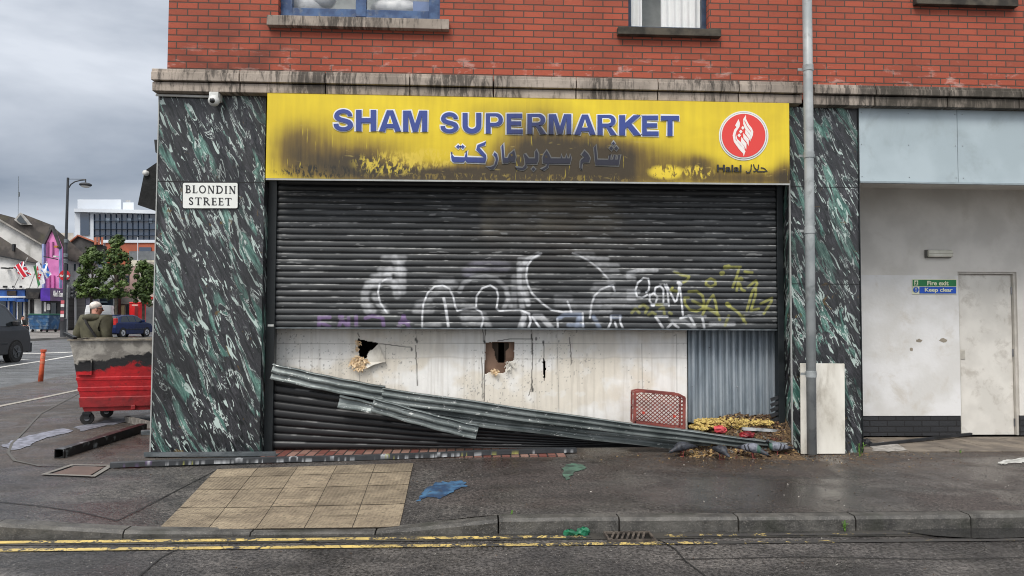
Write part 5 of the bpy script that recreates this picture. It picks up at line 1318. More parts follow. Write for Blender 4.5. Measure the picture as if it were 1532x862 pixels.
x0c, x1c = 170, 560
def clipline(s_, dirn):
    """lattice bars in crate face pixel space"""
    pts = []
    for i in range(0, 401, 4):
        x = x0c+i; y = s_+dirn*(i)*.85
        lo = 100+max(0, (x-170))*.035+ (12 if x > 520 else 0); hi = 340+(x-160)*.135
        if lo < y < hi: pts.append((x, y))
    return (pts[0], pts[-1]) if len(pts) > 2 else None
for k in range(-9, 16):
    for dirn in (1, -1):
        l = clipline(110+k*31 + (0 if dirn == 1 else 300), dirn)
        if l: lat.bar(K(*l[0]), K(*l[1]), .010, .0058, (0,1,0))
lat.build('lattice', crp, cr_)
for a, b in ((235,262),(487,290)):
    mb = MB(); mb.prism([K(a-16,b,YC-.012), K(a,b-16,YC-.012), K(a+16,b,YC-.012), K(a,b+16,YC-.012)], (0,.006,0)); mb.build('crate_boss', gm('red boss', lin(206,76,58), lin(180,60,46), 8, .5), cr_)

# ------------------------------------------------------------------ pigeons
def mat_pigeon():
    t = NT('pigeon plumage', .6); X, Y, Z = t.xyz(t.obj())
    n = t.noise(t.obj(), 40, 4)
    c = t.mix(t.mr(n, .3, .7), lin(128,132,142), lin(92,96,108))
    c = t.mix(t.mr(X, .045, .085), c, lin(50,56,64))
    c = t.mix(t.ma('MULTIPLY', t.mr(X, .05, .07), t.mr(X, .085, .1, 1, 0)), c, lin(52,86,76))
    c = t.mix(t.mr(X, -.085, -.12), c, lin(44,46,54))
    for a in (-.045, -.005):
        c = t.mix(t.ma('MULTIPLY', t.mr(t.ma('ABSOLUTE', t.ma('SUBTRACT', t.ma('ADD', X, t.ma('MULTIPLY', Z, .35)), a+.025)), .005, .011, 1, 0), t.mr(t.ma('ABSOLUTE', Y), .015, .03)), c, lin(32,34,40))
    t.col(c); return t.m
pgm = mat_pigeon(); pgd = gm('dark pigeon plumage', lin(58,62,70), lin(38,40,46), 40, .6)
def pigeon(px, py, rz, label, mat, peck=True, sc=1.0):
    q = G(px, py); r = empty('pigeon', (q.x, q.y, q.z), label, 'pigeon', group='pigeons feeding by the rubble', rz=rz)
    hz = .055 if peck else .16; hx = .125 if peck else .085
    rings = [((-.175,0,.085),.012,.004),((-.13,0,.092),.022,.008),((-.09,0,.10),.034,.02),((-.05,0,.103),.046,.038),((0,0,.102),.052,.048),((.04,0,.100),.047,.046),((.07,0,.098 if not peck else .088),.034,.036),
             ((.09,0,.12 if not peck else .074),.022,.024),((hx,0,hz+.006),.019,.020),((hx+.018,0,hz),.016,.016),((hx+.03,0,hz-.006),.005,.005)]
    rings = [((c[0]*sc,0,c[2]*sc), a*sc, b*sc) for c, a, b in rings]
    b = MB().loft(rings, 16); body = lb(b, 'body', mat, r, smoothf=True)
    for s_ in (-1, 1):
        wg = MB().loft([((-.15*sc, s_*.02*sc, .095*sc), .008*sc, .006*sc), ((-.08*sc, s_*.042*sc, .105*sc), .010*sc, .024*sc), ((0, s_*.052*sc, .108*sc), .010*sc, .034*sc), ((.045*sc, s_*.042*sc, .105*sc), .006*sc, .02*sc)], 10)
        lb(wg, 'wing', mat, r, smoothf=True)
        lg_ = MB().tube([(0, s_*.02*sc, .065*sc), (.006, s_*.02*sc, .02), (0, s_*.02*sc, .003)], [.008, .004, .003], 6)
        for f in (-.5, 0, .5): lg_.tube([(0, s_*.02*sc, .003), (.026, s_*.02*sc+f*.024, .003)], .0025, 5)
        lb(lg_, 'leg', gm('pigeon leg', lin(150,70,66), lin(120,56,52), 9, .6), r)
        lb(MB().ball(((hx+.006)*sc, s_*.0155*sc, (hz+.010)*sc), .0035, .002, .0035, 6, 4), 'eye', flat('orange eye', lin(190,90,30), .3), r)
    lb(MB().tube([((hx+.026)*sc, 0, (hz-.004)*sc), ((hx+.045)*sc, 0, (hz-.016)*sc)], [.004, .0012], 6), 'beak', flat('dark beak', lin(40,38,38), .5), r)
pigeon(1021, 683, R(196), 'dark pigeon furthest left, pecking below the lower end of the fallen slats', pgd, sc=1.1)
pigeon(1079, 687, R(-75), 'pigeon pecking head down towards the kerb, second from the left', pgd)
pigeon(1126, 686, R(-38), 'grey pigeon with barred wings leaning right, second from the right', pgm, sc=1.12)
pigeon(1163, 683, R(172), 'pale grey pigeon furthest right with its tail to the drainpipe', pgm, peck=False, sc=1.05)

# ------------------------------------------------------------------ burnt red wheeled bin
ca, cb2 = G(122, 640), None
binr = empty('wheeled_bin', (0,0,0), 'large red wheeled bin, lidless and scorched black and white around its top', 'bin')
Lc = G(121, 637); ang = R(15)
u = Vector((math.cos(ang), math.sin(ang), 0)); vv = Vector((-math.sin(ang), math.cos(ang), 0))
binr.matrix_world = Matrix.Translation(Lc) @ Matrix.Rotation(ang, 4, 'Z'); binr.location = Lc; binr.rotation_euler = (0,0,ang)
bpy.context.view_layer.update()
def mat_bin():
    t = NT('burnt bin plastic', .55); p = t.obj(); X, Y, Z = t.xyz(p)
    n = t.noise(p, 3.2, 8, .8, .65); n2 = t.noise(t.map(p, loc=(4,2,1)), 5, 8, .5, .65)
    red = t.mix(t.mr(n2, .35, .65), lin(200,28,36), lin(160,22,30))
    red = t.mix(t.mr(t.noise(p, 16, 7, 0, .7), .56, .7, 0, .7), red, lin(70,30,30))
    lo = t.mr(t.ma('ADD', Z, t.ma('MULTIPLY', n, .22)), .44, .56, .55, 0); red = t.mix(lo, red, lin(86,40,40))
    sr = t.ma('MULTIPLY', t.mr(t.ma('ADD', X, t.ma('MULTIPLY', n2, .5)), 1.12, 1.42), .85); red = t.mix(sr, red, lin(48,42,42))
    # wavy burn line: soot band then ash-white bare wall above
    arch = t.ma('MULTIPLY', t.ma('SINE', t.mr(X, .3, 1.25, 0, 3.14159, False)), .10)
    fall = t.mr(t.ma('ADD', X, t.ma('MULTIPLY', n2, .2)), 1.12, 1.34, 0, .42)
    e = t.ma('SUBTRACT', t.ma('SUBTRACT', Z, arch), t.ma('MULTIPLY', t.ma('SUBTRACT', n, .5), .34))
    c = t.mix(t.mr(t.ma('ADD', e, fall), .72, .76), red, lin(36,36,38))
    c = t.mix(t.mr(e, .87, .90), c, t.mix(t.mr(n2, .4, .6), lin(176,172,164), lin(128,124,118)))
    t.col(c); t.bump(t.noise(p, 20, 6), .01, .5); return t.m
mbn = mat_bin()
LB, DB = 1.22, .85                                    # bottom size
def ringb(z, gx, gy, o=0): return [(-gx+o, -gy+o, z), (LB+gx-o, -gy+o, z), (LB+gx-o, DB+gy-o, z), (-gx+o, DB+gy-o, z)]
def wall(levels, thick=.03):
    mb = MB(); vs = []
    for z, g_ in levels: vs += ringb(z, g_, g_*.6)
    n = len(levels)
    for z, g_ in reversed(levels): vs += ringb(max(z, levels[0][0]+.03), g_-thick, g_*.6-thick)
    mb.v = vs; m = 2*n
    for k in range(m-1):
        for i in range(4): mb.f.append((k*4+i, k*4+(i+1) % 4, (k+1)*4+(i+1) % 4, (k+1)*4+i))
    mb.f.append((3,2,1,0)); mb.f.append(tuple((m-1)*4+i for i in range(4)))
    return mb
lv = [(.19,-.03),(.25,-.01),(.252,.018),(.38,.032),(.39,.02),(.47,.032),(.473,.045),(.52,.050),(.53,.042),(.62,.056),(.623,.066),(.66,.070),(.67,.062),(.92,.10),(1.05,.125),(1.17,.15)]
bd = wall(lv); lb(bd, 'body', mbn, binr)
rim_ = MB(); tp = ringb(1.18, .158, .10)
dips = [.012, -.0, .0, -.004]
for i in range(4): rim_.bar(tp[i], tp[(i+1)%4], .035, .016)
lb(rim_, 'rim', gm('scorched rim', lin(150,140,122), lin(96,90,80), 9, .8), binr)
for (x, z0_, z1_) in ((-.03,.72,.95),):
    lb(MB().box(-.045, .13, -.075, -.045, .70, .715).box(-.045, .13, -.085, -.05, .90, .915).box(.115, .13, -.085, -.045, .70, .915), 'label_frame', mbn, binr)
lb(MB().box(.62, .68, -.05, .0, .20, .27), 'drain_plug', mbn, binr, bevel=.01)
for (x, y) in ((.06,.05),(LB-.06,.05),(.16,DB-.05),(LB-.16,DB-.05)):
    cz = .1; c = lb(MB().box(x-.05, x+.05, y-.04, y+.04, .15, .18).box(x-.03, x+.03, y-.022, y-.010, .08, .16).box(x-.03, x+.03, y+.054, y+.066, .08, .16), 'castor', M['black'], binr)
    mb = MB().tube([(x, y-.0, .09), (x, y+.045, .09)], .088, 20); lb(mb, 'wheel', M['rubber'], c, bevel=.008)
    lb(MB().tube([(x, y-.006, .09), (x, y+.05, .09)], .035, 12), 'hub', M['chrome'], c)
lb(MB().bar((-.10, .0, 1.20), (-.26, .12, 1.27), .06, .035), 'melted_handle', M['black'], binr)

# orange flexible bollard
q = G(60, 578, rz_); tp_ = W(62.5, 523, q.y); orange = gm('faded orange plastic', lin(204,92,58), lin(176,70,42), 8, .5)
bo = empty('flexible_post', tuple(q), 'thin faded orange flexible post standing on the white edge line', 'bollard')
top = Vector((q.x+.05, q.y, tp_.z))
MB().tube([q, (q+top)/2, top], [.055, .048, .045], 12).build('post', orange, bo, smoothf=True)
MB().tube([top-Vector((0,0,.05)), top], .06, 12).build('post_cap', orange, bo)
MB().tube([q+Vector((0,0,0)), q+Vector((0,0,.04))], .11, 14).build('post_base', M['rubber'], bo)
for f in (.62, .76): c = q+(top-q)*f; MB().tube([c, c+(top-q)*.07], .0505, 12).build('reflective_band', flat('pale reflector band', lin(214,130,100), .4), bo)
# ------------------------------------------------------------------ across the main road
def FG(px, py): return G(px, py, lambda x, y: slope(y))
def wall_px(name, pts, Y, depth, mat, parent, base=False, **k):
    """prism whose front outline is given on the plane y = Y; py None = down to the ground"""
    P = []
    for x, y in pts:
        if y is None: q = W(x, 500, Y); q.z = slope(Y)-.1
        else: q = W(x, y, Y)
        P.append(q)
    rt = max(P, key=lambda q: q.x/(q.y+D)); d = Vector((rt.x, rt.y+D, 0)).normalized()      # walls run back along the side street
    return MB().prism(P, d*depth if depth > .9 else (0, depth, 0)).build(name, mat, parent, **k)
def rect(x0_, y0_, x1_, y1_): return [(x0_, y0_), (x1_, y0_), (x1_, y1_), (x0_, y1_)]
slate = gm('grey roof slate', lin(92,86,82), lin(66,62,60), 1.2, .8, dirt=lin(84,82,64), ds=.8, bump=.02, bs=4)
slate2 = gm('dark roof slate', lin(70,68,68), lin(52,50,50), 1.2, .8)
wht = gm('white painted render', lin(222,222,220), lin(198,198,196), .8, .8, dirt=lin(160,160,156), ds=.6)
pnk = gm('pink painted render', lin(226,138,196), lin(206,120,178), .8, .8)
gryw = gm('grey painted render', lin(176,178,180), lin(150,152,154), .8, .8)
bluep = gm('bright blue shopfront', lin(36,88,160), lin(24,64,128), 1.5, .5)
darkp = gm('dark shopfront', lin(40,40,44), lin(26,26,30), 2, .5)
shopglass = glassy('shop glass', lin(40,50,58), 1, .12)
shut = gm('grey shutter', lin(84,84,84), lin(68,68,68), 1, .6, st=(.2,1,9))
# far footway
pts = [G(x, y, rz_) for x, y in ((-160,530),(-60,516),(35,511),(112,507),(124,500),(260,496))]
P = [(p.x, p.y, slope(p.y)+.02) for p in pts]; P += [(P[-1][0]+4, 75, slope(75)+.02), (P[0][0]-30, 75, slope(75)+.02), (P[0][0]-30, P[0][1], slope(P[0][1])+.02)]
MB().prism([(x, y, z-.16) for x, y, z in P], (0,0,.16)).build('far_pavement', gm('pale footway', lin(128,124,120), lin(106,102,98), .7, .7), kind='structure')

# pub with blue front
b1 = empty('corner_pub', tuple(W(20, 490, 54)), 'white pub with bright blue ground floor and slate roof at the left edge', 'building')
wall_px('wall', [(-70,None),(-70,368),(0,381),(60,394),(60,None)], 54, 7, wht, b1)
wall_px('roof', [(-70,366),(-70,325),(0,354),(62,395),(0,383.5)], 53.8, 6, slate, b1)
wall_px('gutter', [(-70,370),(0,382.2),(60,394.4),(60,396),(0,384.2),(-70,372)], 53.6, .2, M['black'], b1)
wall_px('chimney_pipe', rect(18.3,365,20.6,376), 53.6, .3, M['black'], b1)
wall_px('shopfront', rect(-70,432,38,496), 53.85, .15, bluep, b1)
wall_px('fascia', rect(-70,434,37,444), 53.6, .25, bluep, b1)
wall_px('fascia_trim', rect(-70,430.5,41,432.6), 53.5, .4, wht, b1); wall_px('fascia_trim', rect(-70,443,38,445.4), 53.5, .4, wht, b1)
wall_px('name_board', rect(10,435,24,442), 53.5, .08, gm('dark name board', lin(60,46,36), lin(40,32,26), 6, .6), b1)
for a, b in ((-20,-8),(0,9),(19,23),(27,33)): wall_px('window', rect(a,450,b,488), 53.78, .06, shopglass, b1)
for a in (-24,11.5,25,35): wall_px('pilaster', rect(a,446,a+1.6,494), 53.7, .14, wht, b1)
for a, y in ((2,446),(16,446),(28,447)): wall_px('small_canopy', [(a-4,y),(a+8,y),(a+9,y+4.5),(a-5,y+4.5)], 53.1, .6, bluep, b1)
for a in (2,14): wall_px('wall_lamp', rect(a-1,400,a+5,402), 53.2, .7, M['black'], b1)
for a in (5,8,19,30): wall_px('uplight', rect(a-1,427.5,a+1,430.5), 53.2, .2, M['black'], b1)
# tall white gable behind it
b2 = empty('white_gable_house', tuple(W(40, 480, 58)), 'plain white gable wall rising under a sloping slate roof behind the pub', 'building')
wall_px('wall', [(-60,None),(-60,298),(0,330),(62.5,366),(62.5,None)], 58, 6, wht, b2)
wall_px('roof', [(-60,298),(-60,285),(0,320),(28,327.5),(75,337.5),(66,366),(62,367),(0,331)], 57.7, 6, slate, b2)
wall_px('verge_board', [(-60,296),(0,328.5),(62,365),(62,367),(0,331),(-60,299)], 57.5, .15, gm('pale verge', lin(160,156,150), None, 2), b2)
wall_px('dormer', [(21,329),(30,318),(46,336.5),(30,336)], 57.4, .25, gm('pale dormer frame', lin(176,174,170), None, 2), b2)
wall_px('dormer_window', [(24.5,329),(30.2,322),(40,334.6),(31,333.5)], 57.3, .08, shopglass, b2)
wall_px('back_roof', [(30,318.3),(77,336.5),(104,362),(128,392),(104,400),(88,380),(78,345),(46,336.5)], 61, 5, slate, b2)
# pink building
b3 = empty('pink_building', tuple(W(77, 492, 54)), 'narrow bright pink gabled building with slit windows over the purple shop sign', 'building')
wall_px('wall', [(63.5,None),(63.5,366),(77,340),(89.5,371),(89.5,None)], 53.9, .5, pnk, b3)
wall_px('side_block', [(63.5,None),(63.5,367),(77,341),(89.3,372),(89.3,None)], 54.5, 7, slate2, b3)
wall_px('verge', [(61.5,367),(77,336.5),(78.5,338),(90,370),(87.5,371),(77,343),(65,368)], 53.7, .3, slate2, b3)
pil = gm('lilac pilaster', lin(150,160,204), None, 2)
wall_px('pilaster', rect(62.6,365,65.4,431), 53.6, .3, pil, b3); wall_px('pilaster', rect(88,371,89.8,431), 53.6, .3, pil, b3)
for a in (70.2,77.5): wall_px('slit_window', rect(a,362,a+2.4,384), 53.8, .12, gm('dusky pink glazing', lin(150,78,128), None, 2, .4), b3)
wall_px('lamp_bar', [(65,383),(86,387.5),(86,389),(65,384.5)], 53.2, .1, darkp, b3)
wall_px('lamp', rect(79.5,382.5,83.5,384.8), 53.0, .4, wht, b3)
for a in (72,79): wall_px('pink_rib', rect(a,412,a+2,431), 53.75, .15, gm('darker pink rib', lin(196,96,160), None, 2), b3)
wall_px('gull_box', rect(81,367.5,85,370.5), 53.4, .3, gm('orange box', lin(206,140,60), None, 2), b3)
wall_px('gull_box', rect(86,369,89,372), 53.4, .3, darkp, b3)
ts = empty('shop_fascia', tuple(W(78, 440, 53)), 'purple travel shop fascia box lettered Allen\'s Tours under the pink building', 'sign')
wall_px('side_panel', rect(60.6,431,75,450), 52.9, 1, gm('bright purple', lin(84,44,168), None, 2, .5), ts)
wall_px('front_panel', [(75,431),(97,432.5),(97,451),(75,450)], 52.9, 1, gm('dull purple', lin(78,58,92), None, 2, .5), ts)
lettering('lettering', "Allen's Tours", ((79.5,434.5),(95.5,435.3),(95.5,444.8),(79.5,443.6)), 52.85, gm('white sign lettering', lin(236,236,236), None, 2), ts, .03, th=.02)
wall_px('shopfront', rect(62,450,90,None if False else 494), 53.75, .14, darkp, b3)
for a, b in ((64,74),(76,84)): wall_px('window', rect(a,453,b,484), 53.68, .06, shopglass, b3)
for a, b, c, d in ((66,452,69,466),(70,455,75,464)): wall_px('poster', rect(a,b,c,d), 53.6, .03, wht, b3)
b3b = empty('narrow_shop', tuple(W(50, 492, 54)), 'narrow dark shop with a small black awning between the pub and the pink building', 'building')
wall_px('wall', rect(38.5,396,63,496), 53.88, 2, wht, b3b)
wall_px('fascia', rect(38.5,431.5,60,447), 53.5, .35, darkp, b3b)
wall_px('awning', [(42,437),(59,438),(57,446.5),(38.5,446)], 52.9, .6, gm('dark striped awning', lin(66,62,60), lin(40,38,38), 3, .8), b3b)
wall_px('shopfront', rect(39,448,50,495), 53.8, .07, darkp, b3b); wall_px('post', rect(42.5,448,44,492), 53.6, .1, gryw, b3b)
# grey shops
b4 = empty('grey_terrace', tuple(W(115, 492, 56)), 'pale grey terrace with closed grey shutters right of the purple fascia', 'building')
wall_px('wall', [(89,None),(89,371),(104,387),(145,397),(152,None)], 56, 7, gryw, b4)
wall_px('roof', [(88,371),(86,345),(99,356),(120,375),(147,397),(146,400),(104,389)], 55.7, 7, slate, b4)
for a in (99,110.5,118): wall_px('slit_window', rect(a,395,a+2.4,405), 55.92, .06, shopglass, b4)
for a in (100,110): wall_px('air_brick', rect(a,419,a+4,421), 55.92, .06, shut, b4)
wall_px('fascia', rect(97,431,144,441.5), 55.5, .48, gm('off white fascia', lin(190,188,182), None, 1), b4)
wall_px('name_board', rect(115,432.5,127.5,439.5), 55.4, .08, gm('brown board', lin(118,104,98), None, 3), b4)
for a, b in ((100.5,110.6),(113,127)): wall_px('roller_shutter', rect(a,442,b,492), 55.7, .2, shut, b4)
wall_px('post', rect(111,442,112.6,493), 55.5, .3, gryw, b4); wall_px('post', rect(98.3,442,100,493), 55.5, .3, gryw, b4)
wall_px('wall_base', rect(127.5,441.5,146,493), 55.8, .1, gm('lilac grey front', lin(96,98,112), None, 1), b4)
b5 = empty('navy_shop', tuple(W(150, 492, 60)), 'dark navy shopfront behind the trees and the white van', 'building')
wall_px('wall', rect(144,400,171,None if False else 496), 60, 6, gryw, b5)
wall_px('shopfront', rect(138,441,168,495), 59.8, .18, gm('navy shopfront', lin(24,44,62), lin(16,30,44), 2, .5), b5)
wall_px('window', rect(143,455,160,478), 59.7, .06, shopglass, b5); wall_px('sill_band', rect(140,451,160,453), 59.6, .1, gm('pale blue band', lin(120,140,150), None, 2), b5)
b6 = empty('beige_shop', tuple(W(185, 492, 62)), 'grey and beige shop row with a pinkish upper floor behind the middle trees', 'building')
wall_px('wall', rect(168,398,208,497), 62, 6, gm('pinkish render', lin(178,150,144), lin(150,126,122), .6, .8), b6)
wall_px('fascia', rect(168,446,208,455), 61.7, .28, gm('grey fascia', lin(120,116,112), None, 1), b6)
for a, b, m_ in ((169,177,darkp),(179,186,gm('beige door', lin(184,166,128), None, 2)),(188,196,darkp),(198,206,darkp)): wall_px('shop_bay', rect(a,457,b,494), 61.8, .1, m_, b6)
wall_px('post', rect(177,443,178.6,495), 61.4, .3, gm('maroon post', lin(84,40,36), None, 2), b6)
for a in (174,188): wall_px('window', rect(a,412,a+5,426), 61.92, .07, shopglass, b6)
b7 = empty('red_front_shop', tuple(W(225, 492, 60)), 'grey shop with red fascia and small white sign beside the marble pillar', 'building')
wall_px('wall', rect(207,392,262,497), 60, 6, gm('cream render', lin(188,180,170), lin(150,142,134), .6, .8), b7)
wall_px('fascia', rect(212,444,262,455), 59.7, .28, gm('red fascia', lin(166,36,30), None, 1), b7)
wall_px('shutter', rect(214,460,262,494), 59.8, .18, gm('grey glass front', lin(92,96,100), lin(70,74,78), 1, .4), b7)
wall_px('hanging_sign', rect(224,448,229.5,454), 58.8, .15, wht, b7)
for a in (216,226): wall_px('window', rect(a,408,a+5,424), 59.92, .07, shopglass, b7)
# slate roofed block with red ridges and chimneys
b8 = empty('hipped_roof_block', tuple(W(130, 480, 78)), 'slate hipped roof with red ridge tiles and terracotta chimney pots beyond the terrace', 'building')
wall_px('wall', rect(96,372,160,None if False else 480), 78, 8, gm('dark upper wall', lin(64,76,90), None, 1), b8)
wall_px('roof', [(98,377),(100,364),(116,352),(147,364),(160,369),(158,380),(120,384)], 77.5, 8, slate2, b8)
tile = gm('terracotta', lin(176,104,78), lin(140,84,66), 2, .8)
wall_px('ridge', [(100,364),(116,351),(147,363),(147,365),(116,353.2),(100,366)], 77.2, .4, tile, b8)
for a in (141,146,151): wall_px('chimney', rect(a,355-(a-141)*.0,a+3.4,366), 77, 1, tile, b8)
wall_px('pale_wall', rect(88,348.5,110,372), 84, 3, gm('pale far wall', lin(196,190,180), None, 1), b8)
# big office block
of = empty('office_block', tuple(W(175, 478, 150)), 'large white framed office block with dark blue glazing rising above the roofs', 'building')
OY = 150; wf = gm('white cladding', lin(214,220,226), lin(196,202,210), .1, .5)
wall_px('wall', rect(111.6,318,262,None if False else 420), OY+1.2, 30, wf, of)
wall_px('penthouse', rect(116,298.5,181,314), OY+4, 18, wf, of); wall_px('penthouse', rect(184,303,200,314), OY+4, 10, wf, of)
wall_px('vent', rect(188,299.5,195,303.5), OY+5, 3, gryw, of)
wall_px('parapet', [(110.5,312),(262,315),(262,320.5),(110.5,317)], OY, 4, wf, of)
gl = glassy('office glazing', lin(42,60,82), 1, .08)
wall_px('glazing', rect(120,319,133,352), OY+.9, .4, gl, of); wall_px('glazing', rect(140,320.3,262,359.5), OY+.9, .4, gl, of)
mul = gm('dark mullion', lin(56,70,88), None, 1)
for k in range(11):
    x = 140+k*8.2; wall_px('mullion', rect(x,320.3,x+.45,359.5), OY+.6, .3, mul, of)
for y in (330,342.5,352): wall_px('transom', rect(140,y,262,y+.5), OY+.5, .4, mul, of)
for x, y in ((158,326),(172,326),(190,326),(205,321.5),(222,327)): wall_px('open_blind', rect(x,y,x+6,y+7), OY+.75, .1, gm('pale blind', lin(120,134,148), None, 1), of)
b9 = empty('brick_offices', tuple(W(200, 478, 110)), 'orange brick block with a grey standing seam roof below the office glazing', 'building')
wall_px('wall', rect(158,363.5,262,480), 110, 10, gm('orange brick', lin(170,92,66), lin(150,82,60), .5, .8), b9)
wall_px('band', rect(152,359,262,363.2), 109.8, 10, wf, b9)
wall_px('window', rect(208,370,226,376), 109.8, .15, gl, b9); wall_px('roof', rect(193,376,262,389.5), 108, 3, gm('grey metal roof', lin(110,114,118), None, 1), b9)
wall_px('lower_wall', rect(196,389.5,262,420), 107.6, 3, gm('cream far wall', lin(206,200,182), None, 1), b9); wall_px('window', rect(216,392,224,404), 107.4, .15, gl, b9)
wall_px('flagpole', rect(205.5,355,206.3,392), 107, .1, wf, b9)
p = W(21, 330, 58); q = W(21.5, 262, 58); MB().tube([(p.x,58.6,p.z-1), (q.x,58.6,q.z)], .02, 6).tube([(p.x,58.6,p.z+2.2), (p.x,58.6,p.z+2.6)], .06, 6).build('mast', M['galv'], None, label='thin aerial mast on the roof ridge of the white gable house', category='aerial')

# flags on slanting poles
def flag(pole, cloth, label, kind):
    Y = 50.5; a, b = W(*pole[0], Y+2.6), W(*pole[1], Y)
    r = empty('flag', tuple(a), label, 'flag', group='flags over the pub front')
    MB().tube([a, b], .035, 8).build('flagpole', wht, r)
    us = np.linspace(0, 1, 14); Q = [W(x, y, Y) for x, y in cloth]
    def pt(u, v, off=0):
        p = (Q[0]*(1-u)+Q[1]*u)*(1-v)+(Q[3]*(1-u)+Q[2]*u)*v; return Vector((p.x, Y+.10*math.sin(u*7+v*2)-off, p.z))
    def sheet(nm, u0, u1, v0, v1, m, off, par):
        mb = MB(); n = 12
        for j in range(n+1):
            for i in range(n+1): mb.v.append(tuple(pt(u0+(u1-u0)*i/n, v0+(v1-v0)*j/n, off)))
        mb.f = [(j*(n+1)+i, j*(n+1)+i+1, (j+1)*(n+1)+i+1, (j+1)*(n+1)+i) for j in range(n) for i in range(n)]
        return mb.build(nm, m, par)
    def band(nm, p0, p1, w_, m, off, par):
        mb = MB(); n = 14; P = [pt(p0[0]+(p1[0]-p0[0])*i/n, p0[1]+(p1[1]-p0[1])*i/n, off) for i in range(n+1)]
        mb.ribbon(P, w_, (0,-1,0)); return mb.build(nm, m, par)
    wh_, rd_, bl_, gn_ = (flat('flag '+n_, c, .8) for n_, c in (('white', lin(232,232,236)), ('red', lin(200,30,50)), ('blue', lin(34,44,92)), ('green', lin(60,124,78))))
    if kind == 'union':
        c = sheet('cloth', 0,1,0,1, bl_, 0, r)
        for d_ in (((0,0),(1,1)), ((0,1),(1,0))): band('diagonal', *d_, .26, wh_, .02, c); band('diagonal', *d_, .09, rd_, .035, c)
        for d_ in (((.5,0),(.5,1)), ((0,.5),(1,.5))): band('cross', *d_, .40, wh_, .05, c); band('cross', *d_, .24, rd_, .07, c)
    elif kind == 'welsh':
        c = sheet('cloth', 0,1,0,1, wh_, 0, r); sheet('green_half', 0,.5,0,1, gn_, .015, c)
        mb = MB()
        for pl in ([(.30,.25),(.45,.18),(.62,.3),(.66,.42),(.58,.6),(.70,.66),(.60,.80),(.48,.64),(.40,.78),(.30,.70),(.38,.52),(.26,.44)], [(.62,.2),(.78,.14),(.74,.34),(.60,.36)], [(.64,.5),(.86,.56),(.72,.66)]): mb.poly([pt(u, v, .03) for u, v in pl])
        mb.build('dragon', rd_, c)
    else:
        bb_ = flat('flag bright blue', lin(36,110,200), .8); c = sheet('cloth', 0,1,0,1, bb_, 0, r)
        for d_ in (((0,0),(1,1)), ((0,1),(1,0))): band('saltire', *d_, .22, wh_, .02, c)
flag(((20,432),(41,386)), [(21,400),(33,391.5),(46,411),(33,418)], 'red, white and blue union flag, the largest on the left', 'union')
flag(((44,431),(59,391)), [(50,399),(58,391.5),(67,423),(56,430)], 'green and white flag with a red dragon in the middle of the three', 'welsh')
flag(((56,432),(70,392)), [(60,403),(69,394),(75,412),(71,416)], 'small bright blue flag with a white saltire, rightmost of the three', 'saltire')

# street lamp, traffic light, round sign
q = FG(94.5, 504.5); LY = q.y
lp = empty('street_lamp', tuple(q), 'tall black street lamp with a curved arm across the main road', 'street lamp')
tz_ = wz(101.5, 266, LY); x_l = q.x
blk = gm('black lamp paint', lin(40,42,46), lin(58,60,64), 2, .5)
MB().tube([(x_l, LY, q.z), (x_l, LY, q.z+1.1), (x_l, LY, q.z+1.15), (x_l, LY, tz_)], [.17,.16,.10,.07], 12).build('pole', blk, lp)
arm = [W(x, y, LY) for x, y in ((103,281),(106,276),(112,272),(120,270),(128,269))]
MB().tube(arm, .04, 8).tube([W(102,268,LY), W(128,268.2,LY)], .018, 6).build('arm', blk, lp)
hd = W(128, 276.5, LY); MB().ball(hd, .36, .36, .13, 16, 8).build('lamp_head', gm('lamp head', lin(60,62,66), None, 2), lp, smoothf=True)
MB().ball(hd-Vector((0,0,.10)), .26, .26, .08, 16, 8).build('lamp_glass', wht, lp, smoothf=True)
MB().tube([W(128,268,LY), hd], .04, 8).build('hanger', blk, lp)
for y in (361, 382, 391): p = W(98, y, LY); MB().tube([(x_l, LY, p.z-.12), (x_l, LY, p.z+.12)], .12, 10).build('band', M['galv'], lp)
for k, y in enumerate(range(452, 478, 5)): p = W(95, y, LY-.19); MB().box(x_l-.1, x_l+.1, LY-.19, LY-.17, p.z-.12, p.z+.1).build('sticker', [flat('pink sticker', lin(190,90,100)), wht, flat('dark sticker', lin(60,50,60))][k % 3], lp)
rs = empty('round_sign', tuple(W(96, 412, 52)), 'round red hanging sign with white script behind the street lamp', 'sign')
mb = MB(); c = W(96.3, 412.2, 52); mb.prism([(c.x+.41*math.cos(i*.2618), 52, c.z+.41*math.sin(i*.2618)) for i in range(24)], (0,.1,0)); mb.build('sign_disc', flat('deep red', lin(186,24,38), .5), rs)
mb = MB()
for k, l in enumerate(([(89.5,413),(91,411),(91.5,414.5),(93,412)], [(93.5,414),(95,411),(96,414.5)], [(98,414.5),(99,410.5),(101,413),(99.5,415)], [(101.5,415),(102.5,411),(103,414)])): mb.ribbon([W(x, y, 51.97-.003*k) for x, y in l], .07, (0,-1,0))
mb.build('script', wht, rs); MB().tube([W(87,413,52.05), W(89,412.6,52.05)], .03, 6).tube([W(86,414,53.5), W(88,413,52.05)], .03, 6).build('bracket', blk, rs)
q = FG(100.5, 500); ty = 44
tl = empty('traffic_light', (wx(100.5, 480, ty), ty, slope(ty)), 'black traffic light seen from the side right of the street lamp', 'traffic light')
MB().tube([(wx(100,480,ty), ty, slope(ty)), (wx(100,480,ty), ty, wz(100,426,ty))], .06, 10).build('pole', gm('grey signal pole', lin(132,136,138), None, 2), tl)
mb = MB(); a, b = W(103.5,429,ty), W(107,446,ty); mb.box(a.x, b.x, ty-.15, ty+.2, b.z, a.z); mb.build('signal_head', blk, tl, bevel=.03)
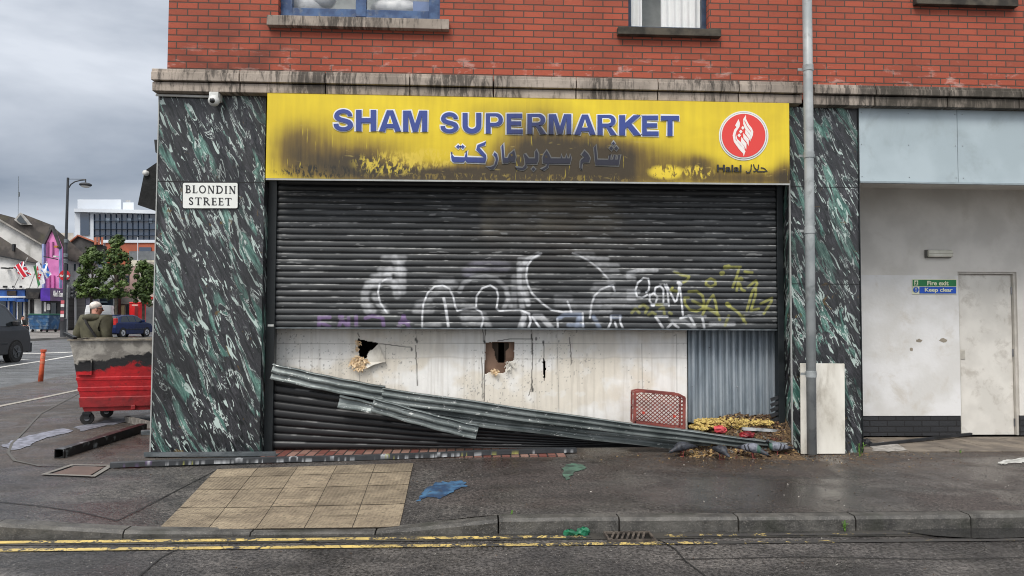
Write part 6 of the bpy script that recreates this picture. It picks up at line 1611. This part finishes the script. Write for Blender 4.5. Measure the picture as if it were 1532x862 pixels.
for y in (431.5,437,442.5): p = W(107.5, y, ty); MB().tube([(p.x, ty-.02, p.z), (p.x+.2, ty-.06, p.z-.02)], [.12,.13], 10).build('visor', blk, tl)
MB().bar(W(100,431,ty), W(104,431,ty), .05, .05).bar(W(100,443,ty), W(104,443,ty), .05, .05).build('signal_bracket', blk, tl)
# blue communal bin
def bigbin(pxc, Y, rz, mats, label):
    q = Vector((wx(pxc, 480, Y), Y, slope(Y)+.02)); r = empty('wheeled_bin', tuple(q), label, 'bin', rz=rz)
    mb = MB(); mb.v = [(-.78,-.48,.2),(.78,-.48,.2),(.78,.48,.2),(-.78,.48,.2),(-.9,-.56,1.25),(.9,-.56,1.25),(.9,.56,1.25),(-.9,.56,1.25)]
    mb.f = [(0,3,2,1),(0,1,5,4),(1,2,6,5),(2,3,7,6),(3,0,4,7),(4,5,6,7)]
    for z in (.45,.75,1.05): k_ = .8+.115*z; mb.box(-k_-.02, k_+.02, -.5-.07*z, -.46-.07*z, z, z+.05)
    lb(mb, 'body', mats[0], r, bevel=.02)
    lb(MB().box(-.95,.95,-.60,.60,1.25,1.30).box(-.9,.9,-.5,.5,1.30,1.36), 'lid', mats[1], r, bevel=.03)
    for sx in (-.62,.62):
        for sy in (-.4,.4): lb(MB().tube([(sx-.03,sy,.1),(sx+.03,sy,.1)], .1, 14), 'wheel', M['rubber'], r)
bigbin(66.5, 48.5, R(-14), (gm('blue bin paint', lin(36,84,128), lin(28,64,100), 2, .6, dirt=lin(120,136,146), ds=2.5), gm('green lid', lin(34,92,78), None, 3)), 'blue wheeled bin with a green lid on the far footway')
MB().box(wx(42,490,50), wx(48,490,50), 50, 50.6, slope(50), slope(50)+.42).build('stone_block', gryw, None, label='low pale block on the far footway left of the blue bin', category='block', bevel=.02)
# red phone kiosk
q = W(205, 498, 53); ks = empty('phone_kiosk', (q.x, 53, slope(53)), 'bright red phone kiosk on the far footway beyond the blue car', 'phone kiosk', rz=R(-10))
redk = gm('bright red paint', lin(206,20,22), lin(186,14,18), 3, .4)
lb(MB().box(-.44,.44,-.44,.44,0,2.2), 'body', redk, ks, bevel=.04); lb(MB().box(-.47,.47,-.47,.47,2.2,2.34), 'roof', redk, ks, bevel=.05)
lb(MB().box(.05,.38,-.455,-.442,.35,2.0), 'door_panel', gm('dark red panel', lin(120,20,22), None, 3), ks); lb(MB().box(-.2,.3,-.46,-.445,2.02,2.14), 'sign_band', gm('pale band', lin(210,170,160), None, 3), ks)

# ------------------------------------------------------------------ vehicles
def vehicle(name, outline, wd, belt, roofin, wheels, wr, paint, loc, rz, label, cat, sidew, cross, parts):
    r = empty(name, tuple(loc), label, cat, rz=rz)
    top = max(z for x, z in outline)
    hw = lambda z: wd/2 - (roofin*max(0, z-belt)/(top-belt)) - .05*max(0, (.55-z))
    n = len(outline); mb = MB()
    mb.v = [(x, -hw(z), z) for x, z in outline]+[(x, hw(z), z) for x, z in outline]
    tr = tessellate_polygon([[Vector((x, z, 0)) for x, z in outline]])
    mb.f = [tuple(t) for t in tr]+[tuple(i+n for i in reversed(t)) for t in tr]+[(i, i+n, (i+1) % n+n, (i+1) % n) for i in range(n)]
    lb(mb, 'body', paint, r, bevel=.05)
    for pl in sidew:
        for s_ in (-1, 1):
            w_ = MB().prism([(x, s_*(hw(z)+.012), z) for x, z in pl], (0, -s_*.03, 0)); lb(w_, 'side_window', M['carglass'], r)
    for nm, (xa_, za_), (xb_, zb_), ins, o_ in cross:
        d = Vector((xb_-xa_, 0, zb_-za_)).normalized(); nrm = Vector((-d.z, 0, d.x))*o_
        P = [Vector((xa_, -hw(za_)+ins, za_))+nrm, Vector((xa_, hw(za_)-ins, za_))+nrm, Vector((xb_, hw(zb_)-ins, zb_))+nrm, Vector((xb_, -hw(zb_)+ins, zb_))+nrm]
        lb(MB().prism(P, -nrm*1.3), nm, M['carglass'], r)
    for x in wheels:
        for s_ in (-1, 1):
            ar_ = MB().tube([(x, s_*(wd/2-.2), wr), (x, s_*(wd/2+.004), wr)], wr*1.14, 28); lb(ar_, 'wheel_arch', M['void'], r)
            w_ = lb(MB().tube([(x, s_*(wd/2-.19), wr), (x, s_*(wd/2+.02), wr)], wr, 28), 'wheel', M['tyre'], r, bevel=.03)
            lb(MB().tube([(x, s_*(wd/2+.0), wr), (x, s_*(wd/2+.032), wr)], wr*.62, 24), 'rim', parts['rim'], w_)
            mb = MB()
            for k in range(5): a_ = k*2*math.pi/5; mb.bar((x, s_*(wd/2+.036), wr), (x+math.cos(a_)*wr*.58, s_*(wd/2+.036), wr+math.sin(a_)*wr*.58), .012, .05, (0,1,0))
            lb(mb, 'spokes', M['chrome'], w_)
    for nm, bx_, m_ in parts['boxes']: lb(MB().box(*bx_), nm, m_, r, bevel=.02)
    for s_ in (-1, 1): lb(MB().box(parts['mirror'][0]-.06, parts['mirror'][0]+.06, s_*(wd/2-.02), s_*(wd/2+.18), parts['mirror'][1], parts['mirror'][1]+.16), 'mirror', parts.get('mm', M['black']), r, bevel=.03)
    return r
redl = gm('red lamp glass', lin(196,30,30), None, 4, .2); headl = gm('headlamp glass', lin(196,202,206), None, 4, .15); plt = flat('yellow number plate', lin(216,190,70)); plw = flat('white number plate', lin(220,220,216))
carblue = gm('dark blue car paint', lin(16,32,78), lin(12,26,64), .6, .2); vang = gm('dark grey van paint', lin(58,58,60), lin(48,48,50), .6, .28); whp = gm('white van paint', lin(226,228,230), lin(214,216,218), .6, .35)
c = W(184, 503, 41.5)
vehicle('hatchback_car', [(-1.9,.28),(-1.95,.62),(-1.9,.92),(-1.72,1.02),(-1.45,1.36),(-.9,1.45),(0,1.46),(.45,1.38),(1.08,1.0),(1.75,.86),(1.95,.66),(1.95,.3),(1.2,.2),(-1.2,.2)], 1.68, .93, .19, (-1.22,1.25), .30, carblue,
    (c.x, 41.5, slope(41.5)-.10), R(80), 'dark blue hatchback parked on the main road beyond the bin', 'car',
    [[(-1.42,1.0),(-1.2,1.33),(-.75,1.38),(-.62,1.0)], [(-.56,1.0),(-.68,1.385),(.0,1.40),(.06,1.0)], [(.12,1.0),(.06,1.395),(.42,1.33),(.96,1.0)]],
    [('rear_window', (-1.78,1.0), (-1.48,1.33), .12, .02), ('windscreen', (.52,1.34), (1.05,1.02), .1, .02)],
    dict(rim=gm('silver rim', lin(190,192,196), None, 3, .3), mirror=(.75,.98), mm=carblue, boxes=[('tail_light', (-1.93,-1.72,-.83,-.64,.80,1.22), redl), ('tail_light', (-1.93,-1.72,.64,.83,.80,1.22), redl), ('number_plate', (-1.975,-1.94,-.26,.26,.58,.70), plt), ('headlight', (1.62,1.86,-.80,-.5,.66,.82), headl), ('headlight', (1.62,1.86,.5,.80,.66,.82), headl), ('door_trim', (-1.0,1.0,-.855,-.84,.5,.55), M['black'])]))
c = W(24, 530, 16.9)
vehicle('passenger_van', [(-2.5,.35),(-2.55,1.0),(-2.4,1.9),(-2.0,1.98),(.9,1.98),(1.25,1.88),(1.95,1.22),(2.35,1.05),(2.48,.75),(2.48,.35),(1.6,.25),(-1.6,.25)], 1.88, 1.12, .2, (-1.55,1.62), .345, vang,
    (c.x-.94, 15.3, slope(16.5)-.11), R(91), 'dark grey passenger van driving in from the left edge of the main road', 'van',
    [[(.35,1.18),(.35,1.84),(.95,1.84),(1.2,1.74),(1.7,1.2)], [(-.9,1.18),(-.9,1.84),(.25,1.84),(.25,1.18)], [(-2.2,1.18),(-2.1,1.84),(-1.0,1.84),(-1.0,1.18)]],
    [('windscreen', (1.28,1.85), (1.93,1.24), .1, .02)],
    dict(rim=gm('dark rim', lin(70,72,74), None, 3, .4), mirror=(1.45,1.2), mm=vang, boxes=[('headlight', (2.15,2.42,-.93,-.62,.82,1.0), headl), ('headlight', (2.15,2.42,.62,.93,.82,1.0), headl), ('number_plate', (2.48,2.50,-.26,.26,.45,.56), plw), ('bumper', (2.3,2.56,-.93,.93,.3,.62), M['black']), ('side_trim', (-1.1,1.15,-.955,-.94,.6,.66), M['black'])]))
c = W(148, 500, 51)
vehicle('panel_van', [(-2.4,.35),(-2.45,1.6),(-2.3,2.12),(1.0,2.15),(1.3,2.0),(1.75,1.3),(2.3,1.1),(2.4,.8),(2.4,.35),(1.5,.28),(-1.5,.28)], 1.85, 1.2, .12, (-1.5,1.55), .34, whp,
    (c.x+.1, 51, slope(51)-.11), R(112), 'white panel van parked beyond the man and the blue car', 'van',
    [[(.45,1.3),(.45,1.9),(.95,1.92),(1.2,1.8),(1.55,1.3)]], [('windscreen', (1.33,1.97), (1.73,1.32), .1, .02), ('rear_window', (-2.44,1.35), (-2.34,1.85), .15, .02)],
    dict(rim=gm('grey rim', lin(120,122,126), None, 3, .4), mirror=(1.3,1.3), boxes=[('tail_light', (-2.46,-2.42,-.9,-.78,.8,1.4), redl), ('tail_light', (-2.46,-2.42,.78,.9,.8,1.4), redl), ('number_plate', (-2.465,-2.44,-.26,.26,.6,.72), plt), ('headlight', (2.1,2.36,-.88,-.6,.85,1.02), headl), ('headlight', (2.1,2.36,.6,.88,.85,1.02), headl)]))

# ------------------------------------------------------------------ people
def skin(name, verts, edges, rad, mat, parent, lv=2, root=0, **k):
    me = bpy.data.meshes.new(name); me.from_pydata([tuple(v) for v in verts], edges, []); me.update()
    o = link(name, me, mat, parent, local=True, **k)
    m = o.modifiers.new('skin', 'SKIN'); m.use_smooth_shade = True
    for i, rr in enumerate(rad):
        sv = me.skin_vertices[0].data[i]; sv.radius = rr if isinstance(rr, tuple) else (rr, rr); sv.use_root = (i == root)
    s_ = o.modifiers.new('sub', 'SUBSURF'); s_.levels = lv; s_.render_levels = lv
    return o
def person(loc, rz, label, J, coat, leg, hairm, long_hair=False):
    """J: joints in a local frame facing +x"""
    r = empty('person', tuple(loc), label, 'person', rz=rz)
    nm = ['pel','spi','che','nec','hed','top','ls','le','lh','lt','rs','re','rh','rt','lhip','lk','la','lf','rhip','rk','ra','rf']
    V = [J[n] for n in nm]; ix = {n: i for i, n in enumerate(nm)}
    E = [('pel','spi'),('spi','che'),('che','nec'),('nec','hed'),('hed','top'),('che','ls'),('ls','le'),('le','lh'),('lh','lt'),('che','rs'),('rs','re'),('re','rh'),('rh','rt'),('pel','lhip'),('lhip','lk'),('lk','la'),('la','lf'),('pel','rhip'),('rhip','rk'),('rk','ra'),('ra','rf')]
    E = [(ix[a], ix[b]) for a, b in E]
    rad = dict(pel=(.15,.12), spi=(.14,.11), che=(.16,.12), nec=.055, hed=(.088,.078), top=(.075,.07), ls=.06, le=.045, lh=.032, lt=.026, rs=.06, re=.045, rh=.032, rt=.026, lhip=.085, lk=.06, la=.04, lf=.035, rhip=.085, rk=.06, ra=.04, rf=.035)
    skin('body', V, E, [rad[n] for n in nm], M['skin'], r)
    cn = ['pel','spi','che','col','ls','le','lw','rs','re','rw']
    JJ = dict(J); JJ['col'] = tuple(Vector(J['che'])*.35+Vector(J['nec'])*.65); JJ['lw'] = tuple(Vector(J['le'])*.12+Vector(J['lh'])*.88); JJ['rw'] = tuple(Vector(J['re'])*.12+Vector(J['rh'])*.88)
    JJ['pel'] = tuple(Vector(J['pel'])+Vector((0,0,-.04)))
    cx_ = {n: i for i, n in enumerate(cn)}
    E2 = [(cx_[a], cx_[b]) for a, b in (('pel','spi'),('spi','che'),('che','col'),('che','ls'),('ls','le'),('le','lw'),('che','rs'),('rs','re'),('re','rw'))]
    skin('jacket', [JJ[n] for n in cn], E2, [.22,.215,.215,.12,.12,.09,.062,.12,.09,.062], coat, r)
    tn_ = ['pel','lhip','lk','la','rhip','rk','ra']; tx = {n: i for i, n in enumerate(tn_)}
    skin('trousers', [J[n] for n in tn_], [(tx[a], tx[b]) for a, b in (('pel','lhip'),('lhip','lk'),('lk','la'),('pel','rhip'),('rhip','rk'),('rk','ra'))], [(.17,.14),.115,.085,.06,.115,.085,.06], leg, r)
    hd = Vector(J['hed']); tp = Vector(J['top']); f = Vector((1,0,0))
    hc = (hd+tp)/2
    lb(MB().ball(hc+Vector((-.016,0,.038)), .099, .084, .082, 20, 12), 'hair', hairm, r, smoothf=True)
    lb(MB().ball(hc+Vector((.012,0,-.03)), .088, .074, .105, 20, 14), 'face', M['skin'], r, smoothf=True)
    lb(MB().tube([hc+Vector((.088,0,-.01)), hc+Vector((.112,0,-.05)), hc+Vector((.09,0,-.055))], [.008,.014,.008], 8), 'nose', M['skin'], r, smoothf=True)
    lb(MB().box(hc.x+.080, hc.x+.086, -.022, .022, hc.z-.088, hc.z-.082), 'mouth', flat('lips', lin(150,84,78), .6), r)
    for s_ in (-1, 1):
        lb(MB().ball(hc+Vector((-.0, s_*.077, -.035)), .02, .008, .03, 8, 6), 'ear', M['skin'], r, smoothf=True)
        lb(MB().ball(hc+Vector((.084, s_*.03, -.012)), .008, .012, .007, 8, 6), 'eye', flat('eye', lin(40,36,34), .3), r)
        sh = Vector(J['la' if s_ > 0 else 'ra']); lb(MB().ball(sh+Vector((.06,0,-.03)), .14, .05, .05, 14, 8), 'shoe', parts_shoe, r, smoothf=True)
        hn = Vector(J['lt' if s_ > 0 else 'rt']); wr_ = Vector(J['lh' if s_ > 0 else 'rh']); dv = (hn-wr_).normalized()
        mb = MB()
        for k in range(4):
            o_ = Vector((.022*(k-1.5), 0, 0)); L_ = (.075,.085,.08,.062)[k]; mb.tube([hn+o_, hn+o_+dv*L_*.55, hn+o_+dv*L_*.9+Vector((0,-s_*.02,0))], [.009,.0085,.006], 8)
        mb.tube([wr_+dv*.02+Vector((.02,0,0)), wr_+dv*.05+Vector((.05,0,0)), wr_+dv*.085+Vector((.055,0,0))], [.011,.010,.007], 8)
        lb(mb, 'fingers', M['skin'], r, smoothf=True)
    return r, hc
parts_shoe = M['rubber']
MY = 5.4; hq = W(146, 470, MY)
st = dict(pel=(0,0,.95), spi=(-.01,0,1.12), che=(-.02,0,1.34), nec=(.0,0,1.50), hed=(.03,0,1.59), top=(.03,0,1.68), ls=(-.03,.19,1.42), le=(-.08,.28,1.12), lh=(.10,.30,.94), lt=(.13,.28,.88), rs=(-.03,-.19,1.42), re=(-.08,-.28,1.12), rh=(.08,-.30,.94), rt=(.11,-.28,.88),
          lhip=(0,.09,.90), lk=(.08,.1,.50), la=(.02,.1,.09), lf=(.14,.1,.04), rhip=(0,-.09,.90), rk=(.0,-.1,.50), ra=(-.10,-.1,.09), rf=(.03,-.1,.04))
man, hc = person((hq.x-.04, MY, slope(MY)), R(84), 'grey haired man in an olive hooded jacket and glasses walking past behind the red bin', st, M['jacket'], M['trouser'], M['hair'])
hd = MB(); hd.ball((-.09, 0, 1.46), .115, .175, .075, 18, 10); lb(hd, 'hood', M['jacket'], man, smoothf=True)
lb(MB().tube([(-.12,.13,1.50),(-.21,.02,1.36),(-.215,-.1,1.2),(-.19,-.19,1.05)], [.02,.026,.026,.022], 8, flat=.5), 'bag_strap', M['strap'], man)
gls = MB()
for s_ in (-1, 1): gls.tube([hc+Vector((-.0,s_*.083,-.008)), hc+Vector((.088,s_*.062,-.008))], .006, 6); gls.ball(hc+Vector((.096,s_*.034,-.012)), .008, .028, .02, 10, 6)
gls.bar(hc+Vector((.1,-.012,-.006)), hc+Vector((.1,.012,-.006)), .008, .008); gl_o = lb(gls, 'glasses', M['black'], man)
TM = Matrix.Translation(hc) @ Matrix.Rotation(R(-58), 4, 'Z') @ Matrix.Translation(-hc)
for ch in [o for o in C.objects if o.parent == man and o.name.split('.')[0] in ('hair','face','nose','mouth','ear','eye','glasses')]: ch.data.transform(TM)
SYY = 41; q = W(31, 490, SYY)
sit = dict(pel=(0,0,.50), spi=(.02,0,.66), che=(.06,0,.86), nec=(.10,0,1.0), hed=(.14,0,1.09), top=(.15,0,1.18), ls=(.06,.19,.92), le=(.18,.24,.68), lh=(.38,.14,.62), lt=(.43,.12,.61), rs=(.06,-.19,.92), re=(.18,-.24,.68), rh=(.38,-.14,.62), rt=(.43,-.12,.61),
           lhip=(.05,.1,.50), lk=(.45,.13,.52), la=(.42,.13,.09), lf=(.55,.13,.04), rhip=(.05,-.1,.50), rk=(.45,-.12,.50), ra=(.5,-.12,.09), rf=(.63,-.12,.04))
parts_shoe = flat('white trainers', lin(226,226,224))
sitter, _ = person((q.x, SYY, slope(SYY)+.02), R(-18), 'person in dark clothes and white trainers sitting on the far footway', sit, gm('black top', lin(30,32,34), lin(40,44,42), 8, .8), M['trouser'], M['darkhair'])
lb(MB().tube([(.16,-.12,.98),(.24,-.14,.82),(.26,-.14,.68)], [.02,.03,.03], 8, flat=.5), 'white_stripe', parts_shoe, sitter)
MB().box(q.x-.35, q.x+.12, SYY-.25, SYY+.3, slope(SYY), slope(SYY)+.40).build('low_seat', darkp, None, label='low dark block the seated person sits on', category='seat', bevel=.02)

# ------------------------------------------------------------------ street trees
lfm = NT('maple leaf', .6); p = lfm.obj()
at_ = lfm.attr('tone'); lfm.col(lfm.mix(at_.outputs['Fac'], lin(44,64,28), lin(92,114,50))); lfm.set('Subsurface Weight', 0)
bark = gm('tree bark', lin(84,76,66), lin(60,54,46), 4, .9)
def tree(pxc, Y, ytop, ybot, rpx, seed, label):
    r2 = random.Random(seed); g0 = slope(Y)+.02; x0_ = wx(pxc, 470, Y); zt, zb_ = wz(pxc, ytop, Y), wz(pxc, ybot, Y); rr = rpx*(Y+D)/F
    r = empty('street_tree', (x0_, Y, g0), label, 'tree', group='young trees along the far footway')
    tk = MB(); tk.tube([(x0_,Y,g0-.1),(x0_+.03,Y,g0+1.5),(x0_-.02,Y,zb_+.3),(x0_+.05,Y,zt-.8)], [.13,.10,.085,.02], 10)
    cl = []
    for k in range(84):
        f = r2.random(); z = zb_+(zt-zb_)*f; prof_ = math.sin(math.pi*min(1,(f*.82+.16)))**.5*(1.0-.2*f)
        a_ = r2.uniform(0, 6.28); rad = rr*prof_*math.sqrt(r2.random())*.9
        c = Vector((x0_+rad*math.cos(a_), Y+rad*math.sin(a_), z)); cl.append((c, rr*r2.uniform(.16,.34)))
        if k % 3 == 0: tk.tube([(x0_, Y, max(zb_, z-.8)), tuple((c+Vector((x0_,Y,z-.4)))/2), tuple(c)], [.04,.025,.01], 6)
    tk.build('trunk', bark, r)
    vs = []; tone = []
    for c, s_ in cl:
        tb_ = r2.uniform(.1,.9)
        for k in range(64):
            d = Vector((r2.gauss(0,1), r2.gauss(0,1), r2.gauss(0,.8))); d = d.normalized()*s_*(r2.random()**.5)
            p_ = c+d; n_ = (d.normalized()+Vector((r2.uniform(-.7,.7), r2.uniform(-.7,.7), r2.uniform(0,1)))).normalized()
            a_ = n_.orthogonal().normalized(); b_ = n_.cross(a_); L_ = r2.uniform(.07,.13)
            vs += [p_-a_*L_, p_+b_*L_*.7, p_+a_*L_, p_-b_*L_*.7]; t_ = min(1, max(0, tb_*.6+.5*r2.random()-.1)); tone += [t_]*4
    me = bpy.data.meshes.new('crown'); me.from_pydata([tuple(v) for v in vs], [], [(i,i+1,i+2,i+3) for i in range(0, len(vs), 4)]); me.update()
    a = me.attributes.new('tone', 'FLOAT', 'POINT'); a.data.foreach_set('value', tone)
    link('crown', me, lfm.m, r)
tree(136, 47, 372, 444, 24, 1, 'leftmost street tree, behind the man and left of the tallest one')
tree(173, 46, 354, 444, 22, 2, 'tallest street tree, in the middle of the row of three')
tree(214, 49, 391, 452, 20, 3, 'rightmost street tree, lower than the others, beside the red kiosk')
# ------------------------------------------------------------------ sky, sun, view
w = bpy.data.worlds.new('World'); scene.world = w; w.use_nodes = True; t = w.node_tree
bg = t.nodes['Background']; bg.inputs['Strength'].default_value = .1
N = t.nodes.new
sky = N('ShaderNodeTexSky'); sky.sky_type = 'NISHITA'; sky.sun_disc = False; sky.sun_elevation = R(52); sky.sun_rotation = R(205); sky.air_density = 1; sky.dust_density = 3
tc = N('ShaderNodeTexCoord'); mp = N('ShaderNodeMapping'); mp.inputs['Scale'].default_value = (1, 1, 3.2); mp.inputs['Location'].default_value = (.35, .1, .62)
t.links.new(tc.outputs['Generated'], mp.inputs[0])
n1 = N('ShaderNodeTexNoise'); n1.inputs['Scale'].default_value = 1.9; n1.inputs['Detail'].default_value = 7; n1.inputs['Roughness'].default_value = .48; n1.inputs['Distortion'].default_value = .25
t.links.new(mp.outputs[0], n1.inputs['Vector'])
cr = N('ShaderNodeValToRGB'); e = cr.color_ramp.elements
e[0].position = .41; e[0].color = (1.7, 2.02, 2.55, 1); e[1].position = .62; e[1].color = (4.9, 5.2, 5.7, 1)
t.links.new(n1.outputs['Fac'], cr.inputs[0])
sep = N('ShaderNodeSeparateXYZ'); t.links.new(tc.outputs['Generated'], sep.inputs[0])
mr = N('ShaderNodeMapRange'); mr.interpolation_type = 'SMOOTHSTEP'
for k, v in zip(('From Min', 'From Max', 'To Min', 'To Max'), (.25, .9, 1.0, 2.5)): mr.inputs[k].default_value = v
t.links.new(sep.outputs['Z'], mr.inputs['Value'])
mr2 = N('ShaderNodeMapRange'); mr2.interpolation_type = 'SMOOTHSTEP'
for k, v in zip(('From Min', 'From Max', 'To Min', 'To Max'), (.3, -.7, 1.0, 1.7)): mr2.inputs[k].default_value = v
t.links.new(sep.outputs['Y'], mr2.inputs['Value'])
mu = N('ShaderNodeMath'); mu.operation = 'MULTIPLY'; t.links.new(mr.outputs[0], mu.inputs[0]); t.links.new(mr2.outputs[0], mu.inputs[1])
vm = N('ShaderNodeVectorMath'); vm.operation = 'SCALE'; t.links.new(cr.outputs[0], vm.inputs[0]); t.links.new(mu.outputs[0], vm.inputs['Scale'])
mx = N('ShaderNodeMix'); mx.data_type = 'RGBA'; mx.inputs[0].default_value = .93
t.links.new(sky.outputs[0], mx.inputs[6]); t.links.new(vm.outputs[0], mx.inputs[7]); 
wm = N('ShaderNodeMix'); wm.data_type = 'RGBA'; wm.blend_type = 'MULTIPLY'; wm.inputs[7].default_value = (1.09, 1.0, .88, 1)
t.links.new(mx.outputs[2], wm.inputs[6]); mr3 = N('ShaderNodeMapRange')
for k, v in zip(('From Min', 'From Max', 'To Min', 'To Max'), (1.0, 2.2, 0, 1)): mr3.inputs[k].default_value = v
t.links.new(mu.outputs[0], mr3.inputs['Value']); t.links.new(mr3.outputs[0], wm.inputs[0]); t.links.new(wm.outputs[2], bg.inputs['Color'])
sl = bpy.data.lights.new('sun', 'SUN'); sl.energy = 1.3; sl.angle = R(20); sl.color = (1, .95, .88)
so = bpy.data.objects.new('sun', sl); C.objects.link(so)
az, el = R(205), R(52)      # from behind the camera, slightly left
dirv = Vector((math.sin(az)*math.cos(el), math.cos(az)*math.cos(el), math.sin(el)))
so.rotation_euler = dirv.to_track_quat('Z', 'Y').to_euler(); so.location = (0, 0, 30)
scene.view_settings.view_transform = 'Standard'; scene.view_settings.look = 'None'; scene.view_settings.gamma = 1
scene.view_settings.use_curve_mapping = False; scene.view_settings.exposure = 0.62
scene.cycles.filter_width = 1.05; scene.cycles.max_bounces = 6; scene.cycles.use_denoising = True
